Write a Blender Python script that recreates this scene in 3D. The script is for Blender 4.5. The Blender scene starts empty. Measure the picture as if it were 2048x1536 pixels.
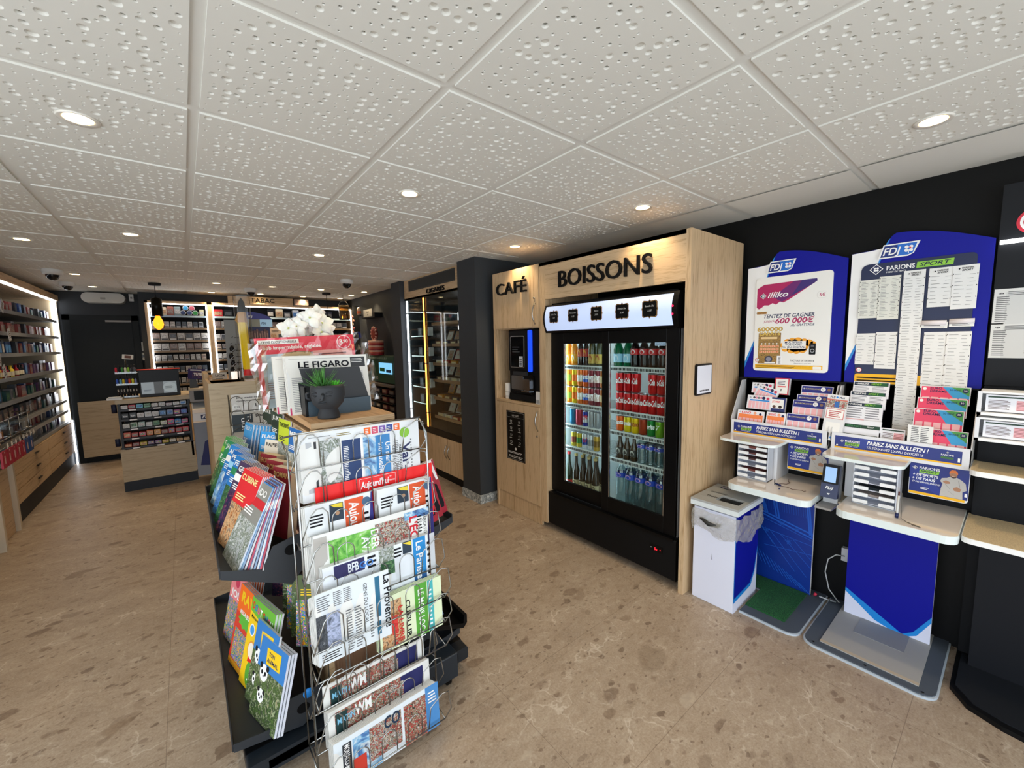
import bpy, bmesh, math, random
from mathutils import Matrix, Vector
PI = math.pi
SC = bpy.context.scene
COL = SC.collection
random.seed(7)
# ------------------------------------------------------------ camera
cd = bpy.data.cameras.new('camera'); cam = bpy.data.objects.new('camera', cd); COL.objects.link(cam)
cd.sensor_width = 36.0; cd.lens = 817.618 / 2048 * 36.0; cd.clip_start = .05; cd.clip_end = 60
_r = Vector((0.77947253, -0.62617979, -0.01792908)); _u = Vector((0.07776001, 0.06831746, 0.99462863)); _f = Vector((0.62159147, 0.77667985, -0.10194333))
cam.matrix_world = Matrix(((_r.x, _u.x, -_f.x, 0), (_r.y, _u.y, -_f.y, 0), (_r.z, _u.z, -_f.z, 1.535), (0, 0, 0, 1)))
SC.camera = cam
# ------------------------------------------------------------ world, daylight, exposure
W = bpy.data.worlds.new('sky'); SC.world = W; W.use_nodes = True
_bg = W.node_tree.nodes['Background']; _bg.inputs[0].default_value = (.86, .93, 1.0, 1); _bg.inputs[1].default_value = 3.0
SC.view_settings.view_transform = 'Standard'; SC.view_settings.look = 'None'
SC.view_settings.exposure = 0.40; SC.view_settings.gamma = 1.0; SC.view_settings.use_curve_mapping = False
SPOT_W = 16.0
CEIL = 2.308
# ------------------------------------------------------------ materials
def lin(c):
    if isinstance(c, str):
        c = tuple(int(c[i:i + 2], 16) / 255 for i in (0, 2, 4))
    return tuple(x / 12.92 if x <= .04045 else ((x + .055) / 1.055) ** 2.4 for x in c)
_mats = {}
def mat(c, rough=.5, metal=0., emit=0., alpha=1., trans=0., ior=1.45, coat=0., name=None):
    k = (c, rough, metal, emit, alpha, trans, coat)
    if k in _mats: return _mats[k]
    m = bpy.data.materials.new(name or 'm_' + str(c)); m.use_nodes = True
    b = m.node_tree.nodes['Principled BSDF']; l = lin(c)
    b.inputs['Base Color'].default_value = (*l, 1); b.inputs['Roughness'].default_value = rough
    b.inputs['Metallic'].default_value = metal; b.inputs['IOR'].default_value = ior
    b.inputs['Alpha'].default_value = alpha
    b.inputs['Transmission Weight'].default_value = trans
    b.inputs['Coat Weight'].default_value = coat
    if max(l) < .02 or c == '0c1290': b.inputs['Specular IOR Level'].default_value = .22
    if emit: b.inputs['Emission Color'].default_value = (*l, 1); b.inputs['Emission Strength'].default_value = emit
    _mats[k] = m; return m
class NT:
    def __init__(s, name):
        s.m = bpy.data.materials.new(name); s.m.use_nodes = True; s.t = s.m.node_tree
        s.b = s.t.nodes['Principled BSDF']
    def n(s, typ, ins=None, **kw):
        nd = s.t.nodes.new(typ)
        for k, v in kw.items(): setattr(nd, k, v)
        for k, v in (ins or {}).items():
            if isinstance(v, bpy.types.NodeSocket): s.t.links.new(v, nd.inputs[k])
            else: nd.inputs[k].default_value = v
        return nd
    def l(s, a, b): s.t.links.new(a, b)
    def ramp(s, fac, stops, interp='LINEAR'):
        r = s.n('ShaderNodeValToRGB', {0: fac}); e = r.color_ramp; e.interpolation = interp
        while len(e.elements) < len(stops): e.elements.new(.5)
        for el, (p, c) in zip(e.elements, stops): el.position = p; el.color = (*lin(c), 1)
        return r.outputs[0]
    def mix(s, f, a, b, mode='MIX'):
        x = s.n('ShaderNodeMix', data_type='RGBA', blend_type=mode)
        for i, v in ((0, f), (6, a), (7, b)):
            if isinstance(v, bpy.types.NodeSocket): s.l(v, x.inputs[i])
            else: x.inputs[i].default_value = v
        return x.outputs[2]
    def math(s, op, a, b=0., c=0., clamp=False):
        x = s.n('ShaderNodeMath', operation=op); x.use_clamp = clamp
        for i, v in enumerate((a, b, c)):
            if isinstance(v, bpy.types.NodeSocket): s.l(v, x.inputs[i])
            else: x.inputs[i].default_value = v
        return x.outputs[0]
    def maprange(s, v, a, b, c=0., d=1., smooth=False):
        x = s.n('ShaderNodeMapRange', interpolation_type='SMOOTHSTEP' if smooth else 'LINEAR')
        for i, q in enumerate((v, a, b, c, d)):
            if isinstance(q, bpy.types.NodeSocket): s.l(q, x.inputs[i])
            else: x.inputs[i].default_value = q
        return x.outputs[0]
def wood(name, light, dark, axis='z', rough=.45):
    t = NT(name); co = t.n('ShaderNodeTexCoord').outputs['Object']
    sc = {'z': (26, 26, 1.3), 'y': (26, 1.3, 26), 'x': (1.3, 26, 26)}[axis]
    mp = t.n('ShaderNodeMapping', {0: co, 3: sc}).outputs[0]
    a = t.n('ShaderNodeTexNoise', {'Vector': mp, 'Scale': 2.2, 'Detail': 6, 'Roughness': .65, 'Distortion': .3}).outputs[0]
    mp2 = t.n('ShaderNodeMapping', {0: co, 3: tuple(v * 7 for v in sc)}).outputs[0]
    b = t.n('ShaderNodeTexNoise', {'Vector': mp2, 'Scale': 1.6, 'Detail': 3}).outputs[0]
    f = t.math('ADD', t.math('MULTIPLY', a, .65), t.math('MULTIPLY', b, .35))
    c = t.ramp(f, [(.38, dark), (.5, light), (.62, light)])
    t.l(c, t.b.inputs['Base Color']); t.b.inputs['Roughness'].default_value = rough
    t.l(t.n('ShaderNodeBump', {'Strength': .12, 'Distance': .002, 'Height': b}).outputs[0], t.b.inputs['Normal'])
    return t.m
OAK = wood('oak_vertical', 'cdb08a', 'ac8d66'); OAKH = wood('oak_horizontal', 'cdb08a', 'ac8d66', 'y')
OAKX = wood('oak_across', 'c9ad88', 'a98b66', 'x'); OAKT = wood('oak_top', 'c09a70', '9f7b54', 'y')
OAKG = wood('oak_greyed', 'b5a284', '9c8a6d', 'x'); WALN = wood('brown_wood', '8a6a52', '6a4c3a', 'z')
def photo(name, cols, scale=6., dist=1.5, seed=0., rough=.35):
    """mottled printed picture: blotches of the given colours"""
    t = NT(name); co = t.n('ShaderNodeTexCoord').outputs['Object']
    mp = t.n('ShaderNodeMapping', {0: co, 1: (seed, seed * 2.3, seed * .7), 3: (scale, scale, scale)}).outputs[0]
    a = t.n('ShaderNodeTexNoise', {'Vector': mp, 'Scale': 3., 'Detail': 3, 'Roughness': .6, 'Distortion': dist}).outputs[0]
    n = len(cols)
    c = t.ramp(a, [(.3 + .42 * i / max(1, n - 1), cc) for i, cc in enumerate(cols)], 'CONSTANT' if n > 5 else 'LINEAR')
    t.l(c, t.b.inputs['Base Color']); t.b.inputs['Roughness'].default_value = rough
    return t.m
PH = dict(
 sea=photo('photo_sea', ['2b3f6b', '4a78b0', '7fb4d8', 'd8e4ea', '3a5f93'], 5), field=photo('photo_field', ['2f6b2a', '4f9a3c', '6dbb4a', '8fce66', 'cfe3c0'], 7),
 crowd=photo('photo_crowd', ['1e2a33', 'c43a3a', '3f5a44', 'd8c9b8', '23304f', 'e8e8e8', '7a2f3a'], 30), street=photo('photo_street', ['8d8f8a', 'b9bfc0', '5d6b52', 'd9dcda', '7c8690'], 12),
 dark=photo('photo_dark', ['1a1f26', '30353b', '5a5f66', '20262c', 'a8adb2'], 14), moun=photo('photo_mountain', ['4c5561', '8f9bb5', 'b6bfdc', '6a7488', '343d42'], 8),
 toys=photo('photo_toys', ['d93a2b', 'f2c21b', '2f8f4a', '2f6fc0', 'e06a9a', 'f4f0e4', '5a2a80'], 26), jungle=photo('photo_jungle', ['2b3a2a', '5e7a3c', '1e2a22', 'a8b58a', '7c4a35'], 18),
 warm=photo('photo_warm', ['7a4a2e', 'b0713f', 'd9b58a', '4a2d20', 'ead9c2'], 14), night=photo('photo_night', ['0d0f1a', '1f2a4a', '3b2a52', '7a3a5a', 'c08a4a'], 22),
 green=photo('photo_green', ['27523a', '3c7a4e', '1e3f30', '6a9a62', '4d8a5a'], 12), cyc=photo('photo_cyclists', ['20382f', '3f5a4a', 'c42a33', '5f8a6a', 'd9cfc4', '283a6a', '8a2f40'], 36),
 blue=photo('photo_blue', ['1d3f7a', '2b62ad', '5c9bd6', '234a8a', '8fbfe2'], 12), pack=photo('photo_packs', ['2a2624', '6b5a50', 'b8a9a0', '3a3230', '8a3a34', 'd8d2cc', '4a4440'], 40),
 gold=photo('photo_gold', ['1b1626', '5a3d1a', 'c79a3a', '2a1f3a', 'e8c878'], 60), grey=photo('photo_grey', ['c9c6c0', '9a9894', 'e4e2de', '6b6a68', 'b5b2ad'], 20), flame=photo('photo_flame', ['2a1810', '8a3a18', 'f07a20', '1a1214', 'd9a06a'], 20))
WHT = mat('f2f2f0', .45); PAP = mat('e8e8e4', .7); INK = mat('1c1c20', .7); BLK = mat('070708', .35); BLKM = mat('0a0b0d', .5); CHAR = mat('33373a', .6)
CHR = mat('b8b8b4', .25, 1.); NAVY = mat('0a1c4e', .4); FDJB = mat('0c1290', .45); SKYB = mat('1a86d8', .4); YEL = mat('f2b710', .5); RED = mat('e01e1e', .4); GRN = mat('1d6b2c', .5); GREYL = mat('9fa1a2', .6)
TRAY = mat('2a2e33', .45); PINK = mat('f0b8bc', .6); MAG = mat('b01a5a', .45); ORG = mat('ee6a1c', .5); SPG = mat('8cc63f', .5); LED = mat('f4f8ff', .5, emit=6.); LEDW = mat('ffd9a0', .5, emit=9.); LEDO = mat('ffa340', .5, emit=4.)
def clear(name, tint='ffffff', fac=.88, rough=.03):
    m = bpy.data.materials.new(name); m.use_nodes = True; t = m.node_tree; t.nodes.clear()
    o = t.nodes.new('ShaderNodeOutputMaterial'); g = t.nodes.new('ShaderNodeBsdfGlossy'); tr = t.nodes.new('ShaderNodeBsdfTransparent'); mx = t.nodes.new('ShaderNodeMixShader'); fr = t.nodes.new('ShaderNodeLayerWeight'); fr.inputs[0].default_value = .5; pw = t.nodes.new('ShaderNodeMath'); pw.operation = 'POWER'; pw.inputs[1].default_value = 5.; t.links.new(fr.outputs[1], pw.inputs[0])
    tr.inputs[0].default_value = (*lin(tint), 1); g.inputs['Roughness'].default_value = rough
    mt = t.nodes.new('ShaderNodeMath'); mt.operation = 'MULTIPLY_ADD'; mt.inputs[1].default_value = .8; mt.inputs[2].default_value = max(.03, .96 - fac)
    t.links.new(pw.outputs[0], mt.inputs[0]); t.links.new(mt.outputs[0], mx.inputs[0]); t.links.new(tr.outputs[0], mx.inputs[1]); t.links.new(g.outputs[0], mx.inputs[2]); t.links.new(mx.outputs[0], o.inputs[0])
    return m
GLASS = clear('clear_glass', 'f2f8f6', .95); ACR = clear('clear_acrylic', 'f0f4f6', .9, .08); FILM = clear('clear_film', 'f4f2ee', .89, .1)
# ------------------------------------------------------------ text glyphs
_txt = {}
def glyphs(s, bold=0., shear=0., spacing=1., ext=0.):
    k = (s, bold, shear, spacing, ext)
    if k in _txt: return _txt[k]
    cu = bpy.data.curves.new('t', 'FONT'); cu.body = s; cu.size = 1.; cu.offset = bold; cu.shear = shear; cu.space_character = spacing; cu.resolution_u = 3 if len(s) < 12 else 2
    cu.fill_mode = 'BOTH'; cu.extrude = ext
    o = bpy.data.objects.new('t', cu); COL.objects.link(o)
    me = o.to_mesh(); vs = [v.co.copy() for v in me.vertices]; fs = [tuple(p.vertices) for p in me.polygons]
    o.to_mesh_clear(); bpy.data.objects.remove(o); bpy.data.curves.remove(cu)
    if vs:
        x0 = min(v.x for v in vs); x1 = max(v.x for v in vs)
    else: x0 = x1 = 0
    _txt[k] = (vs, fs, x0, x1); return _txt[k]
CAPH = .70
WORLD_AT = {}
# ------------------------------------------------------------ mesh builder
def I4(): return Matrix.Identity(4)
def frame(o, face, tilt=0., yaw=0.):
    """local (u right, v up, n towards viewer) placed at o for a face seen from that side"""
    B = {'S': ((1, 0, 0), (0, 0, 1), (0, -1, 0)), 'W': ((0, -1, 0), (0, 0, 1), (-1, 0, 0)), 'E': ((0, 1, 0), (0, 0, 1), (1, 0, 0)), 'U': ((1, 0, 0), (0, 1, 0), (0, 0, 1)), 'N': ((-1, 0, 0), (0, 0, 1), (0, 1, 0))}[face]
    M = Matrix.Identity(4)
    for c, col in enumerate(B):
        for r in range(3): M[r][c] = col[r]
    return Matrix.Translation(o) @ Matrix.Rotation(yaw, 4, 'Z') @ M @ Matrix.Rotation(-tilt, 4, 'X')
class MB:
    def __init__(s, M=None): s.v = []; s.f = []; s.fm = []; s.sm = []; s.mats = []; s.M = M or I4()
    def mi(s, m):
        if m not in s.mats: s.mats.append(m)
        return s.mats.index(m)
    def add(s, vs, fs, m, smooth=False):
        b = len(s.v); i = s.mi(m); M = s.M
        s.v += [M @ Vector(v) for v in vs]
        for f in fs: s.f.append(tuple(b + k for k in f)); s.fm.append(i); s.sm.append(smooth)
        return s
    def box(s, x0, y0, z0, x1, y1, z1, m):
        if x0 > x1: x0, x1 = x1, x0
        if y0 > y1: y0, y1 = y1, y0
        if z0 > z1: z0, z1 = z1, z0
        v = [(x0, y0, z0), (x1, y0, z0), (x1, y1, z0), (x0, y1, z0), (x0, y0, z1), (x1, y0, z1), (x1, y1, z1), (x0, y1, z1)]
        return s.add(v, [(3, 2, 1, 0), (4, 5, 6, 7), (0, 1, 5, 4), (1, 2, 6, 5), (2, 3, 7, 6), (3, 0, 4, 7)], m)
    def cbox(s, cx, cy, cz, w, d, h, m): return s.box(cx - w / 2, cy - d / 2, cz - h / 2, cx + w / 2, cy + d / 2, cz + h / 2, m)
    def prism(s, poly, a, b, m, axis='z', smooth=False):
        """poly of 2-D points extruded from a to b along axis (x: poly is (y,z); y: (x,z); z: (x,y))"""
        n = len(poly)
        P = {'z': lambda p, h: (p[0], p[1], h), 'x': lambda p, h: (h, p[0], p[1]), 'y': lambda p, h: (p[0], h, p[1])}[axis]
        vs = [P(p, a) for p in poly] + [P(p, b) for p in poly]
        s.add(vs, [tuple(range(n - 1, -1, -1)), tuple(range(n, 2 * n))], m)
        s.add(vs, [(i, (i + 1) % n, n + (i + 1) % n, n + i) for i in range(n)], m, smooth)
        return s
    def rbox(s, x0, y0, x1, y1, z0, z1, r, m, axis='z', seg=4):
        return s.prism(rrect(x0, y0, x1, y1, r, seg), z0, z1, m, axis)
    def sweep(s, pts, r, m, n=6, closed=False, smooth=True, r1=None):
        pts = [Vector(p) for p in pts]; N = len(pts); vs = []; up = None
        for i, p in enumerate(pts):
            if closed: d = pts[(i + 1) % N] - pts[i - 1]
            else: d = pts[min(i + 1, N - 1)] - pts[max(i - 1, 0)]
            if d.length < 1e-9: d = Vector((0, 0, 1))
            d.normalize()
            if up is None: up = d.orthogonal().normalized()
            up = (up - d * up.dot(d))
            if up.length < 1e-6: up = d.orthogonal()
            up.normalize(); w = d.cross(up)
            rr = r if r1 is None else r + (r1 - r) * i / max(1, N - 1)
            for k in range(n):
                a = 2 * PI * k / n; vs.append(p + (up * math.cos(a) + w * math.sin(a)) * rr)
        fs = []
        for i in range(N if closed else N - 1):
            for k in range(n):
                a = i * n + k; b = i * n + (k + 1) % n; c = ((i + 1) % N) * n + (k + 1) % n; d = ((i + 1) % N) * n + k
                fs.append((a, b, c, d))
        if not closed: fs += [tuple(range(n - 1, -1, -1)), tuple((N - 1) * n + k for k in range(n))]
        return s.add(vs, fs, m, smooth)
    def cyl(s, p0, p1, r, m, n=16, r1=None): return s.sweep([p0, p1], r, m, n, r1=r1)
    def lathe(s, prof, m, n=20, c=(0, 0, 0), smooth=True, caps=True):
        vs = []; k = len(prof)
        for i in range(n):
            a = 2 * PI * i / n
            for (r, z) in prof: vs.append((c[0] + r * math.cos(a), c[1] + r * math.sin(a), c[2] + z))
        fs = [(i * k + j, ((i + 1) % n) * k + j, ((i + 1) % n) * k + j + 1, i * k + j + 1) for i in range(n) for j in range(k - 1)]
        s.add(vs, fs, m, smooth)
        if caps: s.add([vs[i * k] for i in range(n)], [tuple(range(n - 1, -1, -1))], m); s.add([vs[i * k + k - 1] for i in range(n)], [tuple(range(n))], m)
        return s
    # prints: flat shapes on the local u,v plane, layered along n
    sub = 0.
    def rect(s, x, y, w, h, m, n=.0004, sx=1, sy=1):
        if s.sub: sx = max(sx, min(22, int(w / s.sub) + 1)); sy = max(sy, min(12, int(h / .04) + 1))
        vs = [(x + w * i / sx, y + h * j / sy, n) for j in range(sy + 1) for i in range(sx + 1)]
        fs = [(j * (sx + 1) + i, j * (sx + 1) + i + 1, (j + 1) * (sx + 1) + i + 1, (j + 1) * (sx + 1) + i) for j in range(sy) for i in range(sx)]
        return s.add(vs, fs, m)
    def poly(s, pts, m, n=.0004): return s.add([(p[0], p[1], n) for p in pts], [tuple(range(len(pts)))], m)
    def disc(s, x, y, r, m, n=.0004, k=20, sy=1.): return s.poly([(x + r * math.cos(2 * PI * i / k), y + r * sy * math.sin(2 * PI * i / k)) for i in range(k)], m, n)
    def txt(s, t, x, y, h, m, n=.0008, al='l', w=None, bold=0., shear=0., rot=0., ext=0., sp=1.):
        vs, fs, x0, x1 = glyphs(t, round(bold * .55, 4), shear, sp, 1. if ext else 0.)
        if not vs: return s
        k = h / CAPH; kx = k if w is None else w / (x1 - x0); W_ = (x1 - x0) * kx
        ox = {'l': 0, 'c': -W_ / 2, 'r': -W_}[al]; c, sn = math.cos(rot), math.sin(rot)
        out = []
        for v in vs:
            a = (v.x - x0) * kx + ox; b = v.y * k
            out.append((x + a * c - b * sn, y + a * sn + b * c, n + (v.z * ext if ext else 0)))
        return s.add(out, fs, m)
    def lines(s, x, y, w, h, rows, m, n=.0006, jag=.25, th=.42, cols=1, gap=.004):
        """text too small to read: rows of thin strokes"""
        cw = (w - gap * (cols - 1)) / cols
        for c in range(cols):
            for r in range(rows):
                ww = cw * (1 - jag * random.random()); s.rect(x + c * (cw + gap), y + h - (r + .8) * h / rows, ww, h / rows * th, m, n)
        return s
    def warp(s, fn): s.v = [fn(v) for v in s.v]; return s
    def build(s, name, parent=None, loc=None, bevel=0.):
        o_ = Vector(loc) if loc is not None else Vector((0, 0, 0))
        me = bpy.data.meshes.new(name); me.from_pydata([tuple(v - o_) for v in s.v], [], s.f)
        for m in s.mats: me.materials.append(m)
        me.polygons.foreach_set('material_index', s.fm); me.polygons.foreach_set('use_smooth', s.sm); me.update()
        o = bpy.data.objects.new(name, me); COL.objects.link(o); o.location = o_
        WORLD_AT[o.name] = o_
        if parent is not None: o.parent = parent; o.location = o_ - WORLD_AT.get(parent.name, Vector(parent.location))
        if bevel:
            b = o.modifiers.new('b', 'BEVEL'); b.width = bevel; b.segments = 2; b.limit_method = 'ANGLE'
        return o
def rrect(x0, y0, x1, y1, r, seg=4):
    rs = r if isinstance(r, (tuple, list)) else (r,) * 4  # corners: x1y1, x0y1, x0y0, x1y0
    out = []
    for (cx, cy, a0, rr) in ((x1, y1, 0, rs[0]), (x0, y1, 90, rs[1]), (x0, y0, 180, rs[2]), (x1, y0, 270, rs[3])):
        if rr <= 0: out.append((cx, cy)); continue
        ox = cx - rr if cx == x1 else cx + rr; oy = cy - rr if cy == y1 else cy + rr
        for k in range(seg + 1):
            a = math.radians(a0 + 90 * k / seg); out.append((ox + rr * math.cos(a), oy + rr * math.sin(a)))
    return out
# ------------------------------------------------------------ scene graph helpers
def tag(o, label, cat, group=None, kind=None):
    if label: o['label'] = label
    if cat: o['category'] = cat
    if group: o['group'] = group
    if kind: o['kind'] = kind
    return o
def thing(name, label, cat, loc=(0, 0, 0), group=None):
    o = bpy.data.objects.new(name, None); COL.objects.link(o); o.location = loc; o.empty_display_size = .1; WORLD_AT[o.name] = Vector(loc)
    return tag(o, label, cat, group)
def struct(o): o['kind'] = 'structure'; return o
def dup(root, loc, rz=None, label=None, group=None):
    r = root.copy(); COL.objects.link(r); r.location = loc
    if rz is not None: r.rotation_euler = (0, 0, rz)
    if label: r['label'] = label
    if group: r['group'] = group
    for ch in list(root.children):
        c = ch.copy(); COL.objects.link(c); c.parent = r
        for g in list(ch.children):
            d = g.copy(); COL.objects.link(d); d.parent = c
    return r
# ============================================================ SHELL
def floor_mat():
    t = NT('stone_look_floor'); co = t.n('ShaderNodeTexCoord').outputs['Object']
    sep = t.n('ShaderNodeSeparateXYZ', {0: co}); X, Y = sep.outputs[0], sep.outputs[1]
    def warp_by(sc, amt):
        w = t.n('ShaderNodeTexNoise', {'Vector': co, 'Scale': sc, 'Detail': 4, 'Roughness': .6})
        c = t.n('ShaderNodeVectorMath', {0: w.outputs[1], 1: (.5, .5, .5)}, operation='SUBTRACT').outputs[0]
        return t.n('ShaderNodeVectorMath', {0: co, 1: t.n('ShaderNodeVectorMath', {0: c, 'Scale': amt}, operation='SCALE').outputs[0]}, operation='ADD').outputs[0]
    w1 = warp_by(14., .055); w2 = warp_by(5., .2)
    st = t.n('ShaderNodeMapping', {0: w2, 2: (0, 0, .5), 3: (1., 2.1, 1.)}).outputs[0]
    big = t.n('ShaderNodeTexNoise', {'Vector': st, 'Scale': 2.6, 'Detail': 6, 'Roughness': .62}).outputs[0]
    base = t.ramp(big, [(.3, '7e6e5e'), (.42, '978672'), (.55, 'a79783'), (.7, 'b5a793')])
    mid = t.n('ShaderNodeTexNoise', {'Vector': st, 'Scale': 17., 'Detail': 7, 'Roughness': .72}).outputs[0]
    base = t.mix(.5, base, t.ramp(mid, [(.3, '6e5c4b'), (.43, '9a8671'), (.52, 'a5937f'), (.6, 'b0a08c'), (.72, 'cfc3b2')]))
    fine = t.n('ShaderNodeTexNoise', {'Vector': co, 'Scale': 120., 'Detail': 5, 'Roughness': .8}).outputs[0]
    base = t.mix(.32, base, t.ramp(fine, [(.33, '5a4839'), (.47, 'a08d78'), (.58, 'b8a793'), (.7, 'ded3c4')]))
    def clasts(scale, lo, hi, stops, thr, amt, ang, wv):
        nonlocal base
        mp = t.n('ShaderNodeMapping', {0: wv, 2: (0, 0, ang), 3: (scale, scale * 1.7, scale)}).outputs[0]
        v = t.n('ShaderNodeTexVoronoi', {'Vector': mp, 'Scale': 1., 'Randomness': 1.})
        rnd = t.n('ShaderNodeSeparateColor', {0: v.outputs['Color']})
        rad = t.math('MULTIPLY', t.maprange(rnd.outputs[0], thr, 1., lo, hi), t.math('GREATER_THAN', rnd.outputs[0], thr))
        m = t.maprange(t.math('SUBTRACT', rad, v.outputs['Distance']), -.01, .06)
        det = t.n('ShaderNodeTexNoise', {'Vector': co, 'Scale': 38., 'Detail': 5, 'Roughness': .7}).outputs[0]
        c = t.mix(.4, t.ramp(rnd.outputs[1], stops, 'CONSTANT'), t.ramp(det, [(.35, '5f4c3c'), (.65, 'a8947e')]))
        base = t.mix(t.math('MULTIPLY', m, t.math('MULTIPLY', amt, t.maprange(rnd.outputs[2], 0, 1, .45, 1.))), base, c)
    clasts(40., .12, .42, [(0, '5a4637'), (.4, 'c9bba6'), (.65, '6a5444')], .6, .8, .5, w1)
    clasts(17., .12, .44, [(0, '5d4a3b'), (.45, 'cfc2ae'), (.6, '6b5645'), (.85, '7d6854')], .66, .85, .4, w1)
    clasts(7.5, .12, .42, [(0, '6a5645'), (.4, '7b6754'), (.65, '59483a'), (.85, 'c4b6a2')], .7, .85, .6, w1)
    clasts(3.4, .12, .36, [(0, '75604d'), (.5, '857059'), (.8, '66543f')], .72, .75, .5, w2)
    vn = t.n('ShaderNodeTexVoronoi', {'Vector': w2, 'Scale': 7.}, feature='DISTANCE_TO_EDGE').outputs['Distance']
    vm = t.math('MULTIPLY', t.maprange(vn, 0, .03, .5, 0), t.maprange(big, .5, .62, 0, 1))
    base = t.mix(vm, base, (*lin('ddd2c2'), 1))
    def joint(a, off, step):
        q = t.math('FRACT', t.math('DIVIDE', t.math('SUBTRACT', a, off - 50 * step), step)); q = t.math('ABSOLUTE', t.math('SUBTRACT', q, .5))
        return t.math('GREATER_THAN', q, .5 - .0012 / step)
    j = t.math('MAXIMUM', joint(X, -.168, 1.148), joint(Y, .192, .577))
    base = t.mix(t.math('MULTIPLY', j, .6), base, (*lin('6a5848'), 1))
    t.l(base, t.b.inputs['Base Color'])
    t.l(t.maprange(fine, .3, .7, .38, .52), t.b.inputs['Roughness'])
    t.l(t.n('ShaderNodeBump', {'Strength': .12, 'Distance': .002, 'Height': fine}).outputs[0], t.b.inputs['Normal'])
    return t.m
TILE = mat('dfded6', .8)
GX0, GY0 = .0888, 1.748
FLO = floor_mat(); TBAR = mat('dcdbd4', .6)
b = MB(); b.box(-2.4, -2.2, -.1, 3.2, 8.6, 0, FLO); struct(b.build('floor'))
import numpy as np
def dimpled(seg, rng, n=16, T_=.568):
    """one ceiling tile, face down at z = 0, with round hollows of many sizes (verts, quads, caps)"""
    c = (T_ - .012) / n; V = []; Q = []; P = []; SQ = []
    ps = seg // 4; sq = []
    for (ax, ay, bx, by) in ((1, -1, 1, 1), (1, 1, -1, 1), (-1, 1, -1, -1), (-1, -1, 1, -1)):
        for k in range(ps): f = k / ps; sq.append((ax + (bx - ax) * f, ay + (by - ay) * f))
    sq = sq[ps // 2:] + sq[:ps // 2] if ps > 1 else sq; ang = [math.atan2(y, x) for x, y in sq]
    for i in range(n):
        for j in range(n):
            x = .006 + c * (i + .5); y = .006 + c * (j + .5); edge = i in (0, n - 1) or j in (0, n - 1)
            r = .0034 + .0108 * rng.random() ** 2.2
            if edge and rng.random() < .5: r = .003
            m = c / 2 - r - .001; dx = rng.uniform(-m, m); dy = rng.uniform(-m, m); b0 = len(V)
            V += [(x + a * c / 2, y + q * c / 2, 0) for a, q in sq]
            for (rr, z) in ((1., 0), (.86, .38), (.55, .62)): V += [(x + dx + r * rr * math.cos(a), y + dy + r * rr * math.sin(a), r * z) for a in ang]
            for L in range(3):
                for k in range(seg): q = (k + 1) % seg; Q.append((b0 + L * seg + k, b0 + (L + 1) * seg + k, b0 + (L + 1) * seg + q, b0 + L * seg + q)); SQ.append(L > 0)
            P.append([b0 + 3 * seg + k for k in range(seg)])
    o = len(V); a = .006; w = T_ - .006
    V += [(0, 0, 0), (T_, 0, 0), (T_, T_, 0), (0, T_, 0), (a, a, 0), (w, a, 0), (w, w, 0), (a, w, 0), (0, 0, .007), (T_, 0, .007), (T_, T_, .007), (0, T_, .007)]
    for k in range(4): q = (k + 1) % 4; Q += [(o + k, o + 4 + k, o + 4 + q, o + q), (o + 8 + k, o + k, o + q, o + 8 + q)]; SQ += [False, False]
    return np.array(V, dtype=np.float32), np.array(Q, dtype=np.int32), np.array(P, dtype=np.int32), np.array(SQ + [True] * len(P))
_rg = random.Random(12); protos = {16: [dimpled(16, _rg) for _ in range(3)], 8: [dimpled(8, _rg) for _ in range(2)]}
Vs, Ls, St, Sm, nv, nl = [], [], [], [], 0, 0
def _app(V, faces):
    global nv, nl
    Vs.append(V)
    for F in faces:
        F = F + nv; St.append(np.arange(len(F), dtype=np.int32) * F.shape[1] + nl); Ls.append(F.reshape(-1)); nl += F.size
    nv += len(V)
for i in range(-4, 6):
    for j in range(-4, 11):
        x0 = GX0 + .6 * i + .016; y0 = GY0 + .6 * j + .016
        if x0 > 2.95 or y0 > 7.95 or x0 + .568 < -1.85: continue
        d = math.hypot(x0, y0); seen = (x0 + .3) * .62 + (y0 + .3) * .78 > .2
        if (x0 + .568 > 3.05) or not seen:
            q = np.array([(x0, y0, CEIL), (x0 + .568, y0, CEIL), (x0 + .568, y0 + .568, CEIL), (x0, y0 + .568, CEIL)], dtype=np.float32); _app(q, [np.array([[3, 2, 1, 0]])]); Sm.append(np.array([False])); continue
        V, Q, P, sm_ = random.choice(protos[16 if d < 3.2 else 8]); V = V.copy(); Sm.append(sm_)
        if random.random() < .5: V[:, :2] = .568 - V[:, :2]
        V += np.array((x0, y0, CEIL), dtype=np.float32); _app(V, [Q, P])
me = bpy.data.meshes.new('ceiling'); V = np.concatenate(Vs); L = np.concatenate(Ls); S_ = np.concatenate(St)
bx = np.array([(x, y, CEIL + .006 + z) for z in (0, .09) for x, y in ((-2.4, -2.2), (3.2, -2.2), (3.2, 8.6), (-2.4, 8.6))], dtype=np.float32)
F = np.array([(3, 2, 1, 0), (4, 5, 6, 7), (0, 1, 5, 4), (1, 2, 6, 5), (2, 3, 7, 6), (3, 0, 4, 7)]) + len(V); nt = len(S_)
V = np.concatenate([V, bx]); S_ = np.concatenate([S_, np.arange(6) * 4 + len(L)]); L = np.concatenate([L, F.reshape(-1)])
me.vertices.add(len(V)); me.vertices.foreach_set('co', V.reshape(-1)); me.loops.add(len(L)); me.loops.foreach_set('vertex_index', L.astype(np.int32)); me.polygons.add(len(S_)); me.polygons.foreach_set('loop_start', S_.astype(np.int32))
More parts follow.
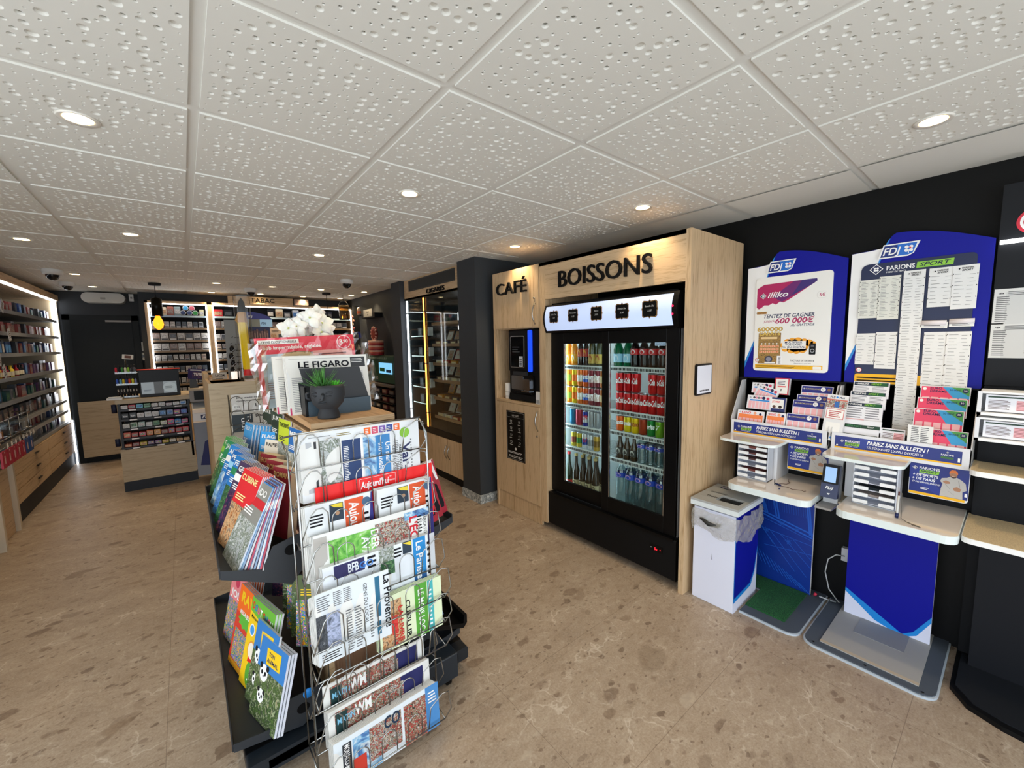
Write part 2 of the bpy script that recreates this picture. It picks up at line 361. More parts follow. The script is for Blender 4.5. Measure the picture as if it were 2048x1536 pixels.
mi_ = np.zeros(len(S_), dtype=np.int32); mi_[nt:] = 1; me.materials.append(TILE); me.materials.append(TBAR); me.update(calc_edges=True); me.polygons.foreach_set('material_index', mi_); me.polygons.foreach_set('use_smooth', np.concatenate(Sm + [np.zeros(6, dtype=bool)]))
co_ = bpy.data.objects.new('ceiling', me); COL.objects.link(co_); struct(co_)
DARKW = mat('0b0b0a', .6); GREYW = mat('32363a', .65)
XW = 2.945
b = MB(); b.box(XW, -2.2, 0, XW + .12, 3.42, CEIL, DARKW); struct(b.build('wall_right'))
b = MB(); b.box(2.32, 4.87, 0, XW + .12, 8.0, CEIL, GREYW); struct(b.build('wall_right_rear'))
b = MB(); b.box(-.42, 7.6, 0, 2.32, 8.02, CEIL, GREYW); b.box(-2.0, 7.92, 0, -.42, 8.02, CEIL, GREYW); struct(b.build('wall_back'))
b = MB(); b.box(-1.95, 4.4, 0, -1.83, 8.02, CEIL, GREYW)
WLIGHT = mat('d8d4cc', .7)
b.box(-1.95, -1.7, 0, -1.83, -.9, CEIL, WLIGHT); b.box(-1.95, 2.1, 0, -1.83, 4.4, CEIL, WLIGHT); b.box(-1.95, -.9, 2.2, -1.83, 2.1, CEIL, WLIGHT)
struct(b.build('wall_left'))
b = MB(); b.box(-1.83, -1.7, 2.2, XW, -1.58, CEIL, WLIGHT); b.box(2.3, -1.7, 0, XW, -1.58, 2.2, WLIGHT); struct(b.build('wall_front'))
ALU = mat('3c3f42', .4, .6)
b = MB()
for x in (-1.83, -.5, .9, 2.26): b.box(x, -1.68, 0, x + .05, -1.6, 2.2, ALU)
b.box(-1.83, -1.68, 2.15, 2.3, -1.6, 2.2, ALU); b.box(-1.83, -1.68, 0, 2.3, -1.6, .06, ALU)
struct(b.build('window_1'))
b = MB()
for y in (-.9, .6, 2.05): b.box(-1.93, y, 0, -1.85, y + .05, 2.2, ALU)
b.box(-1.93, -.9, 2.15, -1.85, 2.1, 2.2, ALU); b.box(-1.93, -.9, 0, -1.85, 2.1, .06, ALU)
struct(b.build('window_2'))
# pillar beside the cafe cabinet, its granite foot
b = MB(); b.box(2.11, 3.144, 0, XW, 3.45, CEIL, GREYW); struct(b.build('wall_pillar'))
t_ = NT('speckled_granite'); co = t_.n('ShaderNodeTexCoord').outputs['Object']
v_ = t_.n('ShaderNodeTexVoronoi', {'Vector': co, 'Scale': 60.}); n_ = t_.n('ShaderNodeSeparateColor', {0: v_.outputs['Color']}).outputs[0]
t_.l(t_.ramp(n_, [(0, '9aa0a0'), (.4, 'b8bcba'), (.7, '7d8382'), (.9, 'd0d2ce')], 'CONSTANT'), t_.b.inputs['Base Color']); GRAN = t_.m
b = MB(); b.box(2.1, 3.134, 0, 2.35, 3.46, .085, GRAN); struct(b.build('baseboard_pillar'))
b = MB(); b.box(2.15, 4.875, 0, 2.6, 5.15, CEIL, GREYW); struct(b.build('wall_pillar_rear'))
# black door in the back wall
d = thing('door_1', None, None, (-1.1, 7.9, 0)); struct(d)
DOORM = mat('14181a', .45)
MB().box(-1.13, 7.87, 0, -.53, 7.915, 1.93, DOORM).build('door_leaf', d, (-1.1, 7.9, 0))
MB().box(-1.2, 7.88, 0, -1.13, 7.92, 2.0, mat('202426', .5)).box(-.53, 7.88, 0, -.46, 7.92, 2.0, mat('202426', .5)).box(-1.2, 7.88, 1.93, -.46, 7.92, 2.0, mat('202426', .5)).build('door_frame', d, (-1.1, 7.9, 0))
MB().box(-.79, 7.83, 1.905, -.53, 7.87, 1.93, GREYL).build('door_closer', d)
# ---------------------------------------------------------- ceiling fixtures
spots = [(-.213, 2.04, 'recessed ceiling spotlight at upper left, the largest on the left half'), (.977, 2.04, 'recessed ceiling spotlight in the tile above the newspaper stand'), (2.19, .26, 'recessed ceiling spotlight above the betting boards at far right'),
 (2.17, 1.454, 'recessed ceiling spotlight just in front of the BOISSONS cabinet'), (2.17, 2.64, 'recessed ceiling spotlight just in front of the CAFE cabinet'), (-.213, 3.84, 'recessed ceiling spotlight left of centre in the third lit row'), (-.81, 4.4, 'recessed ceiling spotlight at the left edge, over the left shelving'),
 (.977, 3.84, 'recessed ceiling spotlight in the middle, before the CIGARES cabinet'), (-.8, 6.12, 'recessed ceiling spotlight beside the two dome cameras'), (-.8, 7.21, 'recessed ceiling spotlight just above the white air curtain'), (.38, 6.15, 'recessed ceiling spotlight above and left of the TABAC sign'),
 (.975, 6.17, 'recessed ceiling spotlight above the TABAC sign'), (1.56, 6.15, 'recessed ceiling spotlight right of the TABAC sign'), (2.15, 6.13, 'recessed ceiling spotlight by the grey rear wall'), (.38, 7.2, 'recessed ceiling spotlight left of the TABAC sign, close to the rear wall'),
 (.96, 7.1, 'recessed ceiling spotlight directly over the TABAC sign'), (1.54, 7.15, 'recessed ceiling spotlight at the right end of the TABAC sign'), (2.1, 7.15, 'recessed ceiling spotlight at the rear right corner'), (2.13, 6.66, 'recessed ceiling spotlight near the rear right corner, by the lantern')]
first = None
for (x, y, lab) in spots:
    if first is None:
        first = thing('ceiling_downlight', lab, 'ceiling light', (x, y, CEIL), 'recessed ceiling spotlights')
        MB(Matrix.Translation((x, y, CEIL))).lathe([(.036, -.001), (.052, -.006), (.056, 0.), (.036, .0005)], mat('e8e4da', .3), 24, caps=False).build('trim_ring', first, (x, y, CEIL))
        MB(Matrix.Translation((x, y, CEIL))).lathe([(0.0005, -.003), (.037, -.0032)], mat('ffdfa0', .5, emit=14.), 20).build('lamp_lens', first, (x, y, CEIL))
        ld = bpy.data.lights.new('spot_light', 'SPOT'); ld.energy = SPOT_W; ld.color = (1, .74, .44); ld.spot_size = math.radians(105); ld.spot_blend = .7; ld.shadow_soft_size = .035
        lo = bpy.data.objects.new('spot_light', ld); COL.objects.link(lo); lo.parent = first; lo.location = (0, 0, -.02)
    else: dup(first, (x, y, CEIL), label=lab)
def dome(x, y, lab, s=1.):
    t = thing('dome_camera', lab, 'camera', (x, y, CEIL), 'dome security cameras')
    M = Matrix.Translation((x, y, CEIL)) @ Matrix.Scale(s, 4)
    MB(M).lathe([(.07, 0), (.075, -.02), (.068, -.045), (.05, -.05), (.001, -.05)], mat('d9d9d6', .4), 28).build('housing', t, (x, y, CEIL))
    MB(M).lathe([(.05, -.048), (.047, -.068), (.034, -.088), (.015, -.099), (.001, -.1)], mat('15171a', .08, coat=.5), 24).build('lens_dome', t, (x, y, CEIL))
dome(-.92, 5.9, 'white dome security camera with dark lens, leftmost one above the left shelving'); dome(-.97, 6.9, 'white dome security camera, second from left and further back', .9)
dome(.77, 6.5, 'white dome security camera hanging in front of the TABAC sign'); dome(1.585, 5.1, 'white dome security camera in the middle, left of the CIGARES cabinet')
def pendant(x, y, lab, z, bulb=True):
    t = thing('pendant_lamp', lab, 'lamp', (x, y, CEIL))
    L = (x, y, CEIL); T = Matrix.Translation(L)
    MB(T).lathe([(.001, -.03), (.055, -.03), (.06, -.02), (.06, 0)], mat('1a1a1a', .5), 20).build('ceiling_rose', t, L)
    MB(T).cyl((0, 0, -.03), (0, 0, z - CEIL), .004, INK, 6).build('cord', t, L)
    if bulb:
        MB(T).lathe([(.02, .02), (.052, .0), (.052, -.2), (.048, -.2), (.048, -.01), (.001, -.01)], mat('14140f', .3, .5), 24, (0, 0, z - CEIL)).build('lamp_socket', t, L)
        MB(T).lathe([(.001, -.16), (.014, -.18), (.02, -.2), (.045, -.26), (.05, -.3), (.036, -.34), (.012, -.36), (.001, -.362)], mat('ff8c1a', .3, emit=2.2), 20, (0, 0, z - CEIL)).build('bulb', t, L)
        MB(T).lathe([(.001, -.24), (.016, -.25), (.018, -.31), (.001, -.32)], mat('ffe0a0', .3, emit=12.), 10, (0, 0, z - CEIL)).build('filament', t, L)
pendant(-.2, 6.5, 'pendant lamp with black socket and glowing orange bulb above the counter', 2.12)
# wall items
b = MB()
b.rbox(-.98, 2.155, -.56, 2.285, 7.72, 7.915, .06, mat('c9cac6', .5), 'y', 6).box(-.8, 7.715, 2.2, -.75, 7.72, 2.225, mat('9a9b98', .5))
tag(b.build('air_curtain', bevel=.02), 'white rounded air curtain unit mounted over the black door', 'air curtain')
tag(MB().box(-.53, 7.88, 2.2, -.48, 7.92, 2.3, WHT).box(-.515, 7.875, 2.235, -.495, 7.88, 2.26, GREYL).build('motion_sensor', bevel=.004), 'small white motion sensor box beside the air curtain', 'sensor')
tag(MB().box(-.455, 7.9, 1.5, -.40, 7.92, 1.63, mat('c8c8c4', .5)).lathe([(.001, 0), (.014, 0)], GREYL, 12).build('wall_switch'), 'narrow white wall switch beside the lit tobacco shelves', 'switch')
tag(MB().box(-.49, 7.895, 1.37, -.39, 7.92, 1.48, mat('d0d0cc', .5)).box(-.47, 7.893, 1.41, -.41, 7.895, 1.45, mat('3a3d3a', .3)).build('thermostat'), 'white square wall thermostat below the wall switch', 'thermostat')
tag(MB().box(-1.13, 7.72, .1, -.6, 7.76, .845, OAKG).build('half_door'), 'low pale wooden half door closing the gap left of the counter', 'door panel')
# ============================================================ CAFE + BOISSONS JOINERY
XF = 2.235
t = thing('drinks_cabinet', 'tall oak cabinet housing marked CAFE and BOISSONS around the coffee machine and fridge', 'cabinet', (2.5, 2.1, 0))
b = MB()
b.box(XF, 1.184, 0, 2.90, 1.215, 2.145, OAK)                       # right side panel
b.box(XF, 3.02, 0, 2.90, 3.045, 2.145, OAK)
b.box(XF, 2.36, .045, 2.90, 2.43, 2.145, OAK)                      # divider
b.box(XF, 1.215, 1.86, XF + .03, 2.36, 2.145, OAKH)                # BOISSONS header
b.box(XF, 1.215, 2.12, 2.90, 3.02, 2.145, OAKH)
b.box(XF + .01, 2.43, 0, XF + .03, 3.02, .155, OAK)
b.box(2.87, 1.215, 0, 2.90, 3.02, 2.12, BLK)
b.box(XF + .0, 2.43, 1.0, 2.87, 3.02, 1.022, OAKH)                 # niche floor
b.box(XF + .03, 2.43, 1.645, 2.87, 3.02, 1.66, OAK)
b.box(2.7, 2.43, 1.02, 2.715, 3.02, 1.645, OAK)
b.build('carcass', t)
def door_h(parent, name, y0, y1, z0, z1, hy, hz0, hz1, lz):
    d = MB().box(XF - .004, y0 + .003, z0 + .003, XF + .016, y1 - .003, z1 - .003, OAK).build(name, parent)
    zs = (hz0, hz1); pts = []
    for k in range(9):
        a = k / 8; pts.append((XF - .004 - .03 * math.sin(PI * a) - .002, hy, hz0 + (hz1 - hz0) * a))
    MB().sweep(pts, .005, CHR, 8).build('handle', d)
    MB(frame((XF - .005, hy + .01, lz), 'W')).lathe([(.001, 0.003), (.009, .003), (.009, 0)], CHR, 12).build('lock', d)
    return d
door_h(t, 'upper_door', 2.43, 3.045, 1.65, 2.145, 2.475, 1.675, 1.845, 1.885)
door_h(t, 'lower_door', 2.43, 3.03, .16, 1.0, 2.455, .80, .97, .755)
b = MB(frame((XF - .004, 2.97, 0), 'W')); b.txt('CAFÉ', .0, 1.945, .10, BLKM, .012, w=.405, bold=.004, ext=.008); b.build('cafe_lettering', t)
b = MB(frame((XF, 2.2, 0), 'W')); b.txt('BOISSONS', .0, 1.935, .118, BLKM, .012, w=.78, bold=.005, ext=.008); b.build('boissons_lettering', t)
# menu sheet on lower door
b = MB(frame((XF - .0052, 2.87, .49), 'W')); b.box(0, 0, 0, .25, .44, .003, BLK)
WL = mat('d8d8d4', .6)
for (x, y, w, h) in ((.008, .008, .234, .0015), (.008, .43, .234, .0015), (.008, .008, .0015, .423), (.24, .008, .0015, .423)): b.rect(x, y, w, h, WL, .0036)
b.txt('LES CAFÉS', .125, .395, .014, WL, .004, 'c', bold=.02); b.rect(.01, .385, .23, .001, WL, .0036)
for r in range(4):
    for c in (.065, .18):
        y = .345 - r * .062; b.poly([(c - .014, y + .012), (c - .010, y - .008), (c + .010, y - .008), (c + .014, y + .012)], WL, .0036); b.poly([(c - .011, y + .009), (c - .008, y - .005), (c + .008, y - .005), (c + .011, y + .009)], BLK, .004); b.lines(c - .022, y - .026, .044, .01, 1, WL, .0036)
b.disc(.125, .105, .012, WL, .0036); b.lines(.02, .06, .21, .02, 2, WL, .0036); b.lines(.03, .02, .19, .025, 2, WL, .0036, cols=3)
tag(b.build('coffee_menu'), 'black coffee menu sheet with white cup drawings on the lower oak door', 'menu')
# blank framed plate on side panel
b = MB(frame((2.305, 1.1832, 1.203), 'S')); b.rbox(0, 0, .19, .184, 0, .012, .012, BLK, seg=3).rbox(.01, .01, .18, .174, .012, .0135, .006, mat('e6e9f2', .3))
b.lines(.04, .018, .11, .02, 1, INK, .0142, jag=0., cols=8, gap=.004)
tag(b.build('wall_plate'), 'small white plate with black frame on the side of the oak BOISSONS cabinet', 'sign')
# ------------------------------------------------------------ coffee machine
t = thing('coffee_machine', 'black coffee machine with blue light strip and steel cup bay in the oak niche', 'coffee machine', (2.45, 2.62, 1.022))
b = MB(); b.box(2.27, 2.445, 1.03, 2.66, 2.865, 1.64, BLKM).box(2.262, 2.445, 1.28, 2.275, 2.865, 1.635, BLK)
b.prism([(2.252, 1.028), (2.66, 1.028), (2.66, 1.06), (2.262, 1.085)], 2.45, 2.86, BLK, 'y'); b.build('body', t, bevel=.006)
F = frame((2.262, 2.865, 1.022), 'W')
b = MB(F); b.rbox(.03, .29, .215, .565, 0, .004, .012, CHR).rbox(.037, .297, .208, .558, .004, .0055, .008, mat('0a0b0d', .08)); b.lines(.06, .42, .1, .06, 3, mat('34373c', .4), .007); b.rect(.15, .3, .05, .09, mat('c8ccd2', .4), .0075); b.lines(.155, .31, .04, .06, 4, INK, .008); b.build('touch_panel', t)
MB(F).rbox(.27, .262, .318, .61, 0, .010, .012, mat('1340e0', .3, emit=1.0)).build('blue_light_strip', t)
b = MB(F); ST = mat('b9bcc0', .18, 1.)
b.rbox(.03, .065, .33, .235, 0, .003, .02, mat('4b4e52', .2, 1.)).rbox(.04, .1, .2, .222, .003, .006, .01, ST).rbox(.215, .1, .3, .2, .003, .022, .02, ST).box(.2, .088, .003, .3, .1, .03, ST).box(.045, .07, .003, .31, .082, .012, BLK).box(.08, .228, 0, .26, .26, .02, mat('2a2c2f', .3))
b.build('cup_bay', t)
c = MB().lathe([(.034, 0), (.036, .14), (.001, .141)], mat('eceae6', .5), 20, (2.31, 2.93, 1.023)).lathe([(.037, .02), (.0375, .024), (.037, .028)], mat('c8c6c0', .5), 20, (2.31, 2.93, 1.023), caps=False).lathe([(.037, .06), (.0375, .064), (.037, .068)], mat('c8c6c0', .5), 20, (2.31, 2.93, 1.023), caps=False)
tag(c.build('paper_cup_stack'), 'upturned stack of white paper cups left of the coffee machine', 'cups')
b = MB().box(2.2365, 2.436, 1.0235, 2.2505, 2.485, 1.125, mat('dcdad6', .6)).box(2.236, 2.44, 1.03, 2.2365, 2.48, 1.06, mat('9a9a98', .6)); tag(b.build('sugar_box'), 'small white box standing right of the coffee machine', 'box')
# ------------------------------------------------------------ FRIDGE
FX = 2.27
t = thing('drinks_fridge', 'large black double door drinks fridge with lit white header under BOISSONS', 'fridge', (2.55, 1.8, 0))
L0, L1 = 1.262, 2.352       # y range
FI = mat('e4ecee', .5)
b = MB()
b.box(FX + .03, L0, .10, 2.85, L0 + .03, 1.83, mat('9a9da0', .4)); b.box(FX + .03, L1 - .03, .10, 2.85, L1, 1.83, BLKM); b.box(2.82, L0, .1, 2.85, L1, 1.83, BLKM); b.box(FX + .03, L0, 1.78, 2.85, L1, 1.83, BLKM)
b.box(FX + .04, L0 + .03, .31, 2.82, L1 - .03, .345, FI)
b.box(2.80, L0 + .03, .345, 2.82, L1 - .03, 1.6, FI).box(FX + .09, L0 + .03, .345, 2.8, L0 + .04, 1.6, FI).box(FX + .09, L1 - .04, .345, 2.8, L1 - .03, 1.6, FI).box(FX + .05, L0 + .03, 1.6, 2.8, L1 - .03, 1.62, FI)
b.box(FX + .05, L0 + .03, 1.62, 2.8, L1 - .03, 1.78, BLKM)
b.build('cabinet_body', t)
b = MB(); b.rbox(FX - .02, .045, 2.85, .31, L0 - .02, L1 + .004, .012, BLKM, 'y', 3); b.box(FX - .024, L0, .295, FX - .0, L1, .315, BLK)
b.box(FX - .022, 1.33, .19, FX - .019, 1.42, .235, BLK); g = b.build('base_cover', t)
b = MB(frame((FX - .022, 1.42, .19), 'W')); b.txt('5c', .035, .012, .016, mat('ff2030', .4, emit=2.), .001, bold=.02); b.disc(.012, .022, .003, mat('d8d8d8', .4), .001); b.disc(.075, .022, .003, mat('ff2030', .4, emit=1.5), .001); b.build('thermostat_display', t)
for y in (L0 + .05, L1 - .05):
    for x in (FX + .07, 2.78): MB().cyl((x, y - .012, .024), (x, y + .012, .024), .024, BLK, 14).box(x - .015, y - .016, .02, x + .015, y + .016, .05, BLKM).build('castor', t)
for (nm, y0, y1, g0, g1, fx) in (('sliding_door', 1.79, L1, 1.823, 2.222, FX + .02), ('sliding_door', L0, 1.83, 1.343, 1.775, FX)):
    b = MB(); b.box(fx, y0, .32, fx + .02, g0, 1.6, BLK).box(fx, g1, .32, fx + .02, y1, 1.6, BLK).box(fx, g0, .32, fx + .02, g1, .43, BLK).box(fx, g0, 1.515, fx + .02, g1, 1.6, BLK)
    b.box(fx + .004, g0 + .0, .425, fx + .018, g0 + .008, 1.52, CHR).box(fx + .004, g1 - .008, .425, fx + .018, g1, 1.52, CHR)
    d = b.build(nm, t, bevel=.002)
    MB().box(fx + .009, g0, .43, fx + .013, g1, 1.515, GLASS).build('pane', d)
b = MB(frame((FX - .001, 1.42, 1.497), 'W')); b.rect(0, 0, .072, .02, mat('a9c8dc', .5)).txt('FRIGOGE', .036, .005, .01, NAVY, .0008, 'c', bold=.02, w=.064); b.build('door_sticker', t)
# header light box: slightly bowed
HX = 2.232; b = MB(); prof = [(FX + .03, 1.6)] + [(HX - .03 * math.sin(PI * k / 8), 1.600 + .212 * k / 8) for k in range(9)] + [(FX + .03, 1.814)]
b.prism(prof, 1.243, 2.352, BLK, 'y')
b.build('header_housing', t)
b = MB(); pf = [(HX - .003 - .03 * math.sin(PI * (k * .86 + .6) / 8), 1.600 + .212 * (k * .86 + .6) / 8) for k in range(9)]
LB = mat('b4c4e4', .25, emit=.55)
vs = [(p[0], y, p[1]) for y in (1.275, 2.33) for p in pf]; b.add(vs, [(k, k + 1, 9 + k + 1, 9 + k) for k in range(8)], LB, True); b.build('header_light_panel', t)
b = MB(frame((HX - .028, L0 + .005, 1.715), 'W'))
for z in (.01, -.035): b.disc(0, z, .006, mat('ff2050', .4, emit=1.5), .008)
b.build('indicator_lights', t)
names = ['Soda can 1,20', 'Petit Eau 1,00', 'Sirop', 'Grande Eau 2,00', 'Bouteille 500ml']
labs = [('Soda Can', '1.50'), ('Petite Eau', '1.00'), ('Bière', '3.50'), ('Grande Eau', '2.00'), ('Bouteille 50cl', '2.50')]
for i, (y, h) in enumerate(((2.28, .04), (2.08, .041), (1.862, .043), (1.65, .044), (1.447, .046))):
    b = MB(frame((HX - .0345, y * .978, 1.718), 'W')); w = h
    pts = []
    for (a, c) in ((1, 1), (-1, 1), (-1, -1), (1, -1)):
        pass
    q = [(w, h * .8), (w * .8, h), (w * .15, h * .92), (0, h * 1.12), (-w * .15, h * .92), (-w * .8, h), (-w, h * .8), (-w * 1.0, h * .2), (-w * 1.1, 0), (-w, -h * .2), (-w, -h * .8), (-w * .8, -h), (-w * .15, -h * .92), (0, -h * 1.12), (w * .15, -h * .92), (w * .8, -h), (w, -h * .8), (w, -h * .2), (w * 1.1, 0), (w, h * .2)]
    b.prism([(p[0] * 1.12, p[1] * 1.12) for p in q], -.001, .0006, mat('8a6a3a', .5)); b.prism(q, .0006, .0012, BLK)
    for k, s_ in enumerate(labs[i]): b.txt(s_, 0, .012 - k * .026, .011, WL, .0018, 'c', w=min(.062, .007 * len(s_)), shear=.3)
    tag(b.build('price_label'), ['first', 'second', 'third', 'fourth', 'fifth'][i] + ' black price label from the left on the fridge header', 'label', 'black price labels on the fridge header')
# interior: light tubes, shelves
MB().box(FX + .05, 2.255, .40, FX + .075, 2.31, 1.56, mat('dff6ff', .4, emit=7.)).build('light_tube', t)
MB().box(FX + .045, 1.842, .40, FX + .06, 1.86, 1.56, mat('dff6ff', .4, emit=3.)).build('light_tube', t)
b = MB(); b.box(2.5, 1.3, 1.585, 2.53, 2.3, 1.6, mat('eef6ff', .4, emit=6.)); b.build('light_tube', t)
SHW = mat('dfe3e3', .4)
def FZ(z): return 1.535 - (1.535 - z) * 1.042
def fshelf(y0, y1, z):
    b = MB()
    b.box(FX + .085, y0, z - .022, FX + .09, y1, z + .012, SHW)
    n = int((y1 - y0) / .011)
    for k in range(n):
        y = y0 + (y1 - y0) * (k + .5) / n; b.box(FX + .083, y - .0028, z - .016, FX + .0851, y + .0028, z + .002, INK)
    for k in range(int((y1 - y0) / .022) + 1):
        y = y0 + .022 * k; b.box(FX + .09, y, z - .004, 2.79, y + .004, z, SHW)
    b.build('wire_shelf', t)
for z in (1.345, 1.06, .895, .725): fshelf(1.865, 2.305, FZ(z))
for z in (1.35, 1.055, .912, .722): fshelf(1.305, 1.84, FZ(z))
# ---- cans and bottles
AL = mat('c4c6c8', .3, 1.)
def can_proto(kind, label, colA, colB, txt=None, tc=None, h=.115, r=.033, band=None):
    t = thing(kind, label, 'can', (0, 0, 0))
    b = MB(); b.lathe([(r * .78, 0), (r, .006), (r, h - .012)], mat(colA, .28, .35), 16, caps=False)
    if band: b.lathe([(r + .0004, h * .25), (r + .0004, h * .62)], mat(colB, .28, .2), 16, caps=False)
    if txt:
        vs, fs, x0, x1 = glyphs(txt, .03, .25); k = h * .27 / CAPH; W_ = (x1 - x0) * k; sc = min(1., .075 / W_)
        out = []
        for v in vs:
            a = ((v.x - x0) * k - W_ / 2) * sc / (r + .0008); out.append((-math.cos(a) * (r + .0008), -math.sin(a) * (r + .0008), h * .42 + v.y * k))
        b.add(out, fs, mat(tc or 'ffffff', .4))
    b.build('can_body', t)
    MB().lathe([(r, h - .012), (r * .84, h), (r * .8, h - .002), (.001, h - .003)], AL, 16, caps=False).lathe([(.001, 0.001), (r * .78, 0)], AL, 16, caps=False).build('can_lid', t)
    return t
def bottle_proto(kind, label, prof, body, lab=None, lz=None, lr=None, cap='2a5ac0', cr=.014, ch=.018, rings=False, clearm=None):
    t = thing(kind, label, 'bottle', (0, 0, 0))
    MB().lathe(prof, clearm or mat(body, .12, coat=.3), 18, caps=False).lathe([(.001, 0.001), (prof[0][0], prof[0][1])], clearm or mat(body, .12, coat=.3), 18, caps=False).build('bottle_body', t)
    H_ = prof[-1][1]
    MB().lathe([(cr, H_ - ch * .5), (cr, H_ + ch * .5), (.001, H_ + ch * .5)], mat(cap, .4), 14).build('cap', t)
    if lab:
        b = MB(); b.lathe([(lr, lz[0]), (lr, lz[1])], mat(lab[0], .5), 18, caps=False); zm = (lz[0] + lz[1]) / 2; hh = (lz[1] - lz[0]) * .4
        if len(lab) > 1:
            out = []; n = 12
            for k in range(n):
                a = 2 * PI * k / n; th = .55 * math.cos(a); out.append((-(lr + .0006) * math.cos(th), -(lr + .0006) * math.sin(th), zm + hh * math.sin(a)))
            b.add(out, [tuple(range(n))], mat(lab[1], .5))
        b.build('paper_label', t)
    return t
fridge_row = {'top': 'top fridge shelf', 'cans': 'second fridge shelf', 'third': 'third fridge shelf', 'fourth': 'fourth fridge shelf', 'floor': 'fridge floor'}
class Stock:
    def __init__(s, mk, name, label_fn, group): s.mk = mk; s.p = None; s.n = 0; s.lf = label_fn; s.g = group
    def put(s, x, y, z, label=None, group=None, rz=0.):
        y = y * 1.055; z = z if z < .4 else FZ(z) + .001
        g = group or s.g
        if s.p is None:
            s.p = s.mk(); o = s.p; o.location = (x, y, z); o.rotation_euler = (0, 0, rz); o['group'] = g
            if label: o['label'] = label
        else: o = dup(s.p, (x, y, z), rz, label, g)
        return o
X0 = FX + .125
def row(stock, y0, n, dy, z, labelf, group, rows=1, dx=.07, x0=X0):
    for k in range(n):
        for r in range(rows): stock.put(x0 + dx * r, y0 - dy * k, z, labelf(k, r), group, random.uniform(-.3, .3))
ordn = ['first', 'second', 'third', 'fourth', 'fifth', 'sixth', 'seventh', 'eighth', 'ninth', 'tenth', 'eleventh', 'twelfth']
# second shelf right: red cola cans, two high
cola = Stock(lambda: can_proto('soda_can', 'x', 'c8101a', 'c8101a', 'Coca-Cola', 'ffffff', .138, .0318), 'soda_can', None, 'red cola cans')
for k in range(7):
    y = 1.672 - .061 * k
    cola.put(X0, y, 1.06, ordn[k] + ' red cola can from the left in the lower layer of the second fridge shelf', 'red cola cans on the second shelf, right door', random.uniform(-.35, .35))
    if k != 3: cola.put(X0, y, 1.194, ordn[k] + ' red cola can from the left in the upper layer of the second fridge shelf', 'red cola cans on the second shelf, right door', random.uniform(-.35, .35))
    else: cola.put(X0 + .065, y, 1.06, 'red cola can set back behind the gap in the upper cola row', 'red cola cans on the second shelf, right door')
# second shelf left: fruit tins and orange/peach cans two high
cols = [('f08a1c', 'yellow orange', '9ac43a', None), ('e8c81e', 'yellow', 'e86a1c', None), ('e87a2c', 'orange', 'e8e0d0', 'Oasis'), ('d8581c', 'deep orange', '2b5ac0', 'Fanta'), ('8a2a3a', 'dark red', 'c8b0b0', 'Cherry'), ('7a2434', 'maroon', 'e0c8c0', 'Dr'), ('c8702a', 'amber', 'e8d0a0', None)]
for k, (a, nm, bb, tx) in enumerate(cols):
    s = Stock(lambda: can_proto('soda_can', 'x', a, bb, tx, 'ffffff', .138, .0272, band=True), 'soda_can', None, 'x')
    for l in (0, 1): s.put(X0, 2.13 - .053 * k, 1.067 + .134 * l, '%s soda can, %s from left, %s layer, behind the left fridge door' % (nm, ordn[k], ('lower', 'upper')[l]), 'stacked soda cans on the second shelf, left door', random.uniform(-.3, .3))
# top shelf
s = Stock(lambda: bottle_proto('juice_bottle', 'x', [(.022, .0), (.024, .005), (.025, .14), (.012, .18), (.012, .195)], 'e8901c', ('f0b020', 'f4f0e0'), (.03, .09), .0248, 'e8a020'), '', None, 'x')
for k in range(2): s.put(X0, 2.14 - .055 * k, 1.352, 'orange juice bottle, %s from the left on the top fridge shelf' % ordn[k], 'juice bottles on the top shelf')
s = Stock(lambda: bottle_proto('juice_bottle', 'x', [(.022, .0), (.024, .005), (.024, .13), (.014, .17), (.014, .19)], '2a1c1c', ('b8342c', 'e8a83a'), (.07, .13), .0248, '1c1c1c'), '', None, 'x')
for k in range(2): s.put(X0, 2.025 - .052 * k, 1.352, 'dark juice bottle with red label, %s of two on the top fridge shelf' % ordn[k], 'dark juice bottles on the top shelf')
s = Stock(lambda: bottle_proto('tea_bottle', 'x', [(.027, .0), (.03, .005), (.03, .13), (.022, .17), (.022, .185)], '3a3a1c', ('c8a84a', 'a83a2a'), (.02, .09), .0308, 'c8c43a', .022), '', None, 'x')
for k in range(2): s.put(X0, 1.915 - .066 * k, 1.352, 'iced tea bottle with tan label, %s of two, left fridge door, top shelf' % ordn[k], 'tea bottles on the top shelf')
s = Stock(lambda: bottle_proto('water_bottle', 'x', [(.03, .0), (.034, .005), (.034, .12), (.014, .175), (.014, .195)], '0f7a4a', ('9fd0e8', 'e8f4f8'), (.03, .09), .0348, '2f9a5a', clearm=mat('0f6a40', .1, trans=.3)), '', None, 'x')
for k in range(2): s.put(X0 + (.0, .01, .03)[k], 1.69 - .07 * k, 1.357, 'green sparkling water bottle, %s from the left on the right top shelf' % ordn[k], 'green bottles on the top shelf')
s = Stock(lambda: bottle_proto('cola_bottle', 'x', [(.03, .0), (.032, .005), (.032, .05), (.029, .07), (.032, .13), (.014, .175), (.014, .195)], '1c0c0a', ('c8141c', 'f4f0f0'), (.085, .125), .033, 'c8141c'), '', None, 'x')
for k in range(4): s.put(X0, 1.56 - .066 * k, 1.357, 'cola bottle with red label, %s from the left on the right top shelf' % ordn[k], 'cola bottles on the top shelf')
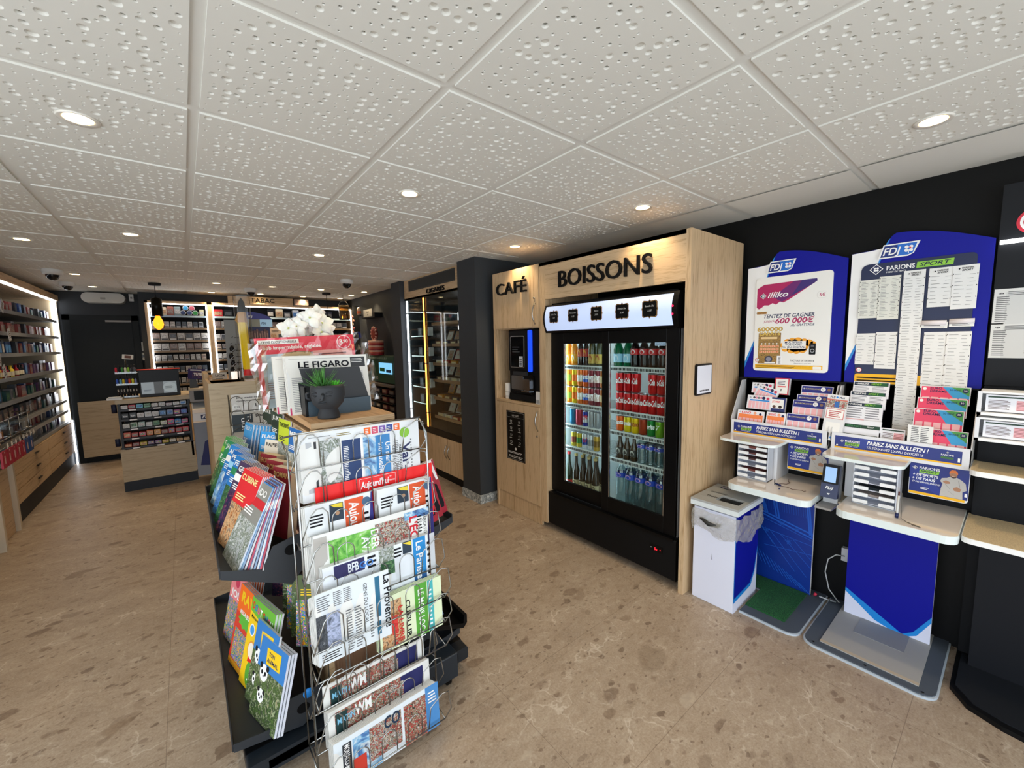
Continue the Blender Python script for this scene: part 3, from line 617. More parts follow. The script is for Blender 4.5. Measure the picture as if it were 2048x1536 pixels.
# third shelf
for k, (a, bb, tx, h, r, nm) in enumerate([('1c7aa8', 'd0e8f0', None, .135, .026, 'blue slim'), ('b8344a', 'e8b0b8', None, .135, .029, 'pink red'), ('1c2f9a', 'c8ccd4', 'RB', .125, .025, 'blue and silver'), ('a8acb0', 'c8ccd0', None, .13, .027, 'silver'), ('9a9ea2', '6a6e72', None, .125, .026, 'grey')]):
    s = Stock(lambda: can_proto('energy_drink_can', 'x', a, bb, tx, 'e02030', h, r, band=(k in (2,))), '', None, 'x')
    s.put(X0, 2.10 - (0, .062, .125, .178, .232)[k], .903, nm + ' drink can on the third shelf behind the left fridge door', 'tall cans on the third shelf, left door')
for k, (a, bb, tx, nm) in enumerate([('e8641c', 'f4f4f4', 'Fanta', 'orange'), ('e8d01c', 'f4f4f4', 'Fanta', 'yellow lemon'), ('f0cc14', 'f0cc14', 'Lipton', 'bright yellow'), ('a83a1c', 'e0a03a', None, 'reddish brown'), ('1c8a3a', 'f4f4f4', 'Sprite', 'green'), ('7ab82a', '2a8a3a', '7', 'lime green'), ('2a1c3a', '5a3a6a', None, 'dark')]):
    s = Stock(lambda: can_proto('soda_can', 'x', a, bb, tx, 'ffffff' if k != 2 else 'a8281c', .118, .0295), '', None, 'x')
    s.put(X0, 1.668 - .0585 * k, .92, nm + ' soda can on the third shelf behind the right fridge door', 'mixed soda cans on the third shelf, right door')
# fourth shelf
for k, (a, bb, tx, nm) in enumerate([('c8b43a', '8a3a2a', None, 'green yellow red'), ('d8c03a', '3a8a3a', None, 'yellow green'), ('e0e0e4', '1c3f9a', 'TG', 'white and blue'), ('d8dce0', '8a8e92', None, 'small white'), ('c8a03a', '7a5a1c', None, 'gold')]):
    s = Stock(lambda: can_proto('juice_can', 'x', a, bb, tx, 'e02030', .125, .024, band=True), '', None, 'x')
    s.put(X0, 2.09 - .054 * k, .733, nm + ' slim can on the fourth shelf behind the left fridge door', 'slim cans on the fourth shelf, left door')
beerp = [(.027, 0), (.029, .005), (.029, .1), (.013, .155), (.012, .2), (.013, .205)]
s = Stock(lambda: bottle_proto('beer_bottle', 'x', [(a, c * .84) for a, c in beerp], '3a2a18', ('2a2a26', 'c8c8c0'), (.03, .08), .0298, '8a8a86', .013), '', None, 'x')
for k in range(3): s.put(X0, 1.672 - .056 * k, .73, 'brown beer bottle, %s from the left on the fourth right shelf' % ordn[k], 'beer bottles on the fourth shelf')
WB = clear('water_plastic', 'd4e6e8', .8, .06)
wp = [(.03, 0), (.034, .004)]
for k in range(10): wp += [(.034, .012 + k * .011), (.0322, .017 + k * .011)]
wp += [(.034, .13), (.034, .15), (.028, .17), (.014, .185), (.0135, .195)]
small = [(a, c * .88) for a, c in wp]
s = Stock(lambda: bottle_proto('water_bottle', 'x', small, 'd0e0e4', ('2b48b8', 'e8b8c8'), (.108, .13), .0348, 'b8c4c8', .015, clearm=WB), '', None, 'x')
for k in range(6): s.put(X0 + .065 * (k % 2), 1.50 - .062 * (k // 2) - .02 * (k % 2), .73, 'small clear water bottle, %s from the left, %s row, fourth right shelf' % (ordn[k // 2], ('front', 'back')[k % 2]), 'small water bottles on the fourth shelf')
# floor level
s = Stock(lambda: bottle_proto('beer_bottle', 'x', [(a, c * 1.38) for a, c in beerp], '30241a', ('c8b890', '4a3a2a'), (.03, .085), .0298, 'b8a060', .014), '', None, 'x')
for k in range(8): s.put(X0 + .068 * (k % 2), 2.07 - .062 * (k // 2) - .02 * (k % 2), .346, 'dark glass beer bottle, %s from the left, %s row, fridge floor' % (ordn[k // 2], ('front', 'back')[k % 2]), 'beer bottles on the fridge floor')
s = Stock(lambda: bottle_proto('beer_bottle', 'x', [(a, c * 1.4) for a, c in beerp], '1f2a1a', ('c8242c', 'e8e8e8'), (.035, .07), .0298, 'c8242c', .014), '', None, 'x')
s.put(X0 - .01, 2.135, .346, 'green beer bottle with red label at the far left of the fridge floor', 'beer bottles on the fridge floor')
s = Stock(lambda: bottle_proto('water_bottle', 'x', [(a * 1.12, c * 1.6) for a, c in wp], 'd0e0e4', ('2b48b8', 'e8b0c0'), (.215, .25), .0388, 'c0ccd0', .017, clearm=WB), '', None, 'x')
for k in range(10): s.put(X0 + .084 * (k % 2), 1.66 - .0815 * (k // 2 * .93) - .02 * (k % 2), .346, 'large clear water bottle, %s from the left, %s row, fridge floor' % (ordn[k // 2], ('front', 'back')[k % 2]), 'large water bottles on the fridge floor')
# ============================================================ CIGARES CABINET
t = thing('cigar_cabinet', 'oak cabinet marked CIGARES with lit glass doors left of the grey pillar', 'cabinet', (2.4, 4.15, 0))
CX = 2.2
b = MB(); b.box(CX, 3.46, 2.07, CX + .03, 4.86, CEIL, OAKH).box(CX, 3.45, .09, CX + .02, 3.47, 2.07, CHAR)
b.box(CX, 3.46, .53, 2.7, 4.86, .56, BLK).box(2.7, 3.46, .09, 2.72, 4.86, 2.3, mat('1c1f22', .5)).box(CX, 3.46, 2.07, 2.7, 4.86, 2.09, BLKM)
b.box(CX + .02, 3.46, 0, 2.7, 4.86, .09, BLKM); b.box(CX, 4.33, .56, CX + .03, 4.375, 2.07, BLKM); b.box(2.25, 4.84, .09, 2.7, 4.86, 2.07, mat('23272a', .5)); b.box(2.25, 3.455, .09, 2.7, 3.47, 2.07, BLKM)
b.build('carcass', t)
MB(frame((CX, 4.72, 2.165), 'W')).box(0, 0, 0, 1.08, .125, .006, mat('3a3c3c', .5)).box(.012, .012, .006, 1.068, .113, .007, mat('2e3030', .6)).build('vent_grille', t)
MB(frame((CX, 4.25, 2.095), 'W')).txt('CIGARES', 0, 0, .05, BLKM, .008, w=.40, bold=.004, ext=.006).build('cigares_lettering', t)
for (y0, y1, hy) in ((3.475, 3.895, 3.86), (3.9, 4.35, 3.925), (4.355, 4.85, 4.4)):
    d = MB().box(CX - .004, y0, .095, CX + .014, y1, .485, OAK).build('lower_door', t)
    MB().sweep([(CX - .004 - .03 * math.sin(PI * k / 8), hy, .26 + .15 * k / 8) for k in range(9)], .005, CHR, 8).build('handle', d)
b = MB(); b.box(CX, 3.46, .488, CX + .02, 4.86, .53, BLK).build('black_ledge', t)
for (y0, y1) in ((3.475, 3.9), (3.9, 4.33)):
    MB().box(CX + .006, y0, .56, CX + .011, y1, 2.07, GLASS).build('glass_door', t)
MB().box(CX + .006, 4.375, .56, CX + .011, 4.83, 2.07, GLASS).build('glass_door', t)
for (y, m, x) in ((4.81, LED, CX + .0), (4.345, LEDO, CX - .008)):
    MB().box(x, y - .01, .56, x + .012, y + .01, 2.06, m).build('led_strip', t)
    for z in (.72, 1.3, 1.9): MB().box(x - .003, y - .013, z, x + .012, y + .013, z + .012, CHR).build('clip', t)
# inner lit case frame
b = MB(); b.box(2.62, 3.55, 1.885, 2.63, 4.28, 1.9, LED).box(2.62, 3.545, 1.35, 2.63, 3.56, 1.9, LED).box(2.62, 4.28, 1.7, 2.63, 4.295, 1.9, LED); b.build('inner_led_frame', t)
CW = wood('cedar', 'a8805e', '8a6444', 'y')
for z in (.66, .88, 1.09, 1.28, 1.5, 1.74):
    MB().box(2.28, 3.475, z, 2.68, 4.32, z + .018, CW).box(2.275, 3.475, z, 2.285, 4.32, z + .035, CW).build('cedar_shelf', t)
for z in (.8, 1.0, 1.2, 1.38, 1.62): MB().box(2.26, 4.39, z, 2.66, 4.83, z + .008, ACR).box(2.255, 4.39, z, 2.26, 4.83, z + .01, mat('dff0f0', .3, emit=.6)).build('glass_shelf', t)
cigc = ['8a5a3a', 'c9b8a0', 'b03a2e', '20304a', 'd8cbb4', 'd89030', '5a3a2a', 'e0dcd4']
random.seed(11)
def cigbox(y, z, w, h, c, open_, lab, i):
    t = thing('cigar_box', lab, 'cigar box', (2.33, y, z), 'cigar boxes in the glass cabinet')
    M = frame((2.30, y, z), 'W')
    b = MB(M); hb = h * .45; cm = mat(c, .5)
    b.box(-w / 2, 0, -.14, w / 2, hb, 0, cm).box(-w / 2 + .006, hb, -.134, w / 2 - .006, hb + .002, -.004, mat('6a4630', .6)).rect(-w * .35, hb * .25, w * .7, hb * .5, mat('e8d8a8', .5), .0005); b.build('box_body', t)
    b = MB(M @ Matrix.Translation((0, hb, -.14)) @ Matrix.Rotation(math.radians(-22), 4, 'X')); b.box(-w / 2, 0, -.006, w / 2, .13, 0, cm).rect(-w * .4, .015, w * .8, .1, PH['warm'] if i % 2 else mat('ece6d8', .5), .0006).txt('H', 0, .05, .03, RED, .001, 'c'); b.build('lid', t)
for i in range(26):
    z = (.678, .898, 1.108, 1.298, 1.518, 1.758)[i // 5 % 6] if i < 25 else .678; y = 3.56 + (i % 5) * .165
    cigbox(y, z + .001, .13, .1, cigc[(i * 5) % 8], True, 'open cigar box %s from the right on the %s cedar shelf from below' % (ordn[i % 5], ordn[i // 5 % 6]), i) if i < 25 else None
for i in range(10):
    z = (.808, 1.008, 1.208, 1.388, 1.628)[i // 2]; y = 4.48 + (i % 2) * .2
    b = MB(frame((2.3, y, z + .001), 'W')); b.box(-.05, 0, -.05, .05, .1, 0, mat(('e8e8e6', '2a2c2e')[i % 2], .4)).rect(-.035, .02, .07, .06, (PH['grey'], PH['dark'])[i % 2], .0006)
    tag(b.build('accessory_box'), '%s accessory box on the %s glass shelf from below, lit part of the cigar cabinet' % (('light', 'dark')[i % 2], ordn[i // 2]), 'box', 'accessory boxes on the glass shelves')
# ============================================================ BETTING STANDS ON THE RIGHT WALL
BX = 2.87
def clover(b, x, y, s, n, m=None, red=True):
    m = m or WHT
    for k in range(4):
        a = PI / 4 + k * PI / 2; cx = x + math.cos(a) * s * .5; cy = y + math.sin(a) * s * .5
        b.disc(cx, cy, s * .33, m, n, 12)
    if red: b.poly([(x + s * .05, y + s * .05), (x + s * .45, y + s * .1), (x + s * .1, y + s * .45)], RED, n + .0002)
    b.poly([(x, y - s * .1), (x + s * .06, y - s * .95), (x - s * .1, y - s * .95)], m, n)
def diamond(b, x, y, s, n):
    b.poly([(x, y + s), (x - s, y), (x, y - s), (x + s, y)], WHT, n); b.poly([(x, y + s * .84), (x - s * .84, y), (x, y - s * .84), (x + s * .84, y)], NAVY, n + .0002); clover(b, x, y, s * .55, n + .0004, WHT, False)
def fdj_logo(b, x, y, w, h, n):
    """x,y: lower left"""
    sl = h * .42
    b.prism([(x, y - .0), (x + w * .78, y), (x + w * .92, y + h * .18), (x + w + sl * .3, y + h), (x + sl * .7, y + h)], n, n + .004, WHT)
    d = .006; q = [(x + d * 1.6, y + d), (x + w * .77, y + d), (x + w * .895, y + h * .2), (x + w + sl * .3 - d * 1.7, y + h - d), (x + sl * .7 + d * .6, y + h - d)]
    b.poly(q, mat('0d2a78', .4), n + .0044)
    b.poly([(x + w * .5, y + d), (x + w * .77, y + d), (x + w * .895, y + h * .2), (x + w + sl * .3 - d * 1.7, y + h - d), (x + w * .5, y + h - d)], mat('1a6ac8', .4), n + .0046)
    b.txt('FDJ', x + w * .13, y + h * .22, h * .52, WHT, n + .005, w=w * .46, bold=.035, shear=.25); clover(b, x + w * .79, y + h * .52, h * .34, n + .005)
def parions(b, x, y, w, n, one_line=False):
    diamond(b, x, y + w * .04, w * .11, n)
    if one_line:
        b.txt('PARIONS', x + w * .16, y, w * .085, WHT, n, w=w * .42, bold=.03); b.poly([(x + w * .6, y - .004), (x + w * 1.1, y - .004), (x + w * 1.11, y + w * .1), (x + w * .61, y + w * .1)], SPG, n); b.txt('SPORT', x + w * .64, y + w * .01, w * .07, mat('0a1a3a', .5), n + .0003, w=w * .43, bold=.03, shear=.3)
        b.txt('POINT DE VENTE', x + w * .16, y - w * .055, w * .03, WHT, n, w=w * .3, bold=.02)
    else:
        b.txt('PARIONS', x + w * .17, y + .0, w * .14, WHT, n, w=w * .8, bold=.03); b.poly([(x + w * .17, y - w * .22), (x + w * .93, y - w * .22), (x + w * .97, y - w * .03), (x + w * .19, y - w * .03)], SPG, n); b.txt('SPORT', x + w * .22, y - w * .18, w * .12, mat('0a1a3a', .5), n + .0003, w=w * .68, bold=.035, shear=.3)
        b.txt('POINT DE VENTE', x + w * .17, y - w * .31, w * .05, WHT, n, w=w * .7, bold=.02)
def board(y1, y0, lab):
    """y1: left edge (larger y), y0: right edge; returns thing and frame"""
    w = y1 - y0; t = thing('betting_board', lab, 'board', (BX, (y0 + y1) / 2, 1.28))
    F = frame((BX, y1, 1.282), 'W'); H_ = .76
    b = MB(F)
    top = [(w, 0), (w, .675)]
    for k in range(1, 9):
        a = k / 9; top.append((w - w * .66 * a, .675 + .092 * math.sin(PI / 2 * a)))
    top += [(w * .34, .767), (w * .31, .755), (w * .26, .70), (0, .69), (0, 0)]
    b.prism([p for p in top], 0, .012, FDJB)
    b.poly([(0.001, .689), (.001, .10), (w * .13, .28), (w * .16, .5), (w * .25, .700), (.15 * w, .693)], WHT, .0128)
    b.poly([(.001, .10), (.001, .06), (w * .12, .24), (w * .13, .28)], SKYB, .013); b.poly([(w * .25, .699), (w * .285, .735), (w * .3, .745), (w * .2, .58), (w * .16, .5)], SKYB, .0129)
    b.build('back_panel', t)
    b = MB(F); fdj_logo(b, w * .215, .645, w * .29, .068, .018); b.build('logo_plate', t)
    return t, F, w
t, F, w = board(1.133, .627, 'blue and white lottery board holding a white scratch card poster')
b = MB(F); PW = mat('efeee8', .35)
b.rbox(.055, .045, .447, .622, .013, .021, .02, PW, seg=5)
n = .0214
b.poly([(.062, .44), (.062, .555), (.10, .578), (.345, .585), (.372, .585), (.375, .572), (.36, .56), (.235, .475), (.21, .462), (.19, .468), (.17, .452), (.15, .462), (.13, .45), (.105, .452), (.09, .438), (.075, .43)], MAG, n)
b.poly([(.2, .466), (.36, .56), (.375, .572), (.372, .585), (.345, .585), (.26, .583), (.15, .5)], mat('6a1c6a', .45), n + .0002); b.poly([(.25, .50), (.345, .55), (.375, .572), (.372, .585), (.345, .585), (.3, .584)], mat('3a2470', .45), n + .0004)
diamond(b, .098, .508, .018, n + .0008); b.txt('illiko', .122, .496, .033, WHT, n + .0008, w=.11, bold=.025, shear=.3)
b.poly([(x, y) for x, y in rrect(.375, .47, .425, .51, .018)], mat('d8d6d0', .5), n); b.poly(rrect(.377, .472, .425, .508, .016), PW, n + .0002); b.txt('5€', .402, .481, .018, MAG, n + .0004, 'c', bold=.03)
b.rect(.065, .398, .055, .016, mat('b8823a', .5), n); b.txt('NOUVEAU', .092, .401, .009, INK, n + .0003, 'c', bold=.02)
b.txt('TENTEZ DE GAGNER', .105, .372, .022, NAVY, n, w=.265, bold=.035, shear=.2); b.txt("JUSQU'À", .105, .346, .012, MAG, n, w=.06, bold=.02, shear=.2); b.txt('600 000€', .17, .338, .03, MAG, n, w=.20, bold=.045, shear=.2); b.txt('AU GRATTAGE', .252, .318, .013, NAVY, n, w=.12, bold=.03, shear=.2)
b.rect(.08, .09, .125, .19, PH['gold'], n); b.txt('600000', .142, .292, .024, mat('5a3d14', .4), n + .0002, 'c', w=.142, bold=.07); b.txt('600000', .142, .292, .024, mat('d8b04a', .4), n + .0004, 'c', w=.14, bold=.03); b.txt('CARATS', .142, .266, .022, mat('5a3d14', .4), n + .0006, 'c', w=.118, bold=.07); b.txt('CARATS', .142, .266, .022, mat('e8c860', .4), n + .0008, 'c', w=.116, bold=.03)
b.rect(.095, .243, .09, .013, mat('e8c890', .5), n + .0006)
for i in range(5):
    b.disc(.1 + i * .021, .214, .005, WHT, n + .0008, 8)
    for j in range(3): b.rect(.088 + i * .0225, .158 + j * .0165, .018, .0125, mat('f0b088', .5), n + .0008); b.rect(.094 + i * .0225, .161 + j * .0165, .006, .006, mat('c8641c', .5), n + .001)
b.disc(.142, .118, .022, mat('3a3a4a', .4), n + .0008); b.disc(.142, .118, .014, mat('8a8a9a', .4), n + .001); b.rect(.12, .093, .06, .008, WHT, n + .001)
for (x, y, r) in ((.22, .205, .018), (.24, .222, .02), (.265, .226, .022), (.295, .228, .023), (.325, .222, .022), (.35, .218, .02), (.37, .214, .014), (.23, .185, .02), (.26, .175, .02), (.29, .172, .02), (.32, .178, .02), (.28, .2, .035), (.32, .2, .03)): b.disc(x, y, r, mat('f0a428', .5), n, 14)
b.rect(.213, .183, .122, .046, PW, n + .0003)
for k, s_ in enumerate(('MULTIPLIER', 'VOS GAINS', 'AU JEU DIGITAL')): b.txt(s_, .272, .216 - k * .014, .0105, NAVY, n + .0006, 'c', w=(.09, .085, .12)[k], bold=.03)
b.txt('CHANCES DE', .265, .232, .007, INK, n + .0006, 'c', w=.05, bold=.02)
b.rbox(.352, .15, .384, .215, n, n + .0006, .004, BLK); b.disc(.368, .172, .011, GREYL, n + .0008); b.disc(.368, .172, .007, BLK, n + .001); b.rect(.36, .195, .016, .01, mat('5a5a60', .5), n + .0008)
b.rect(.188, .085, .03, .055, WHT, n + .0012); b.lines(.195, .09, .015, .045, 7, INK, n + .0014)
b.txt('PACTOLE DE 500 000 €', .26, .108, .009, INK, n, w=.12, bold=.02); b.txt('Dimanche 17 août 2025', .28, .093, .006, INK, n, w=.085); b.txt('Loto Foot 12 - 15 - 17', .28, .073, .006, INK, n, w=.085)
b.disc(.078, .112, .013, RED, n); b.disc(.078, .112, .0105, PW, n + .0002); b.txt('18', .078, .107, .009, INK, n + .0004, 'c', bold=.02)
b.rect(.066, .061, .355, .024, YEL, n); b.lines(.07, .063, .25, .02, 3, INK, n + .0003, th=.35); b.rbox(.375, .063, .415, .08, n + .0002, n + .0006, .003, PW)
tag(b.build('poster_sheet', t), None, None)
# second board with result slips
t, F, w = board(.612, .108, 'larger blue lottery board covered with long white result slips')
D2 = mat('0a1a44', .4)
b = MB(F); b.prism(rrect(.045, .0, .455, .625, (.02, .03, .02, .02)), .0125, .017, D2); b.prism(rrect(.045, .0, .455, .05, .012), .0172, .0178, YEL); b.lines(.055, .008, .2, .03, 2, INK, .0182)
b.disc(.062, .07, .012, RED, .0175); b.disc(.062, .07, .0095, PW, .0178); b.txt('18', .062, .065, .008, INK, .018, 'c', bold=.02)
parions(b, .105, .585, .25, .0175, True); b.build('sport_panel', t)
def slip(x, y, w_, h_, lab, head=False, rows=14, n=.019, cols=1, tone='e9e9e6', extra=0.):
    b = MB(F); pm = mat(tone, .7)
    k = 6
    vs = []
    for j in range(k + 1):
        yy = y + h_ * j / k; nn = n + .002 * math.sin(j * 1.7) + .002
        vs += [(x, yy, nn), (x + w_, yy, nn)]
    b.add(vs, [(2 * j, 2 * j + 1, 2 * j + 3, 2 * j + 2) for j in range(k)], pm)
    ni = n + .0046
    if head: b.poly([(x + w_ * .25, y + h_ - .012), (x + w_ * .29, y + h_ - .016), (x + w_ * .25, y + h_ - .02), (x + w_ * .21, y + h_ - .016)], INK, ni); b.txt('PARIONS', x + w_ * .35, y + h_ - .0165, .007, INK, ni, w=w_ * .45, bold=.03); b.txt('SPORT', x + w_ * .35, y + h_ - .027, .008, INK, ni, w=w_ * .45, bold=.03, shear=.3)
    top = .032 if head else .008
    for r in range(rows):
        yy = y + h_ - top - (h_ - top - .012) * (r + .5) / rows
        b.rect(x + w_ * .1, yy, w_ * random.uniform(.2, .4), .0014, mat('6a6a6c', .8), ni); b.rect(x + w_ * random.uniform(.55, .7), yy - .003, w_ * .22, .0014, mat('6a6a6c', .8), ni)
        if r % 3 == 0: b.rect(x + w_ * .02, yy, w_ * .03, .005, INK, ni); b.rect(x + w_ * .94, yy - .004, w_ * .03, .005, INK, ni)
    tag(b.build('result_slip'), lab, 'paper slip', 'result slips on the larger board')
    return b
slip(.043, .345, .08, .20, 'upper left result slip with dense columns on the larger board', rows=24, tone='e4e4da')
slip(.122, .335, .082, .22, 'upper result slip second from left on the larger board', rows=26, tone='e4e4da', n=.021)
slip(.303, .385, .08, .185, 'upper result slip just right of the longest strip', True, 8)
slip(.382, .37, .082, .2, 'upper right result slip on the larger board', True, 9, n=.021)
slip(.043, .10, .078, .165, 'lower left short result slip on the larger board', rows=10)
slip(.124, .08, .082, .19, 'lower result slip second from left on the larger board', rows=11, n=.021)
slip(.303, -.01, .079, .275, 'lower result slip just right of the longest strip', rows=16)
slip(.380, -.045, .08, .31, 'lower right result slip hanging past the board edge', rows=18, n=.022)
slip(.214, -.255, .078, .825, 'longest white result strip hanging down the middle of the larger board', True, 60, n=.028)
b = MB(F @ Matrix.Translation((.29, .29, .02)) @ Matrix.Rotation(math.radians(-3), 4, 'Z')); b.sweep([(0, .02, .008), (.085, .022, .008)], .013, mat('e4dcdc', .7), 8).rect(.0, -.004, .09, .03, PAP, .012).lines(.01, .0, .07, .024, 4, INK, .0124); tag(b.build('rolled_slip'), 'left curled up result slip rolled between the upper and lower slips', 'paper slip')
b = MB(F @ Matrix.Translation((.385, .292, .02))); b.sweep([(0, .02, .008), (.08, .02, .008)], .013, mat('e4dcdc', .7), 8).rect(.0, -.004, .08, .03, PAP, .012).lines(.01, .0, .06, .024, 4, INK, .0124); tag(b.build('rolled_slip'), 'right curled up result slip near the blue board right edge', 'paper slip')

def ticket(M, w_, h_, kind, depth=.012):
    """pad of printed playslips"""
    b = MB(M); b.box(0, 0, -depth, w_, h_, 0, mat('e6e6ea', .6))
    n = .0005
    if kind == 'parions':
        b.rect(.004, h_ - .022, w_ - .008, .018, mat('10243a', .4), n); b.poly([(w_ * .55, h_ - .022), (w_ - .004, h_ - .022), (w_ - .012, h_ - .004), (w_ * .6, h_ - .004)], mat('15532a', .4), n + .0003)
        b.txt('+PARIONS', .012, h_ - .017, .009, WHT, n + .0005, w=w_ * .36, bold=.03); b.txt('SPORT', w_ * .5, h_ - .017, .009, SPG, n + .0005, w=w_ * .3, bold=.02, shear=.3)
        b.lines(.006, .03, w_ * .45, h_ - .055, 5, mat('8a8a90', .8), n); b.lines(w_ * .55, .03, w_ * .4, h_ - .055, 5, mat('8a8a90', .8), n)
        if h_ > .06: b.rect(.006, .004, w_ * .5, .022, PINK, n)
    elif kind == 'loto':
        diamond(b, .016, h_ - .014, .007, n)
        for i, ch in enumerate('LOTO'): b.disc(w_ * .28 + i * .013, h_ - .014, .0065, (INK, mat('e0407a', .5))[i % 2], n, 12); b.txt(ch, w_ * .28 + i * .013, h_ - .0175, .007, WHT, n + .0003, 'c', bold=.03)
        b.disc(w_ * .68, h_ - .014, .0095, NAVY, n + .0002); b.disc(w_ * .85, h_ - .016, .0085, mat('c83a5a', .5), n + .0002); b.rect(w_ * .12, h_ - .034, w_ * .8, .008, SKYB, n)
        for i in range(6): b.rect(w_ * (.07 + .15 * i), .004, w_ * .125, h_ - .04, PINK, n)
    elif kind == 'keno':
        diamond(b, .014, h_ - .013, .0065, n); b.txt('KENO', w_ * .16, h_ - .02, .013, RED, n, w=w_ * .35, bold=.045); b.disc(w_ * .66, h_ - .014, .0085, mat('f0a078', .5), n); b.disc(w_ * .86, h_ - .018, .0075, NAVY, n)
        b.rect(.006, .004, w_ - .012, h_ - .028, ORG if w_ < .1 else mat('f2854a', .5), n)
        for i in range(6): b.rect(w_ * (.06 + .15 * i), .002, w_ * .12, h_ * .42, PINK, n + .0003)
    elif kind == 'euro':
        b.rect(.003, h_ - .04, w_ - .006, .037, mat('252a80', .4), n); diamond(b, .014, h_ - .018, .006, n + .0003); b.txt('EUROMILLIONS', w_ * .15, h_ - .022, .008, mat('c8b878', .4), n + .0004, w=w_ * .44, bold=.02)
        b.disc(w_ * .7, h_ - .018, .012, WHT, n + .0004); b.txt('17', w_ * .7, h_ - .021, .009, NAVY, n + .0006, 'c', bold=.03); b.disc(w_ * .88, h_ - .019, .008, mat('8a6a5a', .5), n + .0004)
        for i in range(5): b.rect(w_ * (.05 + .185 * i), .003, w_ * .15, h_ - .046, PINK, n + .0002)
    elif kind == 'dreams':
        b.rect(.003, .0, w_ - .006, h_ - .003, mat('e8476a', .45), n); b.poly([(w_ * .45, h_ - .003), (w_ - .003, h_ - .003), (w_ - .003, h_ * .35), (w_ * .68, h_ * .35)], mat('3aa0d8', .45), n + .0002); b.poly([(w_ * .62, h_ - .003), (w_ - .003, h_ - .003), (w_ - .003, h_ * .5)], mat('4a9a4a', .45), n + .0003)
        b.txt('EURO', w_ * .2, h_ - .016, .011, NAVY, n + .0005, w=w_ * .24, bold=.035); b.txt('DREAMS', w_ * .2, h_ - .03, .011, NAVY, n + .0005, w=w_ * .34, bold=.035); b.disc(.014, h_ - .015, .007, WHT, n + .0005); b.disc(w_ * .9, h_ - .018, .01, NAVY, n + .0005); b.txt('30', w_ * .9, h_ - .021, .008, WHT, n + .0007, 'c')
        b.txt('20 000€', w_ * .7, h_ - .02, .007, NAVY, n + .0005, 'c', w=w_ * .22, bold=.02)
        for i in range(5): b.rect(w_ * (.05 + .185 * i), .001, w_ * .15, h_ * .36, PINK, n + .0006)
    elif kind == 'foot':
        b.rect(.004, .012, w_ - .008, .018, mat('143a24', .4), n); b.txt('LOTO FOOT', w_ * .1, .017, .008, mat('4a9a5a', .4), n + .0004, w=w_ * .4); b.txt('POINT', w_ * .65, .017, .008, WHT, n + .0004, w=w_ * .18, shear=.3)
    elif kind == 'rows':
        b.rect(.006, h_ - .012, w_ * .9, .006, mat('1c3a2a', .5), n); b.lines(.008, .01, w_ * .45, h_ - .03, 7, mat('7a6a6a', .8), n); b.rect(w_ * .55, .01, w_ * .4, h_ - .03, PINK, n); b.lines(w_ * .56, .01, w_ * .38, h_ - .03, 7, mat('a86a6a', .8), n + .0003)
    return b
DESK = NT('cream_laminate'); DESK.b.inputs['Base Color'].default_value = (*lin('e9ddd0'), 1); DESK.b.inputs['Roughness'].default_value = .12; DESK.b.inputs['Coat Weight'].default_value = .5; DESKM = DESK.m
EDGE = mat('e2ebe8', .35); PLW = mat('dcdde0', .4)
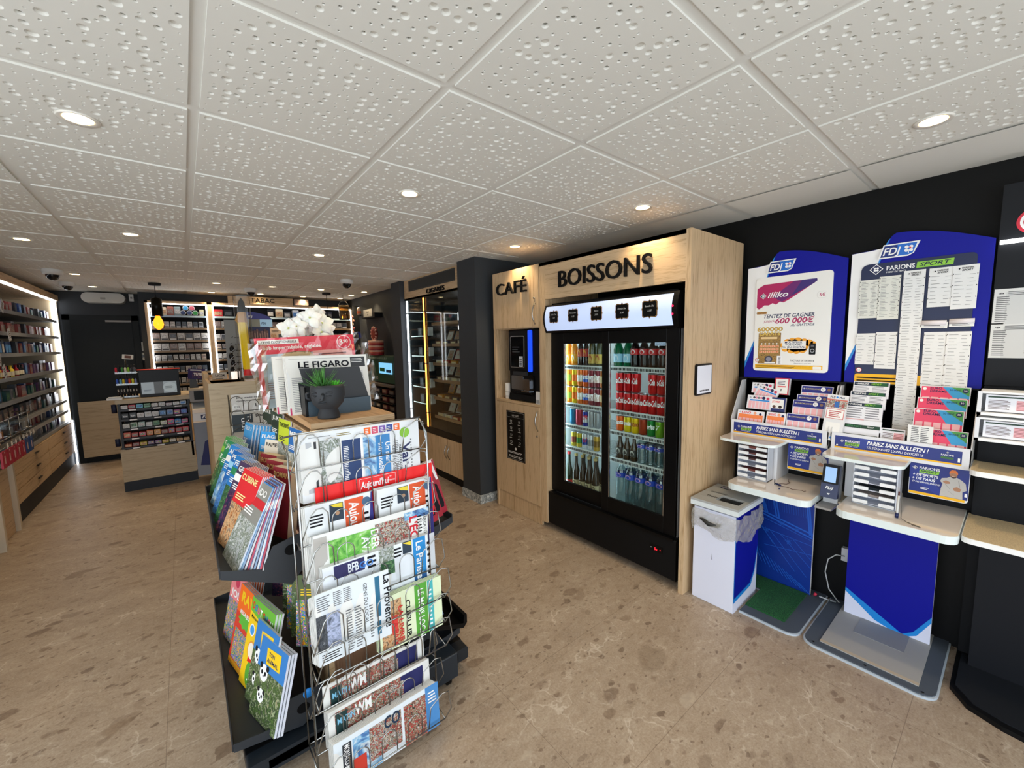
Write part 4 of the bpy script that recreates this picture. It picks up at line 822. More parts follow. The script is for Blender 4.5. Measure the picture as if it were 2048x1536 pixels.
def stand(y0, idx, which):
    t = thing('betting_stand', which, 'betting stand', (2.6, y0 + .25, 0))
    # foot plate
    if idx == 2:
        b = MB(); b.rbox(2.325, y0 + .015, 2.86, y0 + .50, .0, .010, (.01, .06, .06, .01), mat('b8c4d0', .3), seg=5)
        b.rbox(2.333, y0 + .022, 2.86, y0 + .493, .008, .016, (.01, .055, .055, .01), mat('4a525c', .7), seg=5); b.build('foot_plate', t)
        b = MB(); b.box(2.375, y0 + .075, .016, 2.86, y0 + .43, .020, mat('a3a29e', .65)); b.box(2.58, y0 + .15, .02, 2.86, y0 + .34, .022, mat('8c8e90', .5)); b.box(2.375, y0 + .075, .0201, 2.395, y0 + .43, .0203, mat('b8aa94', .6))
        for (x, y) in ((2.35, y0 + .45), (2.35, y0 + .06), (2.35, y0 + .25)): b.cyl((x, y, .016), (x, y, .0175), .005, BLK, 8)
        b.build('foot_mat', t)
    else:
        b = MB(); b.rbox(2.325, y0 + .0, 2.63, y0 + .28, 0, .010, (0, 0, .06, 0), mat('b8c4d0', .3), seg=5); b.box(2.63, y0, 0, 2.86, y0 + .53, .01, mat('b8c4d0', .3)); b.rbox(2.333, y0 + .007, 2.63, y0 + .279, .008, .014, (0, 0, .055, 0), mat('4a525c', .7), seg=5); b.box(2.63, y0 + .007, .008, 2.86, y0 + .525, .014, mat('4a525c', .7)); b.build('foot_plate', t)
    # front panel
    if idx == 2:
        b = MB(frame((2.745, y0 + .414, .018), 'W')); w_, h_ = .334, .665
        b.box(0, 0, -.02, w_, h_, 0, PLW); b.rect(0, 0, w_, h_, FDJB, .0005)
        b.poly([(0, 0), (w_ * .58, 0), (w_ * .38, .02), (0, .125)], mat('d8dcf0', .4), .001); b.poly([(w_ * .58, 0), (w_ * .74, 0), (w_ * .7, .003), (0, .145), (0, .125), (w_ * .38, .02)], SKYB, .0012)
        b.poly([(w_ * .74, 0), (w_, 0), (w_, .12), (w_ * .86, .025)], mat('d8dcf0', .4), .001); b.poly([(w_ * .70, .003), (w_ * .76, .0), (w_ * .86, .022), (w_, .115), (w_, .145), (w_ * .82, .035)], SKYB, .0014)
        b.build('front_panel', t)
    else:
        b = MB(frame((2.775, y0 + .37, .018), 'W')); w_, h_ = .30, .665; SB = mat('0b2f88', .35); SL = mat('1c5ac0', .4)
        b.box(0, 0, -.02, w_, h_, 0, PLW); b.rect(0, 0, w_, h_, SB, .0005)
        def ln(a, c, th, n=.001): 
            d = Vector((c[0] - a[0], c[1] - a[1])); p = Vector((-d.y, d.x)).normalized() * th / 2
            b.poly([(a[0] + p.x, a[1] + p.y), (a[0] - p.x, a[1] - p.y), (c[0] - p.x, c[1] - p.y), (c[0] + p.x, c[1] + p.y)], SL, n)
        for k, (a, c) in enumerate((((.0, .62), (.06, .43)), ((.0, .60), (.05, .425)), ((.07, .62), (.11, .42)), ((.085, .62), (.125, .415)), ((.25, .64), (.285, .36)), ((.262, .64), (.295, .355)), ((0, .44), (.3, .37)), ((0, .425), (.3, .345)), ((0, .40), (.3, .33)), ((0, .33), (.3, .30)), ((.05, .22), (.3, .245)), ((.02, .34), (.22, .11)), ((.07, .33), (.28, .1)), ((.13, .32), (.3, .16)), ((.2, .31), (.3, .21)), ((.0, .38), (.1, .24)))): ln(a, c, .009 if k < 8 else .003, .001 + .0001 * k)
        for k in range(12): ln((.0 + k * .022, .19 - k * .0125), (.04 + k * .024, .10 - k * .009), .004, .003)
        for k in range(18): ln((.04 + k * .012, .63), (.055 + k * .0122, .46), .0015, .0034)
        for (sx, sy) in ((.14, .385), (.22, .375), (.06, .315), (.18, .285)):
            for k in range(10):
                a = k * PI / 5; r = .02 if k % 2 else .012; ln((sx, sy), (sx + r * math.cos(a), sy + r * math.sin(a)), .0025, .004)
        b.build('front_panel', t)
    MB().box(2.80, y0 + .12, .016, 2.86, y0 + .34, .68, BLKM).build('support_column', t)
    # desktop
    b = MB(); P = rrect(2.41, y0 + .005, 2.86, y0 + .415, (.005, .05, .05, .005), 5)
    b.prism(P, .665, .699, EDGE, smooth=False); P2 = rrect(2.413, y0 + .008, 2.857, y0 + .412, (.005, .048, .048, .005), 5); b.prism(P2, .699, .700, DESKM); b.build('desktop', t, bevel=.003)
    # small upper shelf
    b = MB(); P = rrect(2.475, y0 + .19, 2.68, y0 + .50, (.003, .05, .05, .003), 5); b.prism(P, .928, .942, EDGE); b.prism(rrect(2.478, y0 + .193, 2.677, y0 + .497, (.003, .048, .048, .003), 5), .942, .943, DESKM); b.build('upper_shelf', t, bevel=.002)
    MB().box(2.66, y0 + .235, .70, 2.86, y0 + .43, .93, PLW).build('shelf_support', t)
    # playslip tray with banner
    b = MB(frame((2.66, y0 + .503, .935), 'W')); w_ = .502
    b.prism(rrect(0, 0, w_, .095, (.008, .008, .018, .018)), -.008, 0, PLW); b.box(0, 0, -.2, w_, .012, -.008, PLW)
    b.prism([(0, -.2), (0, 0), (.10, 0), (.33, -.14), (.33, -.2)], 0, .004, mat('c8c8c8', .4), 'x'); b.prism([(0, -.2), (0, 0), (.10, 0), (.33, -.14), (.33, -.2)], w_ - .004, w_, mat('c8c8c8', .4), 'x')
    b.box(.01, .01, -.2, w_ - .01, .34, -.195, mat('b9b4aa', .5)); b.build('slip_tray', t)
    b = MB(frame((2.6597, y0 + .503, .935), 'W')); bx, bw = .02, .455
    b.rect(bx, .022, bw, .058, mat('182a78', .35), .0006); b.poly([(bx + .08, .022), (bx + .12, .022), (bx + .16, .08), (bx + .1, .08)], mat('22368c', .35), .0008); b.rect(bx, .016, bw, .007, YEL, .0008); b.disc(bx + .01, .03, .004, PW, .001)
    parions(b, bx + .03, .052, .075, .001); b.txt('PARIEZ SANS BULLETIN !', bx + .13, .052, .019, WHT, .001, w=.22, bold=.04, shear=.25); b.txt("TÉLÉCHARGEZ L'APPLI OFFICIELLE", bx + .13, .032, .011, WHT, .001, w=.205, bold=.015, shear=.25, sp=1.1)
    b.txt('PARIONS', bx + .39, .052, .008, WHT, .001, w=.04, bold=.02); b.rect(bx + .39, .038, .04, .01, mat('3a6a3a', .5), .001); diamond(b, bx + .41, .068, .005, .001); b.rect(bx + .443, .03, .007, .018, PW, .001); b.build('banner', t)
    # poster below tray
    b = MB(frame((2.70, y0 + .195, .772), 'W')); w_, h_ = .195, .155
    b.prism(rrect(0, 0, w_, h_, (.004, .004, .004, .014)), -.003, 0, PLW); b.rect(0.002, .0145, w_ - .004, h_ - .016, mat('182a78', .35), .0005); b.rect(.002, .003, w_ - .012, .012, YEL, .0006)
    b.poly([(.0, .08), (.09, .02), (.12, .02), (.03, .15), (.0, .15)], mat('1e3288', .35), .0007); parions(b, .018, .128, .085, .001)
    b.txt('+ DE SPORTS', .012, .092, .0125, WHT, .001, w=.085, bold=.035, shear=.2); b.txt('+ DE PARIS', .010, .074, .0125, WHT, .001, w=.078, bold=.035, shear=.2); b.txt('ET DES SERVICES ENRICHIS', .012, .06, .0075, WHT, .001, w=.092, bold=.02, shear=.2); b.lines(.04, .03, .03, .012, 2, WHT, .001)
    # printed man in beanie and light sweatshirt
    SK = mat('a87a5c', .5); SW = mat('b8b4ae', .6)
    b.poly([(.106, .016), (.108, .05), (.112, .075), (.104, .085), (.108, .1), (.125, .105), (.133, .112), (.157, .112), (.17, .104), (.184, .09), (.188, .06), (.176, .05), (.178, .016)], SW, .0012)
    b.disc(.144, .123, .0125, SK, .0014, 16, 1.25); b.poly([(.131, .125), (.131, .136), (.138, .145), (.15, .145), (.157, .136), (.158, .126), (.15, .131), (.138, .131)], mat('d8783a', .5), .0016)
    b.poly([(.134, .12), (.137, .11), (.144, .107), (.152, .11), (.154, .12), (.149, .113), (.139, .113)], mat('3a261c', .5), .0016); b.rect(.138, .1225, .004, .0012, INK, .0018); b.rect(.147, .1225, .004, .0012, INK, .0018); b.rect(.140, .1145, .008, .0014, WHT, .0018)
    b.poly([(.112, .084), (.122, .093), (.134, .088), (.136, .08), (.122, .076)], SK, .0016); b.poly([(.146, .062), (.158, .07), (.172, .062), (.168, .048), (.15, .05)], SK, .0016)
    for a, c in (((.12, .075), (.135, .055)), ((.16, .1), (.166, .07)), ((.13, .045), (.15, .03))): b.poly([a, (a[0] + .002, a[1]), (c[0] + .002, c[1]), c], mat('8e8a86', .6), .0015)
    b.rect(w_ - .012, .03, .007, .016, PW, .001); b.build('sports_poster', t)
    return t
s1 = stand(.62, 1, 'left betting stand with blue stadium picture front and artificial turf foot')
s2 = stand(.108, 2, 'right betting stand with plain blue front panel on a grey foot plate')
# turf mat
t_ = NT('artificial_turf'); co = t_.n('ShaderNodeTexCoord').outputs['Object']; nn = t_.n('ShaderNodeTexNoise', {'Vector': co, 'Scale': 260., 'Detail': 3}).outputs[0]
t_.l(t_.ramp(nn, [(.35, '0b3a1a'), (.5, '14552a'), (.68, '2f7a3a')]), t_.b.inputs['Base Color']); t_.b.inputs['Roughness'].default_value = .95; t_.l(t_.n('ShaderNodeBump', {'Strength': .8, 'Distance': .006, 'Height': nn}).outputs[0], t_.b.inputs['Normal'])
tag(MB().prism([(2.40, .70), (2.765, .70), (2.765, 1.1), (2.63, 1.1), (2.63, .895), (2.40, .895)], .0145, .024, t_.m).build('turf_mat'), 'green artificial turf mat on the foot plate of the left betting stand', 'mat')
def organizer(y0, lab, fill):
    t = thing('letter_tray', lab, 'paper tray', (2.7, y0, .701))
    X1, X2 = 2.575, 2.655; z0 = .701
    Y0, Y1 = y0, y0 + .165; H_ = .21
    b = MB(); b.box(X1, Y0, z0, X2, Y0 + .004, z0 + H_, mat('ccd0d8', .35)).box(X1, Y1 - .004, z0, X2, Y1, z0 + H_, mat('ccd0d8', .35)).box(X1, Y0, z0 + H_, X2, Y1, z0 + H_ + .004, mat('ccd0d8', .35)).box(X1, Y0, z0, X2, Y1, z0 + .004, mat('ccd0d8', .35)).box(X2 - .003, Y0, z0, X2, Y1, z0 + H_, mat('b8bcc8', .4)); b.build('housing', t)
    for k in range(6):
        z = z0 + .01 + k * .034
        b = MB(); b.box(X1 - .006, Y0 + .006, z, X2 - .004, Y1 - .006, z + .003, mat('d4d8e4', .35))
        b.prism(rrect(Y1 - .062, z, Y1 - .006, z + .017, .004), X1 - .012, X1 - .004, WHT, 'x'); b.prism(rrect(Y0 + .006, z, Y0 + .062, z + .017, .004), X1 - .012, X1 - .004, WHT, 'x'); b.build('tray', t)
        if k in fill: tag(MB().box(X1 + .004, Y0 + .02, z + .0035, X2 - .01, Y1 - .02, z + .003 + fill[k][1], mat(fill[k][0], .6)).build('slip_stack'), '%s stack of slips in the %s drawer of the %s' % (fill[k][2], ordn[k], 'left white paper tray' if y0 > .5 else 'right white paper tray'), 'paper')
organizer(.873, 'white six drawer paper tray on the left betting stand', {5: ('7a4038', .012, 'reddish'), 4: ('6a3a36', .008, 'dark red'), 3: ('5a3634', .008, 'maroon'), 1: ('7a3a34', .01, 'brown red')})
organizer(.325, 'white six drawer paper tray on the right betting stand', {2: ('1a2226', .012, 'black'), 1: ('9a8c84', .01, 'beige')})
# playslip pads
def pads(y0, lst, which):
    for (u, z, w_, h_, kind, x, lean, lab) in lst:
        M = frame((x, y0 + .503 - u, z), 'W', math.radians(lean[0])) @ Matrix.Rotation(math.radians(lean[1]), 4, 'Z')
        tag(ticket(M, w_, h_, kind).build('playslip_pad'), lab + ' in the %s slip tray' % which, 'playslips', 'playslips in the %s tray' % which)
B = (14, 0)
pads(.62, [(.075, 1.17, .125, .085, 'loto', 2.79, (12, -18), 'tilted rear pad of loto slips'), (.06, 1.19, .12, .065, 'loto', 2.80, (12, 0), 'hidden rear pad of loto slips behind the tilted one'), (.055, 1.095, .135, .085, 'loto', 2.745, B, 'middle pad of loto slips'), (.022, 1.005, .15, .085, 'keno', 2.69, B, 'wide front pad of keno slips'), (.185, 1.01, .10, .085, 'keno', 2.69, B, 'narrow front pad of keno slips'),
 (.29, 1.005, .155, .095, 'euro', 2.69, B, 'front pad of blue euro lottery slips'), (.305, 1.085, .155, .09, 'euro', 2.735, B, 'second pad of blue euro lottery slips'), (.315, 1.12, .15, .085, 'euro', 2.765, B, 'third pad of blue euro lottery slips'), (.325, 1.175, .15, .08, 'euro', 2.80, B, 'rearmost pad of blue euro lottery slips')], 'left')
pads(.108, [(.03, .998, .155, .06, 'foot', 2.69, B, 'front pad of green banded slips'), (.035, 1.045, .155, .055, 'foot', 2.712, B, 'second pad of green banded slips'), (.035, 1.075, .15, .115, 'parions', 2.74, B, 'tallest pad of sports slips with pink grid'), (.045, 1.155, .145, .09, 'parions', 2.775, B, 'fourth pad of sports slips'), (.05, 1.21, .145, .085, 'parions', 2.80, B, 'rearmost pad of sports slips'),
 (.335, .998, .15, .1, 'dreams', 2.69, B, 'front pad of pink and blue dream slips'), (.30, 1.085, .165, .1, 'dreams', 2.735, B, 'second pad of pink and blue dream slips'), (.305, 1.15, .165, .085, 'dreams', 2.77, B, 'third pad of pink and blue dream slips'), (.31, 1.205, .165, .085, 'dreams', 2.80, B, 'rearmost pad of pink and blue dream slips'), (.19, .995, .09, .08, 'rows', 2.70, B, 'plain pad of slips behind the long strip')], 'right')
# loose slip at end of strip
b = MB(frame((2.672, .318, .995), 'W')); b.rect(0, 0, .085, .115, PAP, 0).lines(.012, .01, .06, .1, 12, mat('6a6a6c', .8), .0006, cols=2); tag(b.build('result_slip'), 'short white slip standing in front of the pink and blue slips', 'paper slip')
# information boxes
def leaflet_box(y, x, z, w_, h_, d, lab, fn, tilt=8):
    M = frame((x, y, z), 'W', math.radians(tilt)); b = MB(M); b.box(0, 0, -d, w_, h_, 0, mat('dcdcdc', .5)); fn(b, w_, h_); tag(b.build('leaflet_holder'), lab, 'leaflet holder')
def f1(b, w_, h_): b.rect(0, 0, w_, h_, mat('c83a4a', .5), .0004); b.rect(.006, .006, w_ - .012, h_ - .012, PW, .0008); b.lines(.015, h_ * .6, w_ - .03, h_ * .25, 3, NAVY, .001); b.rect(.016, h_ * .45, w_ - .032, .008, mat('e07a7a', .5), .001); b.rect(w_ * .45, h_ * .2, .004, .016, INK, .001)
leaflet_box(.935, 2.80, 1.19, .075, .10, .03, 'small red framed notice on a white leaflet box above the loto slips', f1)
def f2(b, w_, h_): b.rect(0, 0, w_, h_, mat('1a2a68', .4), .0004); b.rect(.008, .02, w_ - .016, h_ - .03, PW, .0008); b.txt('JOUEZ', .014, h_ - .03, .01, RED, .0012, w=w_ * .5, bold=.03); b.disc(w_ * .32, .03, .009, mat('5a3a2c', .5), .0012); b.disc(w_ * .7, .03, .009, mat('2a1c18', .5), .0012)
leaflet_box(.945, 2.755, 1.09, .085, .085, .02, 'blue leaflet with two printed heads between the loto and euro slips', f2)
M = frame((2.66, .655, .985), 'W', math.radians(10)) @ Matrix.Rotation(math.radians(-3), 4, 'Z')
b = MB(M); w_, h_ = .088, .245
b.box(0, 0, -.02, w_, h_, 0, mat('dedede', .45)); b.txt('FDJ', .012, h_ - .018, .01, NAVY, .0008, w=.022, bold=.03, shear=.2); b.disc(.042, h_ - .013, .005, SKYB, .0008, 8); b.txt('Moi', .052, h_ - .018, .01, NAVY, .0008, w=.022, bold=.03)
b.rect(.0, h_ - .07, w_, .046, PH['crowd'], .0006); b.rect(.035, h_ - .066, .02, .03, mat('2b62a8', .4), .001); b.rect(.0, h_ - .03, w_, .006, mat('c86a5a', .5), .001)
b.rect(.006, h_ - .128, w_ - .012, .052, mat('c83a3a', .5), .0006); b.rect(.0085, h_ - .1255, w_ - .017, .047, PW, .001); b.lines(.018, h_ - .12, w_ - .036, .036, 4, mat('b85a5a', .6), .0013, th=.55)
b.rect(.012, .035, w_ - .026, .062, mat('eceae4', .5), .0007); b.txt('FDJ', .012, .01, .01, NAVY, .0008, w=.022, bold=.03, shear=.2); b.disc(.042, .015, .005, SKYB, .0008, 8); b.txt('Moi', .052, .01, .01, NAVY, .0008, w=.022, bold=.03)
tag(b.build('standing_flyer'), 'tall white standing flyer with red framed text between the two slip trays', 'flyer')
# check terminal on bracket
t = thing('ticket_checker', 'navy ticket checking terminal with light blue screen between the two betting stands', 'terminal', (2.62, .59, .66))
b = MB(); b.prism([(2.46, .665), (2.60, .655), (2.62, .66), (2.70, .66), (2.70, .668), (2.60, .668), (2.47, .672)], .545, .615, mat('a8aaac', .35, .4), 'y'); b.prism([(2.58, .66), (2.65, .66), (2.68, .89), (2.66, .89)], .548, .61, mat('b4b6b8', .35, .3), 'y'); b.box(2.6, .53, .668, 2.80, .60, .676, mat('e0d0b8', .4)); b.build('bracket', t)
M = frame((2.555, .618, .70), 'W', math.radians(14)); b = MB(M); w_, h_ = .072, .175
b.prism(rrect(0, 0, w_, h_, .008), -.035, 0, mat('14224e', .3)); b.build('casing', t, bevel=.003)
b = MB(M); b.prism(rrect(.001, h_ * .42, w_ - .001, h_ - .001, .006), 0, .003, BLK); b.rect(.012, h_ * .47, w_ - .024, h_ * .44, mat('7fa0c8', .2, emit=.55), .0034); b.build('screen', t)
b = MB(M); b.txt('FDJ', w_ * .5, h_ * .26, .014, WHT, .001, 'c', w=.034, bold=.04, shear=.25); b.poly([(w_ * .4, h_ * .14), (w_ * .5, h_ * .09), (w_ * .6, h_ * .14)], WHT, .001); b.build('logo', t)
# pens
b = MB(); b.cyl((2.49, .31, .708), (2.52, .312, .80), .0045, mat('d4d4d0', .3), 10).cyl((2.489, .31, .7035), (2.492, .31, .725), .007, NAVY, 10).cyl((2.52, .312, .80), (2.523, .312, .818), .003, mat('5a2a2a', .4), 8)
P = [(2.50, .30, .82), (2.50, .297, .76), (2.49, .295, .706), (2.46, .27, .703), (2.445, .235, .703), (2.435, .225, .703), (2.44, .25, .703), (2.46, .265, .704)]
b.sweep(P, .0015, mat('5a564e', .5), 5); tag(b.build('chained_pen'), 'clear pen with blue tip tied by a cord on the right betting desk', 'pen')
b = MB(); b.cyl((2.56, .80, .707), (2.575, .83, .707), .005, NAVY, 8).cyl((2.56, .83, .703), (2.565, .832, .735), .0025, INK, 6)
b.sweep([(2.60, .82, .703), (2.62, .79, .703), (2.66, .785, .703), (2.68, .80, .703), (2.72, .81, .703)], .0016, mat('6a5248', .5), 5); b.sweep([(2.56, .81, .703), (2.57, .77, .703), (2.55, .74, .703), (2.57, .70, .703), (2.56, .69, .703), (2.575, .685, .703)], .0016, mat('6a5248', .5), 5); b.cyl((2.50, .79, .7065), (2.505, .785, .7065), .004, NAVY, 8)
tag(b.build('tangled_pen_cord'), 'tangled dark pen cord with blue clips lying on the left betting desk', 'pen cord')
# socket and cable
tag(MB().box(2.82, .533, .27, 2.85, .565, .345, mat('c9ccd0', .4)).build('socket_adapter'), 'white plug adapter beside the plain blue front panel', 'socket')
b = MB(); b.sweep([(2.82, .55, .30), (2.78, .58, .31), (2.76, .61, .28), (2.76, .62, .2), (2.77, .6, .1), (2.80, .56, .03), (2.82, .55, .02)], .003, mat('b4b6b6', .5), 6); tag(b.build('white_cable'), 'white cable looping down from the plug adapter to the floor', 'cable')
b = MB()
for (a, c, m) in (((2.78, .60, .03), (2.76, .64, .04), 'b0b4b8'), ((2.79, .57, .03), (2.77, .59, .035), '8a9094'), ((2.80, .58, .03), (2.79, .60, .03), '6a6a6c')): b.cyl(a, c, .004, mat(m, .4), 6)
tag(b.build('pen_heap'), 'few small pens dropped in the dark gap behind the foot plates', 'pens'); tag(MB().cyl((2.77, .665, .03), (2.772, .66, .045), .008, mat('c8304a', .5), 8).build('red_cap'), 'tiny red cap in the dark gap beside the turf mat', 'cap')
MB().box(2.855, -.2, 0, 2.93, 1.16, 1.28, mat('0b0c0e', .5)).build('trim_1'); struct(bpy.data.objects['trim_1'])
# ------------------------------------------------------------ paper bin
t = thing('waste_paper_bin', 'white and blue waste paper bin with grey lid and plastic liner beside the oak panel', 'bin', (2.44, 1.03, 0))
A, Bq, Cq, Dq = (2.275, .908), (2.585, .905), (2.60, 1.15), (2.275, 1.155)
b = MB(); BW = mat('dfe3f4', .35)
b.box(2.28, .915, 0, 2.59, 1.15, .56, BW)
b.add([(2.28, .9145, .0), (2.59, .9145, 0), (2.59, .9145, .56), (2.28, .9145, .56)], [(0, 1, 2, 3)], BW)
F_ = frame((2.28, .9145, 0), 'S'); bb = MB(F_)
bb.poly([(0, .085), (.22, .10), (.27, .16), (.31, .3), (.31, .56), (0, .56)], FDJB, .0006); bb.poly([(0, .06), (.23, .08), (.28, .15), (.31, .27), (.31, .3), (.27, .16), (.22, .10), (0, .085)], SKYB, .0008); bb.poly([(0, .06), (.006, .06), (.006, .56), (0, .56)], SKYB, .001)
b.build('body', t, bevel=.003); bb.build('blue_side_print', t)
b = MB(frame((2.2795, 1.15, 0), 'W')); b.poly([(.11, .27), (.116, .27), (.112, .31)], mat('6a7080', .5), .0006); b.build('scratch', t)
# liner: rumpled translucent bag folded over the rim
LN = NT('bin_liner'); LN.b.inputs['Base Color'].default_value = (*lin('c9c6bc'), 1); LN.b.inputs['Alpha'].default_value = .42; LN.b.inputs['Roughness'].default_value = .22; LN.b.inputs['Specular IOR Level'].default_value = .8
nz = LN.n('ShaderNodeTexNoise', {'Vector': LN.n('ShaderNodeTexCoord').outputs['Object'], 'Scale': 16., 'Detail': 3, 'Distortion': 2.5}).outputs[0]; LN.l(LN.n('ShaderNodeBump', {'Strength': .9, 'Distance': .012, 'Height': nz}).outputs[0], LN.b.inputs['Normal'])
per = rrect(2.266, .902, 2.602, 1.150, .02, 6); N_ = []
for i in range(len(per)):
    a, c = per[i], per[(i + 1) % len(per)]; L_ = math.hypot(a[0] - c[0], a[1] - c[1]); k_ = max(1, int(L_ / .015))
    for q in range(k_): N_.append((a[0] + (c[0] - a[0]) * q / k_, a[1] + (c[1] - a[1]) * q / k_))
rng = random.Random(3); vs = []; rows_ = 9
for j in range(rows_):
    for i, (x, y) in enumerate(N_):
        cx, cy = 2.435, 1.033; zb = .555 - j * .0145; sag = 1.0 + (.18 * math.sin(i * .35) + .25 * (1 if y < .91 else .2))
        z = .565 - (.565 - zb) * sag; out = .004 + .008 * math.sin(i * .9 + j * 1.3) + .010 * math.sin(PI * j / (rows_ - 1)) + rng.uniform(-.002, .002)
        d = Vector((x - cx, y - cy)).normalized(); vs.append((x + d.x * out, y + d.y * out, z))
n_ = len(N_); fs = [(j * n_ + i, j * n_ + (i + 1) % n_, (j + 1) * n_ + (i + 1) % n_, (j + 1) * n_ + i) for j in range(rows_ - 1) for i in range(n_)]
MB().add(vs, fs, LN.m, True).build('plastic_liner', t)
b = MB(); b.sweep([(2.262, 1.10, .505), (2.25, 1.07, .50), (2.247, 1.05, .492), (2.25, 1.03, .49), (2.262, .99, .492)], .009, mat('2a2a2a', .5), 8); b.sweep([(2.262, 1.09, .495), (2.247, 1.05, .482), (2.262, 1.0, .482)], .006, mat('1a1a1a', .5), 8); b.build('liner_knot', t)
# lid with slot
b = MB(); LG = mat('a9aaa6', .4)
sx0, sx1, sy0, sy1 = 2.33, 2.42, .925, 1.05
x0, x1, y0, y1 = 2.262, 2.606, .898, 1.164
b.box(x0, y0, .572, x1, y1, .60, mat('dbe2e2', .35))
b.box(x0, y0, .60, sx0, y1, .612, LG).box(sx1, y0, .60, x1, y1, .612, LG).box(sx0, y0, .60, sx1, sy0, .612, LG).box(sx0, sy1, .60, sx1, y1, .612, LG)
sl = [(sx0, sy0), (sx1, sy0), (sx1, sy1), (sx0, sy1)]
b.box(sx0, sy0, .598, sx1, sy1, .6005, BLK)
b.build('lid', t, bevel=.002)
M = Matrix.Translation((2.262, 1.168, .6125)) @ Matrix.Rotation(-PI / 2, 4, 'Z'); b = MB(M)
b.rect(.05, .27, .06, .05, NAVY, .0004); b.txt('FDJ', .08, .283, .022, WHT, .0008, 'c', w=.045, bold=.03)
b.txt("'Papier'", .05, .09, .022, INK, .0004, w=.085, bold=.01, rot=PI / 2 * 0); b.lines(.04, .17, .11, .02, 2, INK, .0004, th=.3); b.txt('Merci', .20, .10, .012, INK, .0004, w=.035, bold=.01)
b.build('lid_print', t)
# leaning board behind bin
b = MB(); b.box(2.66, 1.168, 0.001, 2.85, 1.180, .5, mat('14246a', .4)); tag(b.build('leaning_board'), 'thin blue board leaning against the oak panel behind the paper bin', 'board')
# ------------------------------------------------------------ third, black stand at the right edge
t = thing('black_results_stand', 'black stand with cream shelves cut off by the right edge of the picture', 'stand', (2.7, -.2, 0))
b = MB(); b.box(2.80, -.5, 0, 2.86, .098, 1.3, mat('121418', .55)).box(2.7, -.5, 0, 2.8, .06, .7, mat('16181d', .5)); b.build('body', t)
b = MB(); b.prism([(2.86, .10), (2.49, .10), (2.40, .045), (2.36, -.05), (2.33, -.3), (2.36, -.5), (2.86, -.5)], 0, .02, BLKM); b.prism([(2.78, .085), (2.50, .085), (2.42, .03), (2.39, -.05), (2.36, -.3), (2.40, -.5), (2.78, -.5)], .02, .024, mat('1a1d22', .7)); b.build('foot_plate', t)
SPK = NT('speckled_cream'); nz = SPK.n('ShaderNodeTexNoise', {'Vector': SPK.n('ShaderNodeTexCoord').outputs['Object'], 'Scale': 300.}).outputs[0]; SPK.l(SPK.ramp(nz, [(.4, 'c8b088'), (.6, 'e0caa0')]), SPK.b.inputs['Base Color']); SPK.b.inputs['Roughness'].default_value = .4
for z in (.70, .955): 
    b = MB(); x_ = 2.45 if z < .8 else 2.58
    b.prism(rrect(x_, -.5, 2.82, .108, (.003, .03, .003, .003)), z - .022, z, WHT); b.prism(rrect(x_ + .002, -.5, 2.82, .106, (.003, .03, .003, .003)), z, z + .001, SPK.m); b.build('cream_shelf', t)
b = MB(); b.box(2.86, -.5, 1.3, 2.885, .10, 2.18, mat('17191d', .5)); b.build('upper_panel', t)
MB().box(2.835, -.5, 1.925, 2.86, .095, 1.94, mat('ffffff', .5, emit=4.)).build('light_strip', t)
b = MB(frame((2.8595, .045, 2.01), 'W')); b.disc(.045, .0, .055, mat('c8243a', .4), .001, 30); b.disc(.045, 0, .045, WHT, .0014, 30); b.disc(.045, 0, .036, mat('c8243a', .4), .0018, 30); b.rect(.03, -.02, .03, .04, WHT, .002); b.build('round_logo', t)
for k, (z, lab) in enumerate(((1.575, 'upper printed white results sheet on the black stand'), (1.425, 'lower printed white results sheet on the black stand'))):
    b = MB(frame((2.858, .097, z), 'W')); b.box(0, 0, 0, .2, .155, .001, mat('dcdcd8', .6)); b.rect(.035, .0, .2 - .035, .14, mat('cfcfcc', .6), .0012); b.disc(.02, .135, .008, INK, .0015, 14, .5); b.txt('bet', .02, .132, .006, WHT, .0018, 'c'); b.lines(.008, .01, .04, .115, 14, mat('6a6a6a', .7), .0015); b.lines(.1, .02, .03, .1, 12, mat('5a5a5a', .7), .0015); b.lines(.04, .125, .1, .02, 3, mat('6a6a6a', .7), .0015)
    tag(b.build('results_sheet'), lab, 'paper')
for k, (z, lab) in enumerate(((1.195, 'upper white frame of pink bet slips on the black stand'), (1.085, 'lower white frame of pink bet slips on the black stand'))):
    t2 = thing('bet_slip_rack', lab, 'slip holder', (2.62, 0, z)); F = frame((2.60, .105, z), 'W')
    b = MB(F); b.box(0, 0, -.14, .5, .10, -.13, PLW).box(0, 0, -.14, .006, .10, 0, PLW).box(0, 0, -.14, .5, .012, .004, WHT).box(0, .092, -.14, .5, .10, .0, WHT).box(.0, .0, -.0, .012, .1, .004, PLW); b.build('frame', t2)
    ticket(F @ Matrix.Translation((.022, .016, -.02)), .15, .07, 'rows').build('slip_pad', t2); ticket(F @ Matrix.Translation((.18, .016, -.02)), .15, .07, 'rows').build('slip_pad', t2)
